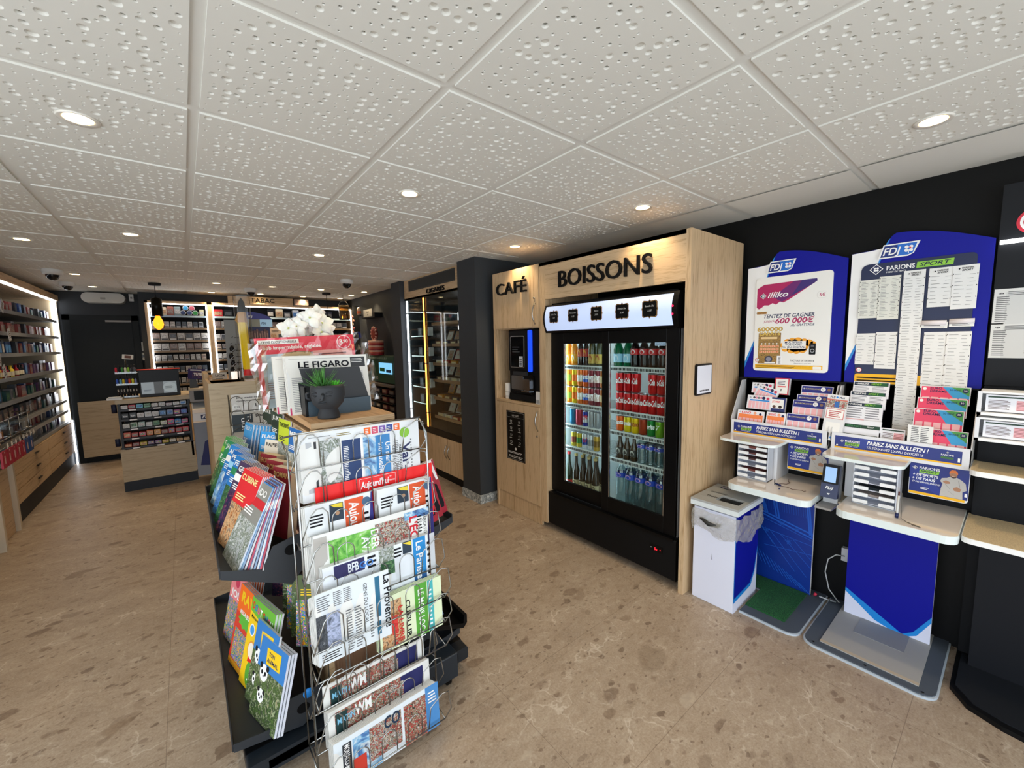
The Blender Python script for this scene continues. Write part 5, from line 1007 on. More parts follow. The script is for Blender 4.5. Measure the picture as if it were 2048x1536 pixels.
# ============================================================ NEWSPAPER AND MAGAZINE ISLAND
IX0, IX1, IY0, IY1 = .345, .665, 1.62, 2.66
TOPZ = 1.25
t = thing('magazine_gondola', 'free-standing wooden gondola with dark metal magazine trays in the foreground', 'gondola', (.5, 2.1, 0))
b = MB(); b.box(IX0 + .01, IY0 + .012, .10, IX1 - .01, IY1 - .01, TOPZ - .05, OAKX); b.box(IX0 + .03, IY0 + .004, .12, IX1 - .03, IY0 + .014, TOPZ - .06, WALN); b.build('core', t)
b = MB(); b.box(IX0 - .0, IY0 - .005, TOPZ - .022, IX1, IY1, TOPZ, OAKT); b.box(IX0 - .0, IY0 - .0055, TOPZ - .022, IX1, IY0 - .005, TOPZ, OAKX); b.build('wooden_top', t, bevel=.001)
MB().box(IX0 + .0, IY0 + .0, TOPZ - .10, IX1 - .0, IY0 + .01, TOPZ - .026, OAKX).build('front_rail', t)
for x in (IX0 + .03, IX1 - .03):
    MB().cyl((x, IY0 - .012, TOPZ - .045), (x, IY0 + .0, TOPZ - .045), .008, CHR, 12).box(x - .006, IY0 - .02, TOPZ - .07, x + .006, IY0 - .004, TOPZ - .05, CHR).build('hook_screw', t)
def tray(z, x_out, x_in, drop, parent, s):
    """angled metal shelf on one side; s=-1 left, +1 right"""
    b = MB(); cx = .505
    xo = cx + s * x_out; xi = cx + s * x_in; th = .004
    P = [(xi, z + drop), (xo, z), (xo, z + .035), (xo + s * th, z + .035), (xo + s * th, z - th), (xi, z + drop - th)]
    if s < 0: P = P[::-1]
    b.prism(P, IY0 - .01, IY1, TRAY, 'y')
    # near end cheek, triangular with a rear rise
    q = [(xo, z - .004), (xo, z + .03), (xi, z + .06), (xi, z + drop - .05)]
    if s < 0: q = q[::-1]
    b.build('metal_tray', parent)
    MB().prism(q, IY1, IY1 + .004, TRAY, 'y').build('tray_cheek', parent)
    n = MB()
    q5 = [(xo, z - .004), (xo, z + .026), (xo + (xi - xo) * .38, z + .026 + drop * .38), (xo + (xi - xo) * .5, z + .11 + drop * .5), (xi + s * .03, z + .09), (xi, z + .02), (xi + s * .10, z + drop)]; n.prism(q5 if s > 0 else q5[::-1], IY0 - .016, IY0 - .012, TRAY, 'y')
    n.add([(xi + s * .095 + .022 * math.cos(a * PI / 8), IY0 - .0168, z + .03 + .02 * math.sin(a * PI / 8)) for a in range(16)], [tuple(range(16))], mat('050506', .9))
    n.build('tray_end', parent)
for s in (-1,):
    tray(.775, .465, .16, -.10, t, s); tray(.15, .475, .16, -.04, t, s)
tray(.71, .41, .16, -.06, t, 1); tray(.15, .43, .16, -.04, t, 1)
b = MB(); b.box(.06, IY0 + .0, .03, .95, IY1, .10, BLKM); b.box(.12, IY0 - .06, .05, .90, IY0, .09, BLKM); b.box(.70, 1.50, .035, .86, 1.62, .15, mat('202830', .4)); b.rbox(.06, .04, .95, .10, 1.56, 1.62, .01, mat('1a2128', .4), 'y')
b.build('black_base', t, bevel=.004)
for (x, y) in ((.82, 1.53), (.13, 1.66), (.82, 2.6), (.13, 2.6)): MB().cyl((x - .01, y, .022), (x + .01, y, .022), .022, BLK, 14).box(x - .012, y - .02, .022, x + .012, y + .02, .045, BLKM).build('castor', t)
# lower right tray lip (slanted black tray at the front right)
b = MB(); P = [(.66, .30), (.93, .20), (.95, .22), (.95, .26), (.935, .26), (.93, .222), (.66, .32)]; b.prism(P, 1.56, 2.66, BLK, 'y'); b.build('metal_tray', t)
# ------------------------------------------------------------ wire rack on the front
RX0, RX1, RY = .248, .698, 1.40
WIRE = mat('a8aaa8', .25, 1.)
t = thing('wire_newspaper_rack', 'tall silver wire newspaper rack hooked on the front of the gondola', 'rack', (.47, 1.45, 0))
b = MB()
for x in (RX0, RX1): b.sweep([(x, RY - .0, .09), (x, RY, 1.2), (x - .004 if x > .5 else x + .02, RY + .05, 1.25), (x, IY0 - .015, 1.215)], .0035, WIRE, 6); b.sweep([(x, RY + .13, .09), (x, RY + .13, 1.17), (x, IY0 - .005, 1.20)], .003, WIRE, 6); b.sweep([(x, RY, .09), (x, RY + .13, .09)], .003, WIRE, 6)
b.sweep([(RX0, RY + .05, 1.252), (RX1, RY + .05, 1.252)], .003, WIRE, 6); b.sweep([(RX0, RY + .13, .09), (RX1, RY + .13, .09)], .003, WIRE, 6)
for x in (.33, .47, .61): b.sweep([(x, RY + .13, .09), (x, RY + .13, 1.2)], .002, WIRE, 5)
b.build('side_frame', t)
ZT = [1.24, 1.12, 1.006, .90, .80, .70, .60, .50, .385, .28, .17]
def arch(x, z, w_, h_, y=RY):
    r = w_ / 2; pts = [(x - r, y, z)]
    for k in range(7):
        a = PI - PI * k / 6; pts.append((x + r * math.cos(a), y, z + h_ - r + r * math.sin(a)))
    pts.append((x + r, y, z)); return pts
RYS = [1.474, 1.460, 1.412, 1.377, 1.352, 1.312, 1.312, 1.315, 1.444, 1.398, 1.343]
for z, RY_ in zip(ZT, RYS):
    b = MB(); zb = z - .115; RY = RY_ + .004
    b.sweep([(RX0 - .004, RY + .03, zb), (RX0 - .004, RY - .004, zb - .01), (RX0 - .004, RY - .012, zb), (RX0 + .03, RY - .016, z - .02), (RX0 + .05, RY - .016, z), (RX0 + .07, RY - .016, z), (RX0 + .085, RY - .014, z - .02), (RX0 + .088, RY - .012, zb)], .0022, WIRE, 6)
    b.sweep([(RX1 + .004, RY + .03, zb), (RX1 + .004, RY - .004, zb - .01), (RX1 + .03, RY - .012, zb + .03), (RX1 + .02, RY - .01, z - .01), (RX1 - .01, RY - .014, z), (RX1 - .06, RY - .014, z - .03), (RX1 - .07, RY - .012, zb)], .0022, WIRE, 6)
    for x in (RX0 + .125, RX0 + .225, RX0 + .325): b.sweep(arch(x, zb, .055, .095, RY - .012), .002, WIRE, 5)
    b.sweep([(RX0, RY - .012, zb), (RX1, RY - .012, zb)], .0025, WIRE, 6)
    for x in (RX0, RX1): b.sweep([(x, RY - .012, zb), (x, 1.40, zb + .01)], .0018, WIRE, 5)
    b.build('wire_pocket', t)
RY = 1.40
PE = mat('cfcfcc', .75)
def paper(x, y, z, w_, h_, th, tilt, prn, lab, name='newspaper', group=None, bow=.0025, pages=PAP, yaw=0., roll=0., face='S', cat='newspaper', stuff=True):
    """folded paper standing at x,y,z (lower left corner of its front), leaning back by tilt degrees"""
    b = MB(); k = 8; b.sub = .02
    # body: closed slab with rounded folded top
    prof = [(0, 0), (h_ - th * .5, 0)]
    for q in range(1, 4): a = PI / 2 * q / 4; prof.append((h_ - th * .5 + th * .5 * math.sin(a), -th * .5 + th * .5 * math.cos(a)))
    prof += [(h_, -th * .5), (h_ - th * .3, -th * .85), (h_ - th * .5, -th), (0, -th)]
    sx = 6; m_ = len(prof); vs = []
    for i in range(sx + 1): vs += [(w_ * i / sx, p[0], p[1]) for p in prof]
    fs = [(i * m_ + j, (i + 1) * m_ + j, (i + 1) * m_ + (j + 1) % m_, i * m_ + (j + 1) % m_) for i in range(sx) for j in range(m_)]
    b.add(vs, fs, pages); b.add(vs[:m_], [tuple(range(m_))], pages); b.add(vs[-m_:], [tuple(range(m_ - 1, -1, -1))], pages)
    for q in range(1, 4):      # page edges as thin dark lines on the sides and top
        nn = -th * q / 4
        b.add([(-.0004, 0, nn), (-.0004, h_ - th * .4, nn), (-.0004, h_ - th * .4, nn - .0007), (-.0004, 0, nn - .0007)], [(0, 1, 2, 3)], mat('7c7c7c', .8))
    if prn: prn(b, w_, h_)
    ph = round(z, 2) * 17 + round(x, 1) * 3; amp = bow
    def wf(v):
        return Vector((v.x, v.y, v.z + amp * math.sin(ph + v.x / w_ * 3.4) * (v.y / h_) + amp * .8 * (v.y / h_) ** 2 * (1 - v.x / w_)))
    b.warp(wf); M = frame((x, y, z), face, math.radians(tilt), math.radians(yaw)) @ Matrix.Rotation(math.radians(roll), 4, 'Z')
    b.warp(lambda v: M @ v)
    return tag(b.build(name), lab, cat, group)
def T(b, s, x, y, h, m, **k): b.txt(s, x, y, h, m, k.pop('n', .0012), **k)
# rotated text: reads downwards (paper lies on its side)
DN = -PI / 2
def p_varmatin(b, w_, h_):
    b.rect(.0, .0, w_, h_, mat('e6eaec', .7), .0004, 6, 1); b.rect(.02, .03, .018, h_ - .06, mat('b8bcc0', .7), .0006); b.rect(.045, .01, .008, h_ - .04, mat('3a3c40', .7), .0007); b.rect(.06, .0, .07, h_ - .03, PH['street'], .0007); b.rect(.135, .0, .065, h_ - .04, mat('28406e', .6), .0008)
    b.lines(.14, .02, .02, h_ - .08, 26, WHT, .001, jag=.4); b.rect(.2, .0, .007, h_ - .03, WHT, .0009)
    b.rect(.21, .03, .10, h_ - .07, PH['sea'], .0009); b.rect(.255, .03, .055, h_ - .07, mat('3f86c2', .6), .001)
    T(b, 'Un mari', .292, h_ - .07, .018, WHT, rot=DN, bold=.03); T(b, 'introuvable', .265, h_ - .07, .018, WHT, rot=DN, bold=.03)
    b.lines(.325, .03, .02, h_ - .1, 20, mat('6a6c70', .7), .0009); T(b, 'Une infirmière tuée', .318, h_ - .09, .009, INK, rot=DN, w=.15)
    b.lines(.345, .02, .012, h_ - .12, 18, mat('8a8c90', .7), .0009)
    T(b, 'Var-matin', .358, h_ - .085, .033, mat('22285a', .6), rot=DN, w=.24, bold=.035); T(b, 'RÉSEAU SOCIAL', .345, h_ - .09, .008, INK, rot=DN, w=.13)
    b.lines(.392, .05, .006, h_ - .12, 10, mat('6a6c70', .7), .0009)
    b.disc(.37, h_ - .045, .02, SPG, .0012, 20)
    for i, m in enumerate((ORG, mat('d0506a', .6), mat('7a5aa8', .6), mat('3a4f9a', .6), ORG)): b.rect(.215 + i * .028, h_ - .032, .024, .026, m, .001); b.lines(.22 + i * .028, h_ - .028, .012, .018, 3, WHT, .0014)
    b.lines(.12, h_ - .022, .05, .012, 2, mat('8a7a2a', .7), .001); b.rect(.03, h_ - .016, .07, .0015, INK, .001)
W0 = .272
for k in range(5):
    paper(W0 - .004 + k * .002, 1.478 + (4 - k) * .0085, 1.005, .43, .235, .0062, 2, p_varmatin if k == 4 else None, ('front copy of the sideways Var-matin newspaper in the top pocket', 'copy of the sideways newspaper behind the front one in the top pocket')[k != 4], group='newspapers in the top pocket', bow=.004)
RC = mat('ee1c1c', .4)
def p_red(b, w_, h_):
    b.rect(0, 0, w_, h_, RC, .0004, 6, 1); b.rect(.15, h_ - .006, .135, .0012, WHT, .001); b.rect(.15, h_ - .05, .0012, .044, WHT, .001); b.rect(.284, h_ - .05, .0012, .044, WHT, .001)
    T(b, "Aujourd'hui", .153, h_ - .040, .024, WHT, w=.105, bold=.05, shear=.1); T(b, 'en', .262, h_ - .018, .006, WHT); T(b, 'FRANCE', .26, h_ - .034, .006, WHT, w=.022)
o = paper(.312, 1.466, .84, .44, .215, .003, 1, p_red, 'bright red header card reading Aujourd\'hui across the rack', 'header_card', bow=.001, pages=RC, cat='sign')
def p_auj(b, w_, h_):
    b.rect(0, 0, w_, h_, mat('e8ecee', .7), .0004, 6, 1); b.lines(.012, h_ - .075, .05, .045, 4, INK, .0008, th=.5); b.rect(0.0, .0, w_ * .28, h_ * .46, PH['jungle'], .0008); b.rect(.0, h_ * .05, w_ * .24, h_ * .14, mat('c8a86a', .6), .001)
    b.rect(.075, h_ - .07, .045, .06, mat('2a3a4a', .6), .0008); b.poly([(.078, h_ - .012), (.118, h_ - .012), (.118, h_ - .03), (.09, h_ - .022)], mat('e8d03a', .6), .001); b.disc(.1, h_ - .045, .007, mat('b08a6a', .6), .001)
    b.rect(.125, .0, .065, h_ - .008, mat('e05a2c', .6), .0009); T(b, "Aujourd'hui", .14, h_ - .02, .034, WHT, rot=DN, w=.17, bold=.04); b.disc(.2, h_ - .03, .016, mat('4a6a8a', .6), .0011); b.lines(.19, h_ - .12, .02, .06, 3, INK, .0008)
    b.poly([(w_, 0), (w_, h_), (w_ - .005, h_), (w_ - .03, .0)], mat('2b2a7a', .6), .0014)
for k in range(3): paper(.262 + .003 * k, 1.418 + .0115 * (2 - k), .75, .222, .262 - .004 * (2 - k), .011, 2, p_auj if k == 2 else None, ('front left copy of the orange titled newspaper below the red card', 'left copy behind the front orange titled newspaper')[k != 2], group='left copies of the orange titled newspaper')
for k in range(3): paper(.503 + .002 * k, 1.419 + .0105 * (2 - k), .75, .218, .262, .010, 2, p_auj if k == 2 else None, ('front right copy of the orange titled newspaper below the red card', 'right copy behind the front orange titled newspaper')[k != 2], group='right copies of the orange titled newspaper')
def p_equipe(b, w_, h_):
    b.rect(0, 0, w_, h_, PAP, .0004, 6, 1); b.rect(.0, .0, .04, h_ - .01, mat('b8b4ae', .7), .0006); b.rect(.045, .0, .19, h_ - .03, PH['field'], .0008); b.rect(.10, .0, .0015, h_ - .03, WHT, .001); b.rect(.2, .0, .13, h_ - .02, PH['crowd'], .0009)
    T(b, 'DERNIER', .185, h_ - .035, .026, WHT, rot=DN, w=.15, bold=.04); T(b, 'AVANT', .152, h_ - .05, .026, WHT, rot=DN, w=.12, bold=.04)
    b.rect(.325, .0, .05, h_, PAP, .001); T(b, "L'ÉQUIPE", .33, h_ - .03, .03, mat('d01c2c', .6), n=.0014, rot=DN, w=.19, bold=.05); b.rect(.375, .0, .01, h_, WHT, .001); b.lines(.36, h_ - .1, .02, .07, 6, INK, .0014); T(b, 'MERCATO', .385, h_ - .03, .012, INK, rot=DN, w=.08)
    b.rect(.31, h_ - .04, .1, .03, PH['sea'], .0011)
for k in range(5): paper(.268 + .003 * k, 1.383 + .0065 * (4 - k), .66, .403, .263 - .003 * (4 - k), .0045, 2, p_equipe if k == 4 else None, ('front sports newspaper with green photo of players', 'copy behind the front sports newspaper')[k != 4], group='sports newspapers in one pocket')
def p_paris(b, w_, h_):
    b.rect(0, 0, w_, h_, mat('e4eaf0', .7), .0004, 6, 1); b.rect(.035, h_ - .05, .10, .045, mat('2a2858', .6), .0008); T(b, 'BFB', .08, h_ - .042, .03, mat('dfe4ea', .6), w=.035, bold=.04); T(b, 'GO', .117, h_ - .042, .022, mat('3a7ac8', .6), bold=.04)
    b.lines(.145, h_ - .055, .035, .05, 3, INK, .0008, th=.5); b.rect(.185, h_ - .09, .055, .09, PH['street'], .0008); b.rect(.19, h_ - .1, .05, .05, PH['green'], .001); b.lines(.24, h_ - .05, .03, .04, 3, INK, .0008, th=.5)
    b.rect(.272, h_ - .045, .035, .045, mat('2a3a4a', .6), .0009); b.poly([(.274, h_ - .004), (.305, h_ - .004), (.305, h_ - .02)], mat('e8d03a', .6), .001)
    b.rect(.312, .0, .05, h_, mat('2288cc', .6), .0009); b.rect(.312, .0, .05, h_ * .45, mat('16528c', .6), .001); T(b, 'Le Parisien', .324, h_ - .015, .026, WHT, rot=DN, w=.16, bold=.03); b.lines(.368, .02, .012, h_ - .04, 9, INK, .0008); b.rect(.38, .0, .02, h_, mat('c8ccd0', .7), .0007)
for k in range(4): paper(.289 + .002 * k, 1.357 + .0055 * (3 - k), .57, .373, .248, .004, 2, p_paris if k == 3 else None, ('front newspaper with light blue Le Parisien title strip', 'copy behind the light blue titled newspaper')[k != 3], group='light blue titled newspapers')
def p_var2(b, w_, h_):
    b.rect(0, 0, w_, h_, mat('dfe6ea', .7), .0004, 6, 1); b.rect(.0, .045, w_ * .30, h_ * .5, PH['moun'], .0008); b.rect(.0, .045, .03, h_ * .5, PH['dark'], .001); b.lines(.01, .008, .06, .03, 4, INK, .0008)
    b.lines(.005, h_ - .06, .04, .05, 7, mat('6a6c70', .7), .0008); b.lines(.055, h_ - .06, .06, .05, 8, mat('6a6c70', .7), .0008, cols=2); b.lines(.09, .01, .05, h_ * .6, 16, mat('6a6c70', .7), .0008, cols=2)
    T(b, 'GENS DU LOCAL', .15, h_ - .02, .012, INK, rot=DN, w=.14); b.rect(.188, h_ * .35, .016, h_ * .6, mat('2a6a8a', .6), .0009); b.rect(.188, .02, .014, h_ * .2, mat('2a6a8a', .6), .0009); b.lines(.165, .02, .012, h_ * .5, 12, mat('6a6c70', .7), .0008); T(b, 'La Provence', .218, h_ - .015, .026, INK, rot=DN, w=.19, bold=.03)
for k in range(6): paper(.246 + .0025 * k, 1.318 + .006 * (5 - k), .525, .24 - .003 * (k % 2), .237 - .004 * (5 - k), .0045, 2, p_var2 if k == 5 else None, ('front regional newspaper with purple mountain photo, left half of the rack', 'copy fanned out behind the mountain photo newspaper')[k != 5], group='regional newspapers with mountain photo', bow=.004)
LG_ = mat('dfeac4', .7)
def p_green(b, w_, h_):
    b.rect(0, 0, w_, h_, LG_, .0004, 6, 1); b.rect(.008, .01, .075, h_ - .03, PH['warm'], .0008); b.rect(.045, .05, .022, h_ * .35, mat('d84038', .6), .001); T(b, 'LA LIVRE', .072, h_ - .05, .016, mat('c82a2a', .6), rot=DN, w=.13, bold=.04); T(b, 'CUEILLIR', .10, h_ - .04, .016, INK, rot=DN, w=.14, bold=.04); T(b, 'LA PAIX', .05, h_ - .09, .018, mat('c82a2a', .6), rot=DN, w=.1, bold=.04)
    b.rect(.135, .0, .048, h_, mat('5aa83a', .6), .0009); T(b, 'LE MOIS LOCAL', .148, h_ - .02, .022, WHT, rot=DN, w=.19, bold=.03); b.rect(.186, .0, .022, h_, mat('4ab4b8', .6), .0009); b.lines(.19, .02, .012, h_ - .05, 9, WHT, .0012)
for k in range(4): paper(.448 + .002 * k, 1.319 + .007 * (3 - k), .465, .242, .195, .0045, 2, p_green if k == 3 else None, ('front pale green paper with green title strip, right half of the rack', 'copy behind the pale green paper')[k != 3], group='pale green papers', pages=LG_, bow=.004)
def p_cyc(b, w_, h_):
    b.rect(0, 0, w_, h_, PAP, .0004, 6, 1); b.rect(.022, .0, w_ - .05, h_ - .012, PH['cyc'], .0008); b.rect(w_ - .12, .0, .092, h_ - .012, mat('23265e', .6), .001); b.rect(w_ - .17, .0, .06, h_ - .03, PH['crowd'], .0011); b.rect(.024, .0, .04, h_ - .02, mat('1c3a3a', .6), .001)
    T(b, 'MATIN', .03, h_ - .06, .022, mat('7fc0e0', .6), w=.06, bold=.03, rot=.0); T(b, 'WM', .09, h_ - .062, .042, WHT, w=.06, bold=.05)
for k in range(1): paper(.290, 1.452, .19, .385, .150, .008, 2, p_cyc, 'lone newspaper with cyclists photo above the bottom stacks', bow=.002)
for k in range(5): paper(.286 + .001 * k, 1.405 + .0085 * (4 - k), .125, .384, .152 - .003 * (4 - k), .006, 2, p_cyc if k == 4 else None, ('front paper of the cyclists photo stack second from bottom', 'copy behind the front paper of the cyclists photo stack')[k != 4], group='cyclists photo papers')
def p_mon(b, w_, h_):
    b.rect(0, 0, w_, h_, mat('dfe8ee', .7), .0004, 6, 1); b.rect(.028, .0, .03, h_ - .02, mat('2a2e34', .6), .0008); T(b, 'MONACO-MATIN', .034, h_ - .025, .018, WHT, rot=DN, w=.13, bold=.03); b.rect(.062, .0, .1, h_ - .02, PH['sea'], .0008); b.rect(.062, .0, .045, h_ * .45, mat('c83a2a', .6), .001); b.rect(.12, .03, .12, h_ - .05, PH['crowd'], .0009)
    T(b, 'CO', .175, h_ - .06, .045, mat('16304a', .6), w=.06, bold=.04); b.rect(.25, .0, .09, h_ - .02, PH['cyc'], .001); b.rect(.34, .0, .055, h_, mat('4a8ac8', .6), .0011); b.lines(.35, h_ - .07, .035, .05, 4, WHT, .0014)
for k in range(6): paper(.283 + .001 * k, 1.350 + .0088 * (5 - k), .03, .388, .178 - .003 * (5 - k), .006, 2, p_mon if k == 5 else None, ('front paper of the lowest stack with dark and light blue strips', 'copy behind the front paper of the lowest stack')[k != 5], group='papers of the lowest stack', bow=.004)
# ------------------------------------------------------------ magazines in the left trays
def magazine(x, y, z, w_, h_, th, yaw, tilt, prn, lab, name='magazine', group=None, edge=None, bend=0., cat='magazine'):
    b = MB(); b.sub = .05; e = edge or mat('dfe2e6', .6)
    sy = 6; vs = []
    for j in range(sy + 1):
        v = h_ * j / sy; vs += [(0, v, 0), (w_, v, 0), (w_, v, -th), (0, v, -th)]
    fs = []
    for j in range(sy):
        a = 4 * j; c = a + 4
        for q in range(4): fs.append((a + q, a + (q + 1) % 4, c + (q + 1) % 4, c + q))
    fs += [(3, 2, 1, 0), (4 * sy, 4 * sy + 1, 4 * sy + 2, 4 * sy + 3)]; b.add(vs, fs, e)
    if prn: prn(b, w_, h_)
    b.warp(lambda v: Vector((v.x, v.y, v.z + bend * (v.y / h_) ** 2)))
    M = frame((x, y, z), 'W', math.radians(tilt), math.radians(yaw)); b.warp(lambda v: M @ v)
    return tag(b.build(name), lab, cat, group)
def cov(bg, ph, title, tc=None, band=None, split=.55):
    def f(b, w_, h_):
        b.rect(0, 0, w_, h_, bg, .0004, 1, 6); b.rect(0, 0, w_, h_ * split, ph, .0008, 1, 6)
        if band: b.rect(0, h_ * .72, w_, h_ * .1, band, .001)
        b.txt(title, w_ * .08, h_ * .86, h_ * .075, tc or WHT, .0014, w=w_ * .8, bold=.035)
        b.lines(w_ * .1, h_ * .6, w_ * .5, h_ * .09, 3, tc or WHT, .0014, th=.5)
    return f
cGR = cov(mat('4a9a4a', .4), PH['jungle'], 'TRAVEL', band=mat('8ac04a', .4)); cGR2 = cov(mat('2f8a5a', .4), PH['green'], 'JARDIN')
cBL = cov(mat('2f86d0', .4), PH['sea'], 'ALLEZ', band=WHT); cST = cov(mat('8a8a84', .4), PH['street'], 'RANDO', band=mat('c82c34', .4)); cBL2 = cov(mat('1f6ab8', .4), PH['blue'], 'PECHE', band=mat('9ad0f0', .4)); cBG = cov(mat('2b7ac0', .4), PH['green'], 'FEMME', band=mat('2f8a5a', .4)); cPU = cov(mat('4a3a5a', .4), PH['night'], 'GENRE', band=WHT); cRD = cov(mat('d82c34', .4), PH['warm'], 'CUISINE', mat('f4e8a0', .4)); cDG = cov(mat('27402f', .4), PH['green'], 'JUKE', band=mat('1e3026', .4), split=.3)
cLB = cov(mat('3f9ad8', .4), PH['blue'], 'TELE 7', split=.7); cMR = cov(mat('8a2430', .45), mat('8a2430', .45), 'ROMAN', mat('c8a86a', .4)); cYG = cov(mat('c8d83a', .4), PH['street'], 'TREKKING', INK)
# outer row of the upper left tray (from far to near)
groups = [(2.69, 5, cGR, 'green travel magazine', 20, 'far end'), (2.58, 5, cGR2, 'darker green garden magazine', 20, 'second position from the far end'), (2.45, 4, cBL, 'blue magazine', 21, 'third position from the far end'), (2.31, 4, cBL2, 'bright blue magazine', 21, 'middle'), (2.18, 4, cBG, 'blue and green magazine', 21, 'place before the purple ones'), (2.07, 6, cPU, 'dark purple magazine', 22, 'place before the red ones'), (1.93, 6, cRD, 'red cookery magazine', 22, 'near end')]
for (y, n, c, nm, tl, pos) in groups:
    for k in range(n):
        magazine(.048 + .0085 * k, y - .004 * k, .779, .20, .29, .0045, 11, tl - .4 * k, c, 'front copy of the %s, upper left tray' % nm if k == 0 else 'copy of the %s behind its front copy' % nm, group='%s copies' % nm if k else None, bend=-.006)
for k in range(9):
    magazine(.052 + .0095 * k, 1.81 - .003 * k, .76, .185, .30, .0062, 9, 25 - 1.15 * k, cST if k == 0 else (cBL if k % 3 == 1 else cPU), 'leftmost copy of the thick edge-on pile at the near end of the upper left tray' if k == 0 else 'copy in the thick edge-on pile at the near end of the tray', group='edge-on copies of the near magazine pile' if k else None, edge=(mat('d8dde2', .6), mat('9ab4d0', .6), mat('e8e8e8', .6), mat('c85a6a', .6))[k % 4], bend=-.008)
# inner row
for k in range(8):
    magazine(.195 + .0113 * k, 2.64 - .022 * k, .88, .15, .25, .005, 8, 8, cLB, 'front copy of the light blue television magazines in the inner row' if k == 0 else 'light blue television magazine overlapping in the inner row', group='light blue television magazines' if k else None, bend=-.01)
magazine(.235, 2.33, .90, .13, .22, .006, 30, 12, cov(mat('3a9ae0', .4), PH['warm'], 'PLAGE'), 'blue beach puzzle magazine between the light blue ones and the maroon books')
magazine(.235, 2.22, .88, .13, .22, .006, 25, 12, cov(mat('e8e0d0', .4), PH['warm'], 'PAPIER', INK), 'cream magazine just behind the maroon books')
for k in range(3):
    magazine(.205 + .004 * k, 2.11 - .135 * k, .79, .12, .27, .036, 22, 8, cMR, ('farthest', 'middle', 'nearest')[k] + ' thick maroon book in the row on the near inner shelf', 'thick_book', edge=mat('d9c4a8', .6), cat='book')
for k, (y, x) in enumerate(((2.62, .30), (2.33, .30))):
    magazine(x, y, .965, .17, .25, .007, 6, 6, cDG, ('farther', 'nearer')[k] + ' dark green magazine leaning under the wooden top')
magazine(.30, 2.14, .965, .15, .24, .006, 8, 6, cYG, 'yellow green hiking magazine leaning under the wooden top'); magazine(.305, 1.93, .965, .14, .23, .006, 8, 6, cov(mat('2a6ab0', .4), PH['street'], 'MER'), 'blue and grey magazine leaning under the wooden top near the front')
# lower left tray: children's magazines
KYE = mat('f2c81a', .4)
def kid_yellow(b, w_, h_):
    b.rect(0, 0, w_, h_, KYE, .0004, 1, 6); b.poly([(0, h_ * .84), (w_, h_ * .74), (w_, h_), (0, h_)], mat('6ab43a', .4), .0008); 
    for i, ch in enumerate('DOUTCHOU'): b.txt(ch, w_ * (.06 + .112 * i), h_ * (.875 - .008 * i), h_ * .075, (RED, mat('2a6ac8', .4), mat('e0408a', .4), WHT)[i % 4], .0014, bold=.06, w=w_ * .095)
    b.txt('Mon premier magazine', w_ * .08, h_ * .77, h_ * .035, INK, .0014, w=w_ * .75, bold=.03, rot=-.06)
    b.disc(w_ * .2, h_ * .64, w_ * .11, WHT, .001); b.disc(w_ * .2, h_ * .64, w_ * .085, mat('3a9ae0', .4), .0014); b.disc(w_ * .3, h_ * .42, w_ * .17, mat('e89a3a', .4), .001); b.disc(w_ * .3, h_ * .42, w_ * .14, mat('f6ecd8', .4), .0014); b.disc(w_ * .62, h_ * .52, w_ * .12, mat('b8301c', .4), .001, sy=1.6); b.disc(w_ * .4, h_ * .17, w_ * .2, mat('5aa43a', .4), .001, sy=1.2)
    for i in range(4): b.disc(w_ * (.32 + .06 * i), h_ * (.1 + .03 * (i % 2)), w_ * .022, WHT, .0014, 8)
    b.poly([(w_ * .2, h_ * .28), (w_ * .7, h_ * .33), (w_ * .68, h_ * .39), (w_ * .22, h_ * .34)], RED, .0012)
def kid_red(b, w_, h_):
    b.rect(0, 0, w_, h_, mat('d03a2a', .4), .0004, 1, 6); b.rect(0, h_ * .66, w_, h_ * .34, ORG, .0008); b.txt('RAVI', w_ * .15, h_ * .8, h_ * .13, KYE, .0014, w=w_ * .75, bold=.07); b.txt('MEGA JEUX', w_ * .2, h_ * .66, h_ * .05, WHT, .0014, w=w_ * .6, bold=.05)
    b.poly([(w_ * (.5 + .38 * (1 if k % 2 else .7) * math.cos(k * PI / 9)), h_ * (.6 + .1 * (1 if k % 2 else .7) * math.sin(k * PI / 9))) for k in range(18)], mat('5ab43a', .4), .0012); b.rect(w_ * .1, h_ * .08, w_ * .8, h_ * .38, PH['toys'], .001); b.rect(0, 0, w_, h_ * .07, mat('e0a028', .4), .001)
def kid_pink(b, w_, h_):
    b.rect(0, 0, w_, h_, mat('e8848a', .4), .0004, 1, 6); b.rect(0, 0, w_, h_ * .6, PH['toys'], .0008); b.txt('JOLIE', w_ * .1, h_ * .65, h_ * .1, WHT, .0014, w=w_ * .8, bold=.05); b.disc(w_ * .4, h_ * .87, w_ * .12, mat('c83a5a', .4), .001)
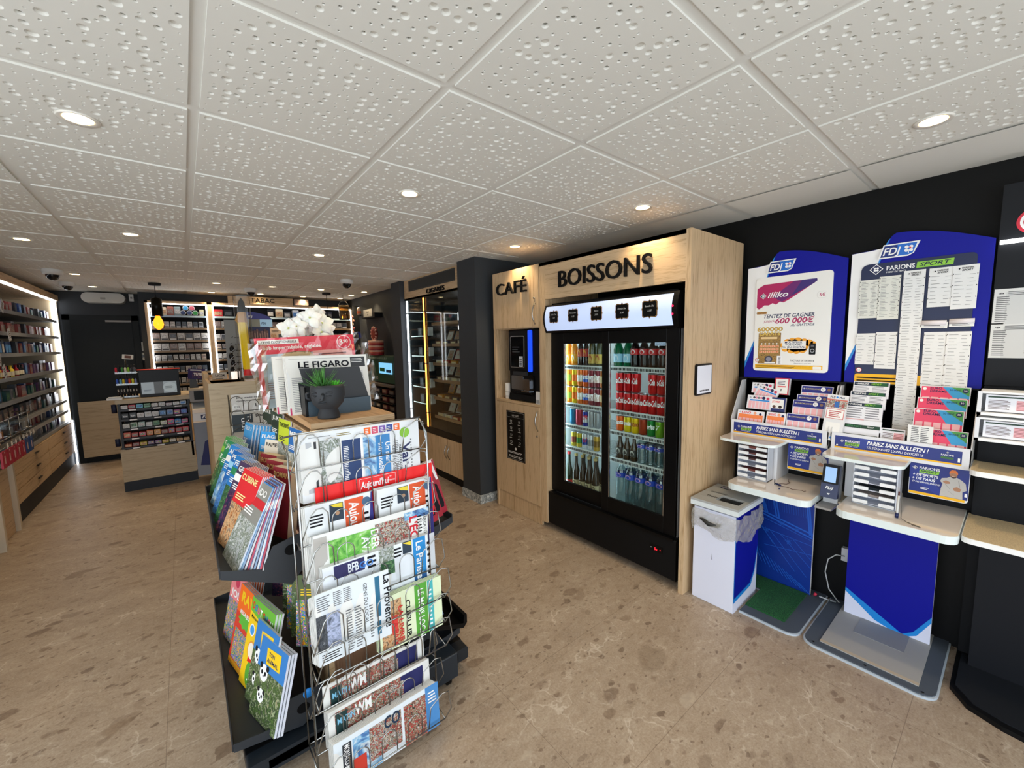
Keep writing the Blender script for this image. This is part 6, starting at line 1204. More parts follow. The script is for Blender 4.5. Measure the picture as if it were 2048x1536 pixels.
def kid_wild(b, w_, h_):
    b.rect(0, 0, w_, h_, mat('2f7ac0', .4), .0004, 1, 6); b.rect(0, 0, w_, h_ * .62, PH['jungle'], .0008); b.poly([(w_ * .3, h_ * .7), (w_ * .8, h_ * .72), (w_ * .78, h_ * .93), (w_ * .26, h_ * .9)], KYE, .001); b.txt('TON', w_ * .35, h_ * .82, h_ * .05, NAVY, .0014, bold=.04); b.txt('ANIMAL', w_ * .32, h_ * .74, h_ * .05, NAVY, .0014, bold=.04, w=w_ * .4)
    for (cx, cy, r) in ((.28, .58, .15), (.3, .3, .12)):   # printed black and white bear
        b.disc(w_ * cx, h_ * cy, w_ * r, WHT, .0012); b.disc(w_ * (cx - r * .8), h_ * (cy + r * .5), w_ * r * .35, INK, .0014); b.disc(w_ * (cx + r * .8), h_ * (cy + r * .5), w_ * r * .35, INK, .0014); b.disc(w_ * (cx - r * .4), h_ * cy, w_ * r * .25, INK, .0016); b.disc(w_ * (cx + r * .4), h_ * cy, w_ * r * .25, INK, .0016); b.disc(w_ * cx, h_ * (cy - r * .25), w_ * r * .15, INK, .0016)
def kid_dark(b, w_, h_): b.rect(0, 0, w_, h_, PH['dark'], .0004, 1, 6); b.rect(0, h_ * .5, w_ * .6, h_ * .5, PH['crowd'], .0008)
for k in range(7): magazine(.045 + .009 * k, 2.33 - .006 * k, .155, .20, .31, .005, 12, 13, kid_pink if k == 0 else kid_red, 'pink cover at the far end of the lower left tray' if k == 0 else 'pinkish magazine stacked behind the pink cover, lower left tray', group='pinkish magazines in the lower left tray' if k else None)
for k in range(3): magazine(.05 + .009 * k, 2.12 - .004 * k, .155, .205, .33, .006, 12, 14, kid_red, ('red and orange game magazine, front copy' if k == 0 else 'copy behind the red and orange game magazine'), group='red and orange game magazines' if k else None)
for k in range(3): magazine(.075 + .010 * k, 1.96 - .004 * k, .15, .215, .34, .008, 14, 14, kid_yellow, ('bright yellow toddlers magazine with green header' if k == 0 else 'copy behind the bright yellow toddlers magazine'), group='yellow toddlers magazines' if k else None)
magazine(.085, 1.84, .155, .19, .30, .008, 14, 14, kid_wild, 'animal magazine with black and white bear between the yellow and the white edged ones')
for k in range(3): magazine(.09 + .010 * k, 1.765 - .003 * k, .145, .20, .28, .009, 16, 15, kid_wild if k == 0 else kid_dark, ('nearest animal magazine with thick white edge in the lower left tray' if k == 0 else 'copy behind the nearest animal magazine'), group='nearest animal magazines' if k else None, edge=mat('e8ecf8', .5))
def ninj(b, w_, h_): b.rect(0, 0, w_, h_, PH['night'], .0004, 1, 6); b.rect(0, h_ * .75, w_, h_ * .25, mat('a81c24', .4), .0008); b.txt('NIN', w_ * .35, h_ * .8, h_ * .1, WHT, .0014, bold=.05); b.rect(w_ * .05, h_ * .86, w_ * .22, h_ * .09, mat('d8301c', .4), .001)
magazine(.24, 2.15, .36, .20, .32, .01, 42, 10, ninj, 'dark red brick toy magazine with NIN title in the inner row'); magazine(.235, 2.36, .36, .18, .31, .01, 42, 10, cov(mat('7a3aa0', .4), PH['night'], 'STAR', KYE), 'purple and orange magazine in the inner lower row')
for k in range(4): magazine(.25 + .004 * k, 1.95 - .07 * k, .34, .18, .33, .008, 50, 8, cov(mat('4a5a2a', .4), (PH['jungle'], PH['toys'])[k % 2], 'SAFARI', KYE), '%s colourful activity magazine in the inner lower row beside the wire rack' % ordn[k], group='activity magazines in the inner lower row')
tag(MB(Matrix.Translation((.262, 1.555, .27)) @ Matrix.Rotation(PI / 2, 4, 'X')).lathe([(.001, 0), (.018, 0), (.018, .003), (.001, .003)], mat('1a7ac8', .4), 20).build('round_badge'), 'round blue badge behind the wire rack at lower left', 'badge')
# ------------------------------------------------------------ right side: slim red and black magazines, blue books
for k in range(3):
    b = MB(); M = Matrix.Translation((.842 + .04 * k, 1.60 + .03 * k, .745)) @ Matrix.Rotation(math.radians(-8), 4, 'Z') @ Matrix.Rotation(math.radians(-14), 4, 'Y')
    b.M = M; RD = mat('a8142c', .4)
    b.box(-.10, -.004, 0, .0, .004, .27, mat('e6e6e6', .5)); F2 = M @ frame((-.10, -.0045, 0), 'S'); bb = MB(F2); bb.rect(0, 0, .10, .27, RD, .0002); bb.poly([(0, .03), (.09, .03), (.095, .05), (.085, .15), (.06, .16), (0, .18)], INK, .0008); bb.poly([(.075, .27), (.09, .27), (.098, .17), (.088, .17)], WHT, .001); bb.disc(.05, .1, .02, mat('3a3a3c', .4), .001)
    b.v += bb.v; off = len(b.v) - len(bb.v)
    for f_, m_ in zip(bb.f, bb.fm): b.f.append(tuple(off + q for q in f_)); b.fm.append(b.mi(bb.mats[m_])); b.sm.append(False)
    b.M = I4(); tag(b.build('racing_magazine'), ('nearest', 'middle', 'farthest')[k] + ' red and black magazine sticking out on the right of the newspapers', 'magazine', 'red and black magazines on the right side')
b = MB(); b.prism([(.66, .755), (.96, .74), (.98, .76), (.98, .775), (.66, .785)], 1.60, 2.5, mat('3a3e44', .45), 'y')
for k in range(6):
    M = Matrix.Translation((.80, 1.60 + .022 * k, .27)) @ Matrix.Rotation(math.radians(-16), 4, 'Y'); tag(MB(M).box(-.08, 0, 0, .05, .012, .17, mat(('1c3f9a', '2a5ac0')[k % 2], .4)).box(-.078, .002, .0, .052, .010, .172, mat('7fa0e0', .5)).build('blue_booklet'), '%s blue striped booklet from the front in the lower right tray' % ordn[k], 'booklet', 'blue booklets in the lower right tray')
# ------------------------------------------------------------ on the wooden top
t = thing('potted_succulent', 'small green succulent in a matt black face shaped pot on the wooden top', 'plant', (.435, 1.73, TOPZ))
M = Matrix.Translation((.432, 1.703, TOPZ + .0005)); POT = mat('2a2d31', .6)
b = MB(M); b.lathe([(.001, .0), (.041, .0), (.042, .006), (.034, .036), (.04, .042), (.056, .06), (.063, .09), (.062, .118), (.058, .132), (.054, .132), (.053, .116), (.001, .114)], POT, 32); b.build('pot', t)
b = MB(M @ Matrix.Rotation(math.radians(-35), 4, 'Z')); b.sweep([(.005, -.063, .10), (.008, -.072, .092), (.006, -.070, .08), (-.003, -.068, .078)], .006, POT, 8); 
for s in (-.03, .028): b.sweep([(s - .012, -.058, .104), (s, -.0605, .108), (s + .012, -.058, .104)], .003, POT, 6); b.sweep([(s - .01, -.060, .094), (s, -.062, .090), (s + .01, -.060, .094)], .0025, POT, 6)
b.sweep([(-.014, -.058, .066), (0, -.0605, .063), (.014, -.058, .066)], .003, POT, 6)
b.sweep([(-.055, -.035, .105), (-.066, -.038, .1), (-.066, -.036, .085), (-.056, -.034, .078)], .005, POT, 8); b.build('moulded_face', t)
MB(M).disc(0, 0, .053, mat('2a2018', .9), .117, 20).build('soil', t)
LF = mat('4f8a3c', .45); LF2 = mat('5cc43a', .4); LF3 = mat('3f7038', .45)
rng = random.Random(5)
def leaf(b, base, az, el, L_, w_, m, curve=.3):
    d = Vector((math.cos(az) * math.cos(el), math.sin(az) * math.cos(el), math.sin(el))); side = Vector((-math.sin(az), math.cos(az), 0)); up = side.cross(d) * -1
    vs = []; n = 5
    for i in range(n):
        f = i / (n - 1); ww = w_ * (1 - f) ** .6 * (1 if i else .7); c = Vector(base) + d * L_ * f + up * (L_ * curve * f * f)
        vs += [tuple(c - side * ww), tuple(c + up * -ww * .35), tuple(c + side * ww), tuple(c + up * ww * .3)]
    fs = [(4 * i + q, 4 * i + (q + 1) % 4, 4 * i + 4 + (q + 1) % 4, 4 * i + 4 + q) for i in range(n - 1) for q in range(4)]; b.add(vs, fs, m, True)
b = MB(M)
for i in range(90): leaf(b, (-.018 + rng.uniform(-.008, .008), rng.uniform(-.012, .012), .118), rng.uniform(0, 6.28), rng.uniform(.15, 1.45), rng.uniform(.06, .10), rng.uniform(.004, .0065), (LF, LF3)[i % 2], rng.uniform(-.1, .25))
b.build('spiky_leaves', t)
b = MB(M)
for i in range(22): leaf(b, (.028, -.012 + rng.uniform(-.004, .004), .12), i * 2.4, .2 + .05 * i, .042 - .001 * i, .008, LF2, .35)
b.build('rosette', t)
# black display stand with grey foot
t = thing('leaflet_stand', 'black tilted display stand behind the potted succulent', 'display stand', (.5, 1.82, TOPZ))
b = MB(); b.add([(.37, 1.80, TOPZ + .003), (.622, 1.80, TOPZ + .06), (.62, 1.80, TOPZ + .05), (.37, 1.8, TOPZ)], [(0, 1, 2, 3)], BLKM)
b.prism([(.385, .055), (.625, .055), (.59, .192), (.355, .195)], 1.792, 1.80, mat('26282b', .5), 'y'); b.v = [Vector((v.x, v.y, v.z + TOPZ)) for v in b.v[:0]] + [Vector((v[0], v[1], v[2] + (TOPZ if v[2] < .9 else 0))) for v in b.v]
b.build('back_plate', t)
MB().box(.375, 1.775, TOPZ, .625, 1.80, TOPZ + .062, mat('3a4d5a', .45)).build('front_lip', t); MB().box(.365, 1.78, TOPZ, .372, 1.85, TOPZ + .12, BLK).box(.372, 1.80, TOPZ, .62, 1.85, TOPZ + .006, BLK).build('base', t)
def p_fig(b, w_, h_):
    b.rect(0, 0, w_, h_, mat('e9e7df', .7), .0004, 6, 1); b.rect(.012, h_ - .012, w_ * .75, .001, mat('6a6a6a', .7), .001); T(b, 'LE FIGARO', w_ * .14, h_ - .05, .026, mat('14141c', .6), w=w_ * .62, bold=.05)
    T(b, 'Weekend', w_ * .36, h_ - .075, .014, mat('3a3a4a', .6), w=w_ * .28); b.rect(w_ * .78, h_ - .055, w_ * .19, .045, mat('3a3c3e', .6), .0008); b.lines(w_ * .79, h_ - .035, w_ * .16, .02, 3, PAP, .001); b.rect(w_ * .12, h_ * .1, w_ * .14, h_ * .45, mat('23262c', .6), .0008); b.rect(w_ * .78, h_ * .2, w_ * .15, h_ * .5, PH['grey'], .0008); b.disc(w_ * .86, h_ * .6, .016, mat('dcd8d0', .6), .001)
    b.lines(w_ * .05, .01, w_ * .9, h_ * .6, 20, mat('9a9a98', .7), .0006, cols=5); b.rect(0, .0, .006, .03, mat('c83a6a', .6), .001)
for k in range(3): paper(.322 + .002 * k, 1.865 + .011 * (2 - k), TOPZ, .335, .245, .010, 10, p_fig if k == 2 else None, ('front LE FIGARO newspaper leaning behind the black stand' if k == 2 else 'copy behind the front LE FIGARO newspaper'), group='LE FIGARO newspapers, front pile' if k < 2 else None, bow=.003)
for k in range(2): paper(.292, 1.95 + .012 * (1 - k), TOPZ, .30, .245, .010, 9, p_fig if k == 1 else None, ('second LE FIGARO newspaper showing only its left edge' if k == 1 else 'copy behind the second LE FIGARO newspaper'), group=None, bow=.003)
# plastic pouch with hat and red flyer
t = thing('promotional_pouch', 'large clear plastic pouch with red OFFRE EXCEPTIONNELLE flyer and beige hat', 'pouch', (.49, 2.12, TOPZ))
RF = mat('e0304a', .4)
M = frame((.265, 2.13, TOPZ + .002), 'S', math.radians(4)) @ Matrix.Rotation(math.radians(2.5), 4, 'Z')
b = MB(M); w_, h_ = .435, .32
b.box(0, 0, -.003, w_, h_, 0, RF); b.rect(.02, .0, .22, h_ - .075, mat('a9c4d8', .5), .0006); b.rect(.235, .08, .185, h_ - .15, mat('f0b4b4', .5), .0008); b.lines(.26, h_ - .17, .14, .09, 6, mat('7a4a50', .6), .001)
b.rect(.01, h_ - .03, .17, .02, WHT, .001); T(b, 'OFFRE EXCEPTIONNELLE', .025, h_ - .026, .011, INK, n=.0014, w=.145, bold=.03); T(b, 'Bob imperméable, réglable.', .028, h_ - .054, .016, WHT, n=.0012, w=.25, bold=.04)
b.disc(.385, h_ - .036, .034, WHT, .001, 28); b.disc(.385, h_ - .036, .031, RF, .0014, 28); T(b, '3', .363, h_ - .048, .026, WHT, n=.0018, bold=.05); T(b, ',90', .378, h_ - .04, .016, WHT, n=.0018, bold=.04)
b.lines(.03, .04, .17, .08, 8, mat('8a7a7a', .6), .001); b.build('flyer', t)
HT = mat('a89a7e', .8); b = MB(M @ Matrix.Translation((.17, h_ - .15, .012)) @ Matrix.Scale(.35, 4, (0, 0, 1)))
b.lathe([(.001, .095), (.05, .09), (.075, .07), (.085, .0), (.11, -.045)], HT, 20); b.v = [Vector(v) for v in b.v]
Mh = M @ Matrix.Translation((.165, h_ - .155, .01)) @ Matrix.Scale(.3, 4, (0, 0, 1)) @ Matrix.Rotation(-PI / 2, 4, 'X')
b = MB(Mh); b.lathe([(.001, .085), (.055, .08), (.078, .06), (.088, -.0), (.115, -.05)], HT, 24, caps=False); 
for a in range(6): b.sweep([(.001 * math.cos(a * 1.05), 0, .086), (.056 * math.cos(a * 1.05), .056 * math.sin(a * 1.05), .082), (.089 * math.cos(a * 1.05), .089 * math.sin(a * 1.05), .002)], .0015, mat('7a6e58', .8), 5)
b.build('bucket_hat', t)
# crinkled film around
rng = random.Random(9); b = MB(); nx, nz_ = 22, 12; vs = []
for j in range(nz_ + 1):
    for i in range(nx + 1):
        u = i / nx; v = j / nz_; x = .235 + .02 * (1 - v) + u * (.50 + .03 * (1 - v)) + (.02 * (1 - v) if u > .5 else -.0); edge = abs(u - .5) * 2
        vs.append((x + rng.uniform(-.004, .004), 2.105 - .014 * math.sin(PI * u) + rng.uniform(-.006, .006) * (1 + 3 * edge ** 4) + .015 * edge ** 6, TOPZ + .006 + v * (.31 + .035 * u) + rng.uniform(-.003, .003)))
b.add(vs, [(j * (nx + 1) + i, j * (nx + 1) + i + 1, (j + 1) * (nx + 1) + i + 1, (j + 1) * (nx + 1) + i) for j in range(nz_) for i in range(nx)], FILM, False)
b.build('plastic_film', t)
for (x0, x1, nm) in ((.215, .29, 'side_flap'), (.70, .775, 'side_flap')):
    b = MB(); vs = []
    for j in range(11):
        for i in range(5):
            u = i / 4; v = j / 10; s_ = (1 - v) * .03; x = (x0 - .0 + s_ + u * (x1 - x0) * (.5 + .5 * v)) if x0 < .5 else (x0 + (1 - v) * .0 + u * (x1 - x0) * (.5 + .5 * (1 - v)))
            vs.append((x + rng.uniform(-.005, .005), 2.09 + rng.uniform(-.012, .012), TOPZ + .0 + v * .30 + rng.uniform(-.004, .004)))
    CR = clear('crinkle_film', 'f0e8d8', .62, .18)
    b.add(vs, [(j * 5 + i, j * 5 + i + 1, (j + 1) * 5 + i + 1, (j + 1) * 5 + i) for j in range(10) for i in range(4)], CR, False); b.build(nm, t)
# orchid behind
t = thing('white_orchid', 'white orchid flowers rising behind the red flyer pouch', 'flower', (.52, 2.42, TOPZ))
MB(Matrix.Translation((.52, 2.42, TOPZ))).lathe([(.001, 0), (.045, 0), (.055, .09), (.05, .09), (.001, .085)], mat('e8e6e0', .4), 20).build('pot', t)
PT = NT('petal'); PT.b.inputs['Base Color'].default_value = (*lin('f4f2ea'), 1); PT.b.inputs['Roughness'].default_value = .5; PT.b.inputs['Subsurface Weight'].default_value = .15
STEM = mat('3a3020', .6)
b = MB()
stems = [[(.52, 2.42, TOPZ + .08), (.51, 2.42, 1.46), (.47, 2.40, 1.58), (.43, 2.39, 1.62)], [(.52, 2.42, TOPZ + .08), (.54, 2.42, 1.5), (.56, 2.4, 1.62), (.57, 2.39, 1.70)], [(.54, 2.42, 1.5), (.6, 2.4, 1.58), (.63, 2.39, 1.6)], [(.51, 2.42, 1.46), (.54, 2.38, 1.56), (.5, 2.37, 1.6)]]
for s_ in stems: b.sweep(s_, .0035, STEM, 6)
b.build('stems', t)
rng = random.Random(4)
def flower(c, s_, az, el):
    b = MB(Matrix.Translation(c) @ Matrix.Rotation(az, 4, 'Z') @ Matrix.Rotation(el, 4, 'X') @ Matrix.Rotation(PI / 2, 4, 'X'))
    for k in range(5):
        a0 = PI / 2 + k * 2 * PI / 5; L_ = s_ * (1.0 if k % 2 == 0 else 1.12); vs = []; R_ = 6; Q = 7
        for i in range(R_ + 1):
            f = i / R_; wd = s_ * .85 * math.sin(PI * min(1, f * .86 + .12)) ** .8
            for q in range(Q):
                g = (q / (Q - 1) - .5) * 2; u = f * L_; vv = g * wd * .5; z = .18 * s_ * math.sin(f * PI * .9) - .16 * s_ * f * f + .05 * s_ * math.cos(g * 5 + k) * f - .08 * s_ * g * g
                vs.append((math.cos(a0) * u - math.sin(a0) * vv, math.sin(a0) * u + math.cos(a0) * vv, z + .006 * (k % 2)))
        b.add(vs, [(i * Q + q, i * Q + q + 1, (i + 1) * Q + q + 1, (i + 1) * Q + q) for i in range(R_) for q in range(Q - 1)], PT.m, True)
    b.lathe([(.001, .0), (.006, .005), (.004, .015), (.001, .018)], mat('c8d080', .5), 10); b.build('blossom', t)
for (x, z, s_) in ((.432, 1.625, .045), (.47, 1.635, .045), (.50, 1.60, .042), (.455, 1.60, .04), (.535, 1.68, .05), (.575, 1.70, .048), (.60, 1.655, .05), (.565, 1.64, .046), (.62, 1.62, .04), (.59, 1.605, .045), (.49, 1.66, .035)): flower((x, 2.37 + rng.uniform(-.02, .02), z), s_ * 1.2, rng.uniform(-.5, .5), rng.uniform(-.35, .35))
# ============================================================ TOBACCO SHELVING ON THE REAR WALL
TY = 7.25
ordn2 = ['top', 'second', 'third', 'fourth', 'fifth', 'sixth', 'seventh', 'lowest']
t = thing('tobacco_shelving', 'oak framed tobacco shelving with white light strips under the TABAC sign', 'shelving', (1.0, 7.4, 0))
b = MB(); b.box(-.348, TY, 0, -.315, 7.58, 2.17, OAK).box(.312, TY, 0, .372, 7.58, 2.17, OAK).box(2.30, TY, 0, 2.318, 7.58, 2.17, OAK).box(-.348, TY, 2.14, 2.318, 7.58, 2.17, OAKX)
b.box(-.315, 7.55, 0, 2.30, 7.59, 2.14, mat('0c0d0e', .6)).box(-.315, TY + .03, 0, 2.30, 7.58, .75, OAK); b.build('frame', t)
b = MB(); b.box(.563, TY - .05, 2.165, 1.403, TY - .03, 2.27, OAKX); b.box(.6, TY - .03, 2.17, 1.35, 7.5, 2.25, OAKX); b.build('sign_board', t)
MB(frame((.84, TY - .05, 2.18), 'S')).txt('TABAC', 0, .012, .062, BLKM, .004, w=.31, bold=.008, ext=.003).build('tabac_lettering', t)
for (x0, x1, z0, z1) in ((-.315, .312, 2.123, 2.137), (.372, 2.30, 2.123, 2.137), (-.315, -.300, .8, 2.125), (.297, .312, .8, 2.125), (.372, .387, .8, 2.125), (2.285, 2.30, .8, 2.125)):
    MB().box(x0, TY - .004, z0, x1, TY + .004, z1, LED).build('led_strip', t)
TZ = [1.975, 1.81, 1.64, 1.50, 1.36, 1.20, 1.04, .9]
for i, z in enumerate(TZ):
    for (x0, x1) in ((-.298, .295), (.389, 2.283)):
        b = MB(); b.box(x0, TY + .02, z - .012, x1, 7.55, z, mat('2a2c2e', .5)); b.box(x0, TY + .012, z - .022, x1, TY + .02, z + .004, (mat('a9c4d8', .3) if i == 0 else mat('8a7458', .4))); b.build('shelf', t)
random.seed(21)
def packproto(w_, h_, ca, pic, lab, cat='cigarette pack'):
    b = MB(frame((0, 0, 0), 'S')); b.box(-w_ / 2, 0, -.03, w_ / 2, h_, 0, mat(ca, .35)); b.rect(-w_ * .42, h_ * .38, w_ * .84, h_ * .52, pic, .0006); b.rect(-w_ * .42, h_ * .1, w_ * .84, h_ * .18, mat(('3a3a3a', 'd8d8d4')[ca < '8'], .4), .0006)
    return tag(b.build('cigarette_pack'), lab, cat)
pr = [packproto(.05, .085, c, PH[p], 'x') for c, p in (('e2e2e0', 'grey'), ('c8ccd0', 'dark'), ('9a9a9c', 'pack'), ('d8d8d4', 'grey'), ('4a5a6a', 'dark'), ('d8c8b0', 'pack'))]
wide = [packproto(.08, .10, c, PH[p], 'x', 'tobacco pouch') for c, p in (('d0ccc4', 'grey'), ('8a7060', 'pack'), ('b8b8b4', 'grey'), ('6a625a', 'dark'))]
used = set()
def putp(P, x, y, z, lab, grp):
    if P.name not in used: used.add(P.name); P.location = (x, y, z); P['label'] = lab; P['group'] = grp; return P
    o = P.copy(); COL.objects.link(o); o.location = (x, y, z); o['label'] = lab; o['group'] = grp; return o
def shelf_of_packs(i, x0, x1, bay):
    z = TZ[i]; x = x0; j = 0
    big = i in (2, 3) and bay == 'left'
    while x < x1:
        P = random.choice(wide if (big or (bay == 'right' and i == 1)) else pr); st = .088 if P in wide else .062
        o = putp(P, x, TY + .055 + random.uniform(0, .006), z + .001, ('pack on the %s shelf of the %s bay of the tobacco shelving' % (ordn2[i], bay)), 'packs on the %s shelf of the %s tobacco bay' % (ordn2[i], bay)); x += st; j += 1
for i in range(1, 8): shelf_of_packs(i, -.265, .285, 'left')
for i in range(1, 4): shelf_of_packs(i, .42, .60, 'right'); shelf_of_packs(i, 1.05, 2.27, 'right')
for i in range(4, 6): shelf_of_packs(i, .42, 2.27, 'right')
# top row: boxes and round tins
b0 = 0
for k, (x, w_, h_, c, pic, lab) in enumerate(((-.27, .05, .10, 'e8e6e0', 'grey', 'white box at the left end of the top tobacco shelf'), (-.16, .06, .11, 'd8c8b0', 'warm', 'beige box behind the hanging lamp socket on the top shelf'), (-.09, .07, .12, '9a5a4a', 'pack', 'reddish carton stack on the top tobacco shelf'), (-.015, .07, .12, '8a9a9a', 'grey', 'grey carton stack left of the round tins'), (.25, .05, .09, 'c8c49a', 'grey', 'pale yellow box right of the round tins'),
   (.44, .11, .10, 'c81c24', 'warm', 'red tobacco tin at the left of the right bay'), (.56, .10, .10, '202224', 'dark', 'black tobacco tin next to the red one'), (1.10, .09, .12, '1c1e20', 'grey', 'dark carton with grey picture on the top right shelf'), (1.22, .10, .13, 'c8b898', 'warm', 'tan carton on the top right shelf'), (1.33, .09, .09, '3a3c3e', 'grey', 'low grey tin on the top right shelf'), (1.45, .09, .12, 'a8a8a8', 'blue', 'upright grey blue tin on the top right shelf'), (1.57, .12, .09, '4a3a34', 'pack', 'low brown tin on the top right shelf'),
   (1.95, .10, .11, '141c30', 'dark', 'dark blue box near the lantern'), (2.2, .07, .09, 'c8b878', 'warm', 'yellow box at the right end of the top shelf'))):
    b = MB(frame((x, TY + .05, TZ[0] + .005), 'S')); b.rbox(-w_ / 2, 0, w_ / 2, h_, -.05, 0, .008, mat(c, .35)); b.rect(-w_ * .4, h_ * .2, w_ * .8, h_ * .5, PH[pic], .0006); tag(b.build('tobacco_tin' if k > 4 else 'carton'), lab, 'tin' if k > 4 else 'box')
for (x, z, c, nm) in ((.045, 2.02, '2a3a6a', 'dark blue tin, lower left of the five round tins'), (.115, 2.02, '3a4a7a', 'blue tin, lower middle of the five round tins'), (.18, 2.02, '2a8a3a', 'green round tin among the five'), (.075, 2.085, '3a9ad0', 'light blue round tin among the five'), (.145, 2.085, 'c85a6a', 'pinkish red round tin among the five')):
    b = MB(Matrix.Translation((x, TY + .06, z)) @ Matrix.Rotation(PI / 2, 4, 'X')); b.lathe([(.001, -.02), (.032, -.02), (.032, .01), (.028, .0105)], mat('e8e8e8', .3), 22, caps=False).lathe([(.0005, .0098), (.028, .0102)], mat(c, .35), 22, caps=False); tag(b.build('round_tin'), nm, 'tin')
# ============================================================ COUNTER
t = thing('sweets_counter', 'low pale wooden sales counter with dark sweets shelves at its front', 'counter', (-.3, 6.2, 0))
CY = 5.944
b = MB(); b.box(-.60, CY - .0, .11, .025, CY + .03, .465, OAKG); b.box(-.56, CY + .03, 0, -.0, 6.6, .11, mat('1d242e', .6)); b.box(-.60, CY + .005, 0, .03, CY + .03, .12, mat('1d242e', .6))
b.build('front_panel', t)
DK = mat('22262c', .5)
b = MB(); b.box(-.585, CY, .465, -.565, 6.6, .955, DK).box(-.005, CY, .3, .015, 6.6, .955, DK).box(-.56, CY + .22, .465, 0, CY + .24, .955, DK).box(-.60, CY + .03, .11, -.57, 6.6, .465, DK); b.build('sweets_case', t)
MB().box(-.60, CY - .01, .955, .02, 6.6, 1.0, OAKG).build('countertop', t)
for z in (.48, .583, .685, .79, .895):
    b = MB(); b.box(-.565, CY + .005, z - .02, -.005, CY + .22, z - .006, DK).box(-.565, CY, z - .022, -.005, CY + .006, z, mat('3a3e44', .5))
    for x in (-.5, -.3, -.12): b.box(x, CY - .001, z - .018, x + .06, CY, z - .006, WHT)
    b.build('shelf', t)
random.seed(5)
cand = [(0.898, [('e8e0e0', 'grey'), ('d8404a', 'pack'), ('5ab8c8', 'blue'), ('8ac8a0', 'green'), ('dcdcdc', 'grey'), ('c8d0d0', 'grey'), ('b8a8b0', 'grey'), ('e0e4e4', 'grey'), ('c0c8cc', 'blue')], .035), (.793, [('141414', 'dark'), ('181818', 'dark'), ('d8d8d8', 'grey'), ('c8ccd0', 'grey'), ('d0d0d0', 'grey'), ('4a6a8a', 'blue'), ('7a8aa8', 'blue'), ('a84a8a', 'toys'), ('5a4a9a', 'blue')], .055),
        (.688, [('c8c8c0', 'grey'), ('b8c8b8', 'green'), ('9ab8b0', 'grey'), ('c8d0d0', 'grey'), ('5a7a5a', 'green'), ('c8d8a8', 'grey'), ('e83a8a', 'toys'), ('2a8ad0', 'toys'), ('e86a9a', 'toys')], .05), (.586, [('c84a2a', 'warm'), ('b8301c', 'pack'), ('d82a2a', 'toys'), ('c8601c', 'warm'), ('d89a3a', 'warm'), ('8a3a2a', 'pack'), ('a8181c', 'toys'), ('c82a2a', 'pack'), ('d83a3a', 'pack')], .05), (.483, [('b8502c', 'warm'), ('8a2a1c', 'pack'), ('c8b83a', 'warm'), ('4a2a5a', 'toys'), ('6a3a7a', 'toys'), ('c8c02a', 'warm'), ('d8c8a8', 'grey'), ('c8a878', 'warm'), ('b89868', 'warm')], .035)]
for si, (z, L_, h_) in enumerate(cand):
    for k, (c, pic) in enumerate(L_):
        x = -.535 + k * .0615; hh = h_ * random.uniform(.85, 1.15)
        b = MB(frame((x, CY + .02, z), 'S')); b.rbox(-.027, 0, .027, hh, -.12, 0, .004, mat(c, .35), seg=2); b.rect(-.022, hh * .2, .044, hh * .6, PH[pic], .0005)
        if si == 1 and k < 2: b.txt('ZAN', 0, hh * .3, .012, WHT, .001, 'c', bold=.03)
        tag(b.build('sweets_packet'), '%s sweets packet from the left on the %s shelf of the sweets counter' % (ordn[k], ordn2[si]), 'sweets', 'sweets on the %s counter shelf' % ordn2[si])
# screen on the counter
t = thing('customer_display', 'black customer display with light grey screen standing on the counter', 'screen', (-.23, 6.05, 1.0))
b = MB(); b.box(-.40, 6.03, 1.0, -.055, 6.09, 1.30, BLK).box(-.41, 6.02, 1.30, -.04, 6.09, 1.31, mat('e0452c', .4)); b.build('housing', t, bevel=.004)
b = MB(frame((-.385, 6.028, 1.035), 'S')); b.rect(0, 0, .30, .13, mat('8f9aa0', .3, emit=.25), .0005); b.rect(.105, 0, .08, .13, mat('5a5e60', .3), .001); b.disc(.24, .065, .06, mat('a8b4b8', .3, emit=.2), .0012, 20, .9); b.lines(.02, .03, .06, .02, 2, mat('4a5a6a', .4), .0014); b.lines(.2, .05, .07, .03, 3, mat('5a6a6a', .4), .0016); b.build('display_panel', t)
# bottle rack
t = thing('bottle_carousel', 'three tier stand of small colourful bottles beside the customer display', 'display rack', (-.5, 6.1, 1.0))
b = MB(); b.cyl((-.5, 6.15, 1.0), (-.5, 6.15, 1.42), .008, BLK, 8)
for z in (1.005, 1.145, 1.27): b.box(-.585, 6.06, z, -.415, 6.24, z + .006, mat('b8bcc0', .3)).box(-.585, 6.058, z, -.415, 6.062, z + .02, ACR)
b.build('stand', t)
b = MB(frame((-.52, 6.1, 1.43), 'S', 0) @ Matrix.Rotation(-.12, 4, 'Z')); b.rbox(0, 0, .09, .05, -.003, 0, .005, mat('e8e2d4', .5)).rect(.02, .01, .05, .03, mat('6a3a1c', .5), .0006); b.build('header_sign', t)
pb = None
bc = ['c8243a', '1c1c20', '3a8a3a', 'e8e0c8', '8ac43a', '2a2a30', '5a5a60']; bc2 = ['2a5ac8', '6ab8e0', 'e8d02a', '2a3a8a', 'd84a2a', 'e8e83a', '8a8ac0']
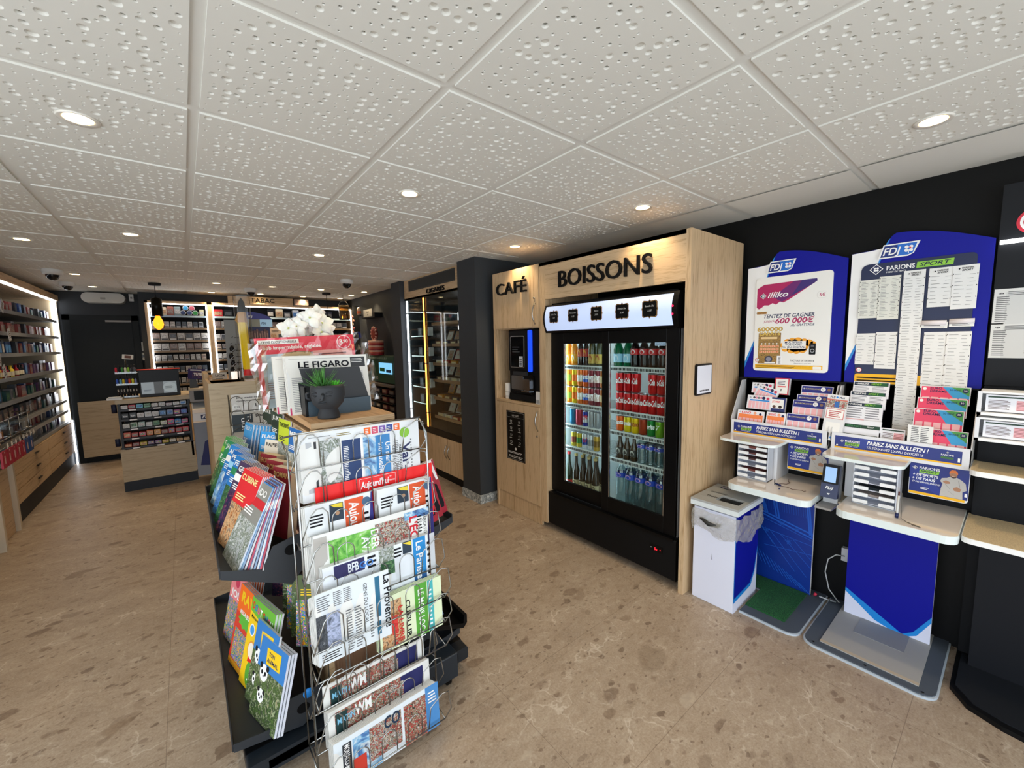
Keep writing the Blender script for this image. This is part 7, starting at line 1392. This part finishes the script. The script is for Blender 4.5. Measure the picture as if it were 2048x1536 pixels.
for ti, z in enumerate((1.012, 1.152, 1.277)):
    for k in range(7):
        c = ('1c1614' if ti == 0 else (bc2 if ti == 1 else bc)[k]); x = -.575 + k * .0245
        b = MB(Matrix.Translation((x, 6.08 + .012 * (k % 2), z))); b.lathe([(.001, 0), (.010, 0), (.010, .05), (.004, .062), (.004, .07)], mat(c, .3), 10, caps=False).lathe([(.006, .062), (.005, .088), (.001, .089)], mat('1c1c1e' if ti else 'b8b0a8', .4), 8)
        tag(b.build('small_bottle'), '%s small bottle from the left on the %s tier of the bottle stand' % (ordn[k], ('bottom', 'middle', 'upper')[ti]), 'bottle', 'small bottles on the %s tier' % ('bottom', 'middle', 'upper')[ti])
tag(MB().box(-.66, 5.96, 1.001, -.54, 6.04, 1.02, WHT).box(-.65, 5.95, 1.02, -.55, 6.04, 1.03, mat('c8ccd0', .5)).build('paper_pile', loc=(0, 0, 0)), 'little pile of white papers at the left end of the counter', 'paper')
for (z0, z1) in ((.86, .95), (.5, .58)):
    tag(MB().cyl((-.615, 5.99, z0), (-.615, 5.99, z1), .022, mat('141c38', .5), 12).build('side_bumper'), ('upper' if z0 > .7 else 'lower') + ' dark bumper on the left side of the sweets counter', 'bumper')
# white lottery terminal
t = thing('lottery_terminal', 'white and grey lottery service desk partly hidden behind the wooden newspaper unit', 'terminal', (.3, 5.7, 0))
b = MB(); b.box(.03, 5.62, .12, .62, 6.1, .72, mat('7a8290', .5)).box(.028, 5.60, .72, .62, 6.1, .735, mat('e8d4c0', .4)).box(.03, 5.615, .735, .62, 6.1, .82, mat('d4d4d6', .4)); b.build('base', t)
b = MB(); b.box(.03, 5.63, .82, .62, 6.1, .86, mat('e6d6c4', .4)); b.prism([(5.62, .82), (5.9, .93), (6.1, .93), (6.1, .82)], .03, .62, mat('dcd4cc', .4), 'x').prism([(5.66, .842), (5.84, .912), (5.84, .915), (5.66, .845)], .04, .6, mat('8a9098', .4), 'x'); b.build('slip_tray', t)
b = MB(); b.box(.02, 5.8, .93, .6, 6.08, 1.07, mat('8a8684', .5)).box(.06, 5.795, .95, .6, 5.80, 1.05, BLK).box(.02, 5.79, 1.06, .62, 6.08, 1.08, mat('b8a890', .5)); b.build('printer', t)
b = MB(frame((.10, 5.6145, .75), 'S')); b.rect(0, 0, .1, .05, NAVY, .0005).txt('FDJ', .05, .012, .028, WHT, .001, 'c', w=.075, bold=.04, shear=.2); b.build('logo', t)
b = MB(); b.add([(.115, 5.6185, .50), (.3, 5.6185, .6), (.3, 5.6185, .2), (.06, 5.6185, .24)], [(3, 2, 1, 0)], mat('16205a', .5)); b.build('blue_print', t)
M = frame((.02, 5.88, 1.19), 'S', math.radians(20)) @ Matrix.Rotation(-.1, 4, 'Z'); b = MB(M); b.box(0, 0, -.004, .155, .12, 0, mat('2a2058', .35)); b.lines(.02, .095, .11, .018, 2, WHT, .0006, th=.5); b.rect(.04, .01, .115, .075, PH['night'], .0006); b.txt('TUTE', .05, .04, .03, WHT, .001, w=.08, bold=.05); b.build('promo_sign', None) if False else None
tag(b.build('promotion_sign'), 'tilted purple promotion card standing beside the customer display', 'sign')
tag(MB().prism([(.03, 1.081), (.11, 1.081), (.09, 1.2), (.04, 1.2)], 5.9, 5.95, mat('3a3c3e', .5), 'y').build('sign_stand'), 'grey stand under the purple promotion card', 'stand')
# ============================================================ WOODEN NEWSPAPER UNIT (behind the gondola)
t = thing('newspaper_cabinet', 'tall pale wooden cabinet with a wire newspaper rack, behind the gondola', 'cabinet', (.45, 3.6, 0))
PLN = mat('a8906f', .6); b = MB(); b.box(.112, 3.30, .0, .85, 3.32, 1.30, OAKG).box(.1125, 3.32, 0, .13, 3.9, 1.30, PLN).box(.112, 3.9, 0, .14, 4.4, 1.335, PLN).box(.13, 3.9, 0, .9, 3.92, 1.28, OAK).box(.83, 3.3, 0, .85, 3.9, 1.3, OAK)
b.box(.13, 3.32, 1.20, .83, 3.9, 1.215, OAKT); b.box(.112, 4.38, 0, .9, 4.4, 1.30, OAK).box(.14, 3.9, 1.26, .9, 4.4, 1.28, OAKT); b.build('carcass', t)
b = MB()
for k, z in enumerate((1.13, 1.04, .92, .80)):
    for (x, w_) in ((.25, .075), (.345, .06), (.44, .06)): b.sweep(arch(x, z - .02, w_, .10 if w_ > .07 else .07, 3.235 - .01 * k), .0022, mat('5a564e', .3, 1.), 5)
    b.sweep([(.205, 3.235 - .01 * k, z - .02), (.54, 3.235 - .01 * k, z - .02)], .002, mat('5a564e', .3, 1.), 5)
for x in (.21, .54): b.sweep([(x, 3.27, .5), (x, 3.27, 1.22)], .0025, mat('5a564e', .3, 1.), 5)
tag(b.build('wire_rack'), 'dark wire newspaper rack on the front of the pale wooden cabinet', 'rack')
def p_can(b, w_, h_): b.rect(0, 0, w_, h_, mat('d8d6d0', .7), .0004); T(b, 'Des week-ends inspirants', .03, h_ - .03, .012, INK, w=w_ * .8, bold=.02); T(b, 'qui succombent', .03, h_ - .05, .012, INK, w=w_ * .5, bold=.02); T(b, 'Le Canard', w_ * .45, h_ - .09, .022, INK, w=w_ * .5, bold=.04); b.lines(.01, .01, w_ * .8, h_ * .5, 12, mat('8a8a86', .7), .0006, cols=4); T(b, '0,50', .015, h_ - .09, .012, INK)
def p_tur(b, w_, h_): b.rect(0, 0, w_, h_, mat('c8c4ba', .7), .0004); b.rect(.005, .0, w_ * .42, h_ - .015, mat('3a444a', .6), .0008); T(b, 'uun', w_ * .2, h_ - .04, .03, WHT, rot=DN, w=.1); T(b, 'Turf', w_ * .32, h_ - .02, .022, WHT, rot=DN, w=.1); T(b, 'Bilto', w_ * .5, h_ - .04, .018, INK, bold=.04); b.lines(w_ * .5, .01, w_ * .45, h_ * .5, 8, mat('7a7a76', .7), .0008)
def p_old(b, w_, h_): b.rect(0, 0, w_, h_, mat('a8a294', .7), .0004); b.rect(.01, .0, w_ * .5, h_ - .05, PH['grey'], .0008); b.lines(w_ * .6, .01, w_ * .35, h_ * .6, 9, mat('6a665e', .7), .0008)
paper(.225, 3.255, .98, .30, .24, .012, 5, p_can, 'Le Canard newspaper at the top of the dark wire rack'); paper(.215, 3.24, .88, .28, .22, .012, 5, p_tur, 'dark printed racing newspaper in the middle of the dark wire rack'); paper(.225, 3.225, .72, .28, .25, .012, 5, p_old, 'greyish newspaper lowest in the dark wire rack')
tag(MB(frame((.165, 3.96, 1.283), 'S', math.radians(8))).box(0, 0, -.05, .095, .055, 0, mat('a8a49c', .6)).txt('LIC04', .02, .022, .018, INK, .001, w=.06, bold=.03).lines(.02, .004, .06, .008, 1, INK, .001).build('card_box'), 'grey card box with dark lettering on the corner of the wooden cabinet', 'box')
# giant pencil in clear tube
t = thing('giant_pencil', 'giant yellow pencil with black tip and red eraser in a clear tube', 'giant pencil', (.36, 3.65, 1.26))
def hexring(cx, cz, r, y, ry=None): return [(cx + r * math.cos(k * PI / 3), y + r * math.sin(k * PI / 3), cz) for k in range(6)]
def hexloft(rings, m, wav=None):
    vs = [v for r_ in rings for v in r_]; n = 6; b = MB(); b.add(vs, [(i * n + q, i * n + (q + 1) % n, (i + 1) * n + (q + 1) % n, (i + 1) * n + q) for i in range(len(rings) - 1) for q in range(n)], m); b.add(rings[0], [tuple(range(5, -1, -1))], m); b.add(rings[-1], [tuple(range(6))], m); return b
yp = 3.62
hexloft([hexring(.372, 1.37, .030, yp), hexring(.358, 1.72, .030, yp)], mat('f0d000', .35)).build('yellow_shaft', t)
hexloft([hexring(.358, 1.715, .034, yp), hexring(.352, 1.73, .038, yp), hexring(.362, 1.80, .022, yp)], mat('c89a5a', .6)).build('wood_tip', t)
MB(Matrix.Translation((.362, yp, 1.79))).lathe([(.024, 0), (.028, .02), (.020, .07), (.001, .105)], mat('15171c', .4), 14).build('black_point', t)
MB(Matrix.Translation((.376, yp, 1.325))).lathe([(.036, 0), (.034, .02), (.030, .045)], mat('d8202c', .45), 16).build('red_eraser', t); MB().box(.345, 3.58, 1.28, .42, 3.66, 1.30, WHT).box(.34, 3.57, 1.30, .41, 3.67, 1.325, mat('8a8a88', .5)).build('foot', t)
MB().prism(rrect(.315, yp - .05, .415, yp + .05, .02), 1.29, 1.91, FILM).build('clear_tube', t)
# hook display and hanging board
t = thing('hook_display', 'grey hook panel with black hooks left of the giant pencil', 'display rack', (.33, 3.95, 1.28))
b = MB(); b.box(.27, 3.95, 1.283, .42, 3.965, 1.75, mat('6e706e', .5)).box(.3, 3.925, 1.281, .4, 3.99, 1.29, BLK)
for k in range(7): b.box(.385, 3.948, 1.33 + k * .055, .40, 3.95, 1.345 + k * .055, mat('3a3a3a', .5))
b.build('panel', t)
b = MB()
for k in range(6): b.cyl((.3 + .012 * (k % 2), 3.95, 1.36 + k * .05), (.30 + .012 * (k % 2), 3.87, 1.365 + k * .05), .0025, BLK, 5); b.cyl((.33, 3.94, 1.36 + k * .05), (.40, 3.94, 1.36 + k * .05), .003, BLK, 5)
b.build('hooks', t)
for k in range(4):
    b = MB(Matrix.Translation((.295 + .008 * (k % 2), 3.88, 1.36 + k * .055))); b.lathe([(.001, -.03), (.016, -.02), (.018, .0), (.01, .02), (.001, .022)], mat('141416', .2, .3), 10); b.sweep([(.0, 0, .02), (.02, -.01, .0), (-.01, -.015, -.03)], .004, mat('8a8e92', .3, .6), 5); tag(b.build('hanging_accessory'), '%s black hanging accessory from the bottom on the hook panel' % ordn[k], 'accessory', 'black accessories on the hook panel')
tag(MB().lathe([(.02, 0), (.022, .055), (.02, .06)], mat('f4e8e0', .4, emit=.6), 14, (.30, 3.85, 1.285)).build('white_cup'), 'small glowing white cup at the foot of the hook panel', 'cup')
t = thing('hanging_goods_board', 'blue topped board of hanging brown and orange goods right of the giant pencil', 'display rack', (.5, 4.0, 1.28))
b = MB(); b.box(.43, 4.0, 1.281, .59, 4.02, 1.79, mat('20264a', .5)); F = frame((.43, 3.999, 1.281), 'S'); bb = MB(F)
bb.rect(0, .42, .09, .06, mat('7a7a6c', .5), .0005).rect(.09, .42, .09, .06, mat('9ac4e4', .4), .0005).txt('FDJ', .10, .44, .018, NAVY, .001, w=.035, bold=.04, shear=.2)
bb.poly([(0, .48), (.19, .48), (.13, .52), (.05, .54), (0, .54)], mat('1c1c6a', .4), .0008); bb.txt('FDJ', .01, .495, .016, WHT, .0014, w=.03, bold=.03, shear=.2); bb.rect(.0, .0, .18, .14, mat('9a968c', .5), .0006)
b.build('board', t); bb.build('board_print', t)
for k in range(9):
    b = MB(frame((.415 + .018 * k, 3.985 - .006 * (k % 2), 1.58 + .01 * math.sin(k * 2)), 'S')); b.rbox(0, 0, .015, .09, -.006, 0, .004, mat(('5a3a30', '3a2420', '7a5248', '4a2e28')[k % 4], .4)); b.rect(.004, .02, .007, .05, mat('8a6a5c', .5), .0006); tag(b.build('hanging_sachet'), '%s brown sachet from the left on the hanging goods board' % ordn[k], 'sachet', 'brown sachets on the hanging board')
for k, (x, z, c) in enumerate(((.44, 1.44, 'e0501c'), (.46, 1.38, 'c8401c'), (.50, 1.43, 'f0601c'), (.49, 1.35, '7a2a1c'), (.43, 1.33, '8a3a24'), (.53, 1.38, '5a2c22'))):
    b = MB(Matrix.Translation((x, 3.98, z))); b.lathe([(.001, -.05), (.008, -.04), (.010, .0), (.006, .035), (.001, .04)], mat(c, .35), 8); tag(b.build('hanging_toy'), '%s orange or brown toy dangling low on the hanging goods board' % ordn[k], 'toy', 'orange and brown toys on the hanging board')
# poster beside: beige picture card on the tobacco shelves
b = MB(frame((1.05, 7.2, 1.60), 'S')); b.poly([(0, 0), (.2, 0), (.2, .25), (.16, .27), (.1, .22), (0, .2)], mat('d8c4b0', .5), 0); b.rect(.02, .05, .07, .08, PH['warm'], .0006).rect(.12, .05, .06, .07, PH['dark'], .0006).lines(.03, .15, .1, .03, 2, INK, .0008); b.add([(0, 0, -.004), (.2, 0, -.004), (.2, .25, -.004), (0, .2, -.004)], [(3, 2, 1, 0)], WHT); tag(b.build('picture_card'), 'beige picture card standing at the tobacco shelves left of the orchid', 'card')
tag(MB().box(1.42, 7.18, 2.175, 1.62, 7.24, 2.26, PH['pack']).build('brown_carton'), 'brown carton lying on the shelving frame right of the TABAC sign', 'box')
pendant(1.72, 6.5, 'pendant lamp with brown rose hanging behind the orchid, right of the TABAC sign', 1.95)
# hanging glass lantern
t = thing('glass_lantern', 'small glass lantern with arched handle hanging before the right tobacco shelves', 'lantern', (1.985, 6.6, 2.03)); M = Matrix.Translation((1.985, 6.6, 1.93))
MB(M).lathe([(.07, 0), (.072, .2), (.068, .2), (.066, .01), (.001, .01)], clear('amber_glass', 'd8c49a', .8), 22, caps=False).build('glass', t); MB(M).lathe([(.074, .19), (.075, .21), (.06, .215), (.06, .2)], mat('b09a6a', .3, .8), 22, caps=False).lathe([(.001, -.005), (.072, -.005), (.072, .01)], mat('2a2a24', .5), 22, caps=False).lathe([(.001, .07), (.064, .07), (.064, .08), (.001, .08)], mat('4a4434', .6), 20).build('metal_rim', t)
b = MB(M); b.sweep([(.07 * math.cos(PI * k / 10), 0, .21 + .07 * math.sin(PI * k / 10)) for k in range(11)], .003, CHR, 6); b.cyl((0, 0, .28), (0, 0, CEIL - 1.93), .002, INK, 5); b.build('handle', t)
tag(MB().box(2.19, 6.78, 0, 2.28, 6.85, 2.16, mat('1e2022', .5)).build('dark_post'), 'narrow dark post at the rear right, beside the lit shelving', 'post')
b = MB()
for k in range(7): b.lathe([(.001, -.02), (.012, -.01), (.014, .01), (.001, .03)], mat(('c87a7a', 'b8a8a0', 'd89a8a')[k % 3], .5), 8, (2.17 + .012 * (k % 2), 6.78, 1.62 + .06 * k))
tag(b.build('hanging_trinkets'), 'string of pinkish trinkets hanging on the narrow dark post', 'trinkets')
# ============================================================ GREEN BETTING TERMINAL ON THE RIGHT REAR WALL
t = thing('betting_terminal', 'dark green self service betting terminal with small blue screen on the rear right wall', 'terminal', (2.22, 5.7, 1.0)); DG = mat('12402c', .4)
b = MB(); b.box(2.17, 5.2, 1.0, 2.32, 6.25, 1.38, DG); b.build('housing', t, bevel=.006); F = frame((2.169, 6.25, 1.0), 'W'); b = MB(F)
b.txt('ENTREZ DANS LE JEU', .15, .33, .026, mat('a8b8a8', .5), .001, w=.65, bold=.02); b.rect(.2, .08, .1, .2, mat('8a9088', .4), .001); b.rect(.1, .1, .1, .17, BLK, .0008).rect(.1, .2, .14, .05, mat('b89a7a', .4), .0012); b.disc(.3, .06, .028, mat('a8aaa8', .3), .001); b.disc(.42, .06, .028, mat('a8aaa8', .3), .001); b.disc(.3, .06, .018, DG, .0014); b.disc(.42, .06, .018, DG, .0014)
b.build('front_print', t); MB(F).rbox(.52, .13, .98, .28, 0, .006, .006, mat('7ac0e8', .3, emit=.8)).build('screen', t); MB(F).rect(.55, .16, .18, .05, mat('1c6a3a', .4), .0068).rect(.78, .15, .17, .04, mat('1c4a7a', .4), .0068).build('screen_print', t)
t = thing('black_wall_shelf', 'black shelf unit under the green betting terminal', 'shelving', (2.25, 5.7, .5))
b = MB(); b.box(2.1, 5.18, .96, 2.32, 6.3, .99, mat('5a5048', .5)).box(2.28, 5.18, .3, 2.32, 6.3, .96, BLKM)
for z in (.84, .73, .62, .5): b.box(2.12, 5.18, z, 2.3, 6.3, z + .01, BLKM)
b.build('shelves', t)
random.seed(8)
for k in range(16):
    z = (.85, .74, .63, .51)[k // 4]; y = 5.32 + (k % 4) * .25
    b = MB(frame((2.16, y, z), 'W')); b.box(-.08, 0, -.08, .08, .06, 0, mat(('3a2a28', '6a2a2a', '2a2c2e', '8a8a88')[k % 4], .4)).rect(-.06, .012, .12, .035, (PH['dark'], PH['crowd'], PH['grey'], PH['pack'])[(k * 3) % 4], .0006); tag(b.build('goods_box'), '%s box from the right on the %s black shelf below the green terminal' % (ordn[k % 4], ordn2[k // 4]), 'box', 'boxes below the green terminal')
b = MB()
for k in range(9): b.lathe([(.03, .0), (.105, .004), (.11, .02), (.105, .036), (.03, .04)], mat(('8a1c24', 'b04a3a', 'c8a08a')[k % 3], .4), 18, (2.17, 5.82, 1.38 + k * .022), caps=False)
M = Matrix.Translation((2.17, 5.86, 1.69)) @ Matrix.Rotation(PI / 2, 4, 'Y'); b.M = M; b.lathe([(.04, -.02), (.09, -.02), (.09, .02), (.04, .02)], mat('7a2420', .4), 20)
for k in range(12): b.lathe([(.001, -.012), (.014, -.01), (.014, .01), (.001, .012)], mat('c89a8a', .4), 8, (.09 * math.cos(k * PI / 6), .09 * math.sin(k * PI / 6), -.01))
b.M = I4(); b.cyl((2.17, 5.85, 1.57), (2.17, 5.85, 1.62), .02, mat('8a1c24', .4), 8); tag(b.build('ring_tower'), 'red and white ring tower with a wheel on top standing on the green terminal', 'decoration')
t = thing('sign_shelf', 'small black wall bracket with a grey notice on the rear right wall', 'sign', (2.25, 6.0, 2.0)); MB().box(2.2, 5.9, 1.93, 2.32, 6.45, 2.0, BLKM).build('bracket', t); MB(frame((2.199, 6.35, 1.95), 'W')).rect(0, 0, .36, .11, mat('a8aaa6', .5), .001).txt('Fumer', .18, .06, .03, INK, .0014, 'c', bold=.03).txt('tue', .18, .02, .03, INK, .0014, 'c', bold=.03).build('notice', t)
tag(MB().lathe([(.001, 0), (.03, 0), (.03, .09), (.018, .12), (.001, .12)], mat('c8b0a0', .4), 12, (2.2, 6.55, 2.0)).lathe([(.031, .02), (.031, .06)], mat('d86a3a', .4), 12, (2.2, 6.55, 2.0), caps=False).box(2.19, 6.5, 1.985, 2.32, 6.6, 2.0, BLK).build('wall_bottle'), 'small orange and white bottle on the rear right wall beside the notice', 'bottle')
# ============================================================ LEFT VAPING SHELVES
LXF = -1.23
t = thing('vaping_shelving', 'long lit wall shelving of small vaping goods over oak drawers on the left', 'shelving', (-1.5, 6.6, 0))
b = MB(); b.box(-1.83, 5.33, 0, LXF - .02, 7.9, .17, mat('22262c', .6)).box(-1.83, 5.33, .17, LXF - .018, 7.9, .57, OAKH).box(-1.83, 4.3, 2.17, LXF + .02, 7.9, 2.24, OAKH).box(-1.83, 7.88, .17, LXF, 7.91, 2.24, mat('c8b898', .5)).box(-1.83, 4.3, .2, -1.79, 7.9, 2.2, mat('3a3c3e', .5))
b.build('carcass', t)
MB().box(LXF - .015, 4.3, 2.155, LXF + .003, 7.88, 2.17, LED).build('led_strip', t)
MB().box(LXF - .05, 7.862, .60, LXF - .004, 7.880, 2.155, LED).build('led_strip', t); MB().box(LXF - .0, 7.885, .0, LXF + .012, 7.91, .60, LED).build('led_strip', t)
LZ = [1.906, 1.70, 1.505, 1.286, 1.076, .878, .743, .60]
for z in LZ:
    b = MB(); b.box(-1.8, 4.3, z - .012, LXF - .02, 7.875, z, mat('6a6e72', .4)); b.box(LXF - .02, 4.3, z - .022, LXF - .008, 7.875, z + .012, mat('a8acb0', .3, .5)); b.build('shelf', t)
for r in range(3):
    for c in range(2):
        y0 = 5.34 + c * 1.28; z0 = .18 + r * .13
        d = MB().box(LXF - .018, y0 + .004, z0 + .003, LXF, y0 + 1.272, z0 + .127, OAKH).build('drawer', t)
        yh = (7.37, 6.15)[1 - c] if True else 0; yh = (6.15, 7.38)[c]; MB().box(LXF, yh - .05, z0 + .075, LXF + .015, yh + .05, z0 + .085, mat('2a2622', .4, .6)).build('handle', d)
b = MB(); b.box(-1.83, 5.29, 0, LXF + .03, 5.33, .60, mat('c8bca8', .5)).build('end_post', t)
t = thing('low_oak_cupboard', 'low oak cupboard at the left picture edge with pale corner posts', 'cupboard', (-1.5, 4.7, 0))
b = MB(); b.box(-1.8, 4.82, 0, LXF, 5.285, .62, OAKH).box(-1.8, 3.9, .1, LXF + .03, 4.78, .62, OAKH).box(-1.8, 3.9, 0, LXF + .0, 4.78, .1, mat('22262c', .6)).build('carcass', t) if False else None
b = MB(); b.box(-1.78, 4.82, 0, LXF, 5.285, .565, OAKH).box(-1.78, 3.9, .1, LXF + .03, 4.78, .565, OAKH).box(-1.78, 3.9, 0, LXF, 4.78, .1, mat('22262c', .6)); b.build('carcass', t); MB().box(-1.78, 4.78, 0, LXF + .06, 4.82, .565, mat('c8bca8', .5)).build('end_post', t)
random.seed(31)
def goods(w_, h_, c, pic, nm='goods_box'):
    b = MB(frame((0, 0, 0), 'E')); b.box(-w_ / 2, 0, -.05, w_ / 2, h_, 0, mat(c, .3)); b.rect(-w_ * .4, h_ * .15, w_ * .8, h_ * .6, PH[pic], .0006); return tag(b.build(nm), 'x', 'box')
def vial(c):
    b = MB(); b.lathe([(.001, 0), (.018, 0), (.018, .07), (.007, .085), (.007, .11), (.001, .111)], mat(c, .25), 10); b.lathe([(.0185, .015), (.0185, .055)], mat('d8d0b8', .4), 10, caps=False); return tag(b.build('liquid_vial'), 'x', 'vial')
gp = [goods(.07, .12, '2a2a30', 'dark'), goods(.08, .10, '5a3a6a', 'night'), goods(.06, .13, '3a4248', 'grey'), goods(.09, .11, '8a3a34', 'pack'), goods(.07, .09, '1f4a4a', 'green'), goods(.06, .10, '8a8a8e', 'dark'), goods(.08, .12, '243a6a', 'blue'), goods(.10, .13, '4a4440', 'crowd')]
vp = [vial('e8d040'), vial('d8a83a'), vial('8a1c2c'), vial('1c1e24')]
for i, z in enumerate(LZ):
    y = 5.55
    while y < 7.78:
        if i == 3 and y < 6.4: P = vp[int(y * 10) % 4]; st = .055
        else: P = gp[(random.randrange(8) if random.random() < .5 else (i * 3) % 8)]; st = .095
        if i >= 6 and P in gp: pass
        o = putp(P, LXF - .06 - random.uniform(0, .03), y, z + .001, 'small %s on the %s shelf of the lit shelving on the left' % ('vial' if P in vp else 'goods box', ordn2[i]), '%s on the %s left shelf' % ('vials' if P in vp else 'goods', ordn2[i]))
        if i >= 6: o.scale = (1, 1, .8)
        y += st
b = MB(frame((LXF - .03, 6.15, .885), 'E')); b.rbox(0, 0, .22, .14, -.05, 0, .01, mat('8a2a24', .3)); b.rect(.02, .02, .1, .1, PH['dark'], .0006); 
# wire hook racks with hanging packs near the picture edge
t = thing('hook_rack', 'wire hook rack sticking out from the left shelving near the picture edge', 'rack', (-1.15, 5.1, .8))
b = MB()
for z in (.86, .80, 1.0):
    b.sweep([(-1.22, 4.7, z), (-1.12, 4.7, z), (-1.12, 5.55, z), (-1.22, 5.55, z)], .004, CHR, 6)
for y in (4.75, 5.0, 5.25, 5.5): b.sweep([(-1.12, y, .80), (-1.12, y, 1.02)], .003, CHR, 5); b.sweep([(-1.22, y, .86), (-1.10, y, .86)], .003, CHR, 5)
b.build('wires', t)
for k in range(8): MB(frame((-1.095, 4.78 + k * .1, .79), 'E')).poly([(0, 0), (.035, .02), (.02, .05), (-.01, .045)], WHT, 0).build('price_ticket', t)
for k in range(7):
    c = 'a8243c' if k < 5 else '1c4a8a'; b = MB(frame((-1.10, 4.72 + k * .115, .665), 'E')); b.rbox(-.05, 0, .05, .125, -.012, 0, .004, mat(c, .4)); b.rect(-.012, .03, .024, .06, mat('d8b8b8', .5), .0006); b.disc(0, .115, .006, WHT, .0008, 10); tag(b.build('hanging_pack'), '%s %s pack from the left hanging at the left picture edge' % (ordn[k], 'dark red' if k < 5 else 'blue'), 'pack', '%s hanging packs' % ('dark red' if k < 5 else 'blue'))
for k in range(6):
    b = MB(Matrix.Translation((-1.16, 4.85 + k * .12, .87))); b.box(-.04, -.045, 0, .04, .045, .09, ACR); b.box(-.03, -.035, .002, .03, .035, .05, mat(('c8843a', '3a3c44', '8a8c90', '5a3a3a', '2a3a5a', 'b8b8b8')[k], .4)); tag(b.build('clear_goods_tub'), '%s clear tub of small goods on the wire hook rack' % ordn[k], 'tub', 'clear tubs on the hook rack')
for k in range(5):
    b = MB(frame((-1.19, 5.15 + k * .12, (1.33, 1.42, 1.3, 1.9, 1.62)[k]), 'E') @ Matrix.Rotation((.3, -.2, .4, -.6, .2)[k], 4, 'Z')); b.box(0, 0, -.002, .07, .11, 0, mat('c8c8c8', .5)); b.lines(.01, .02, .05, .07, 4, INK, .0006); tag(b.build('shelf_flyer'), '%s tilted flyer fixed to the edge of the left shelving' % ordn[k], 'flyer', 'tilted flyers on the left shelving')
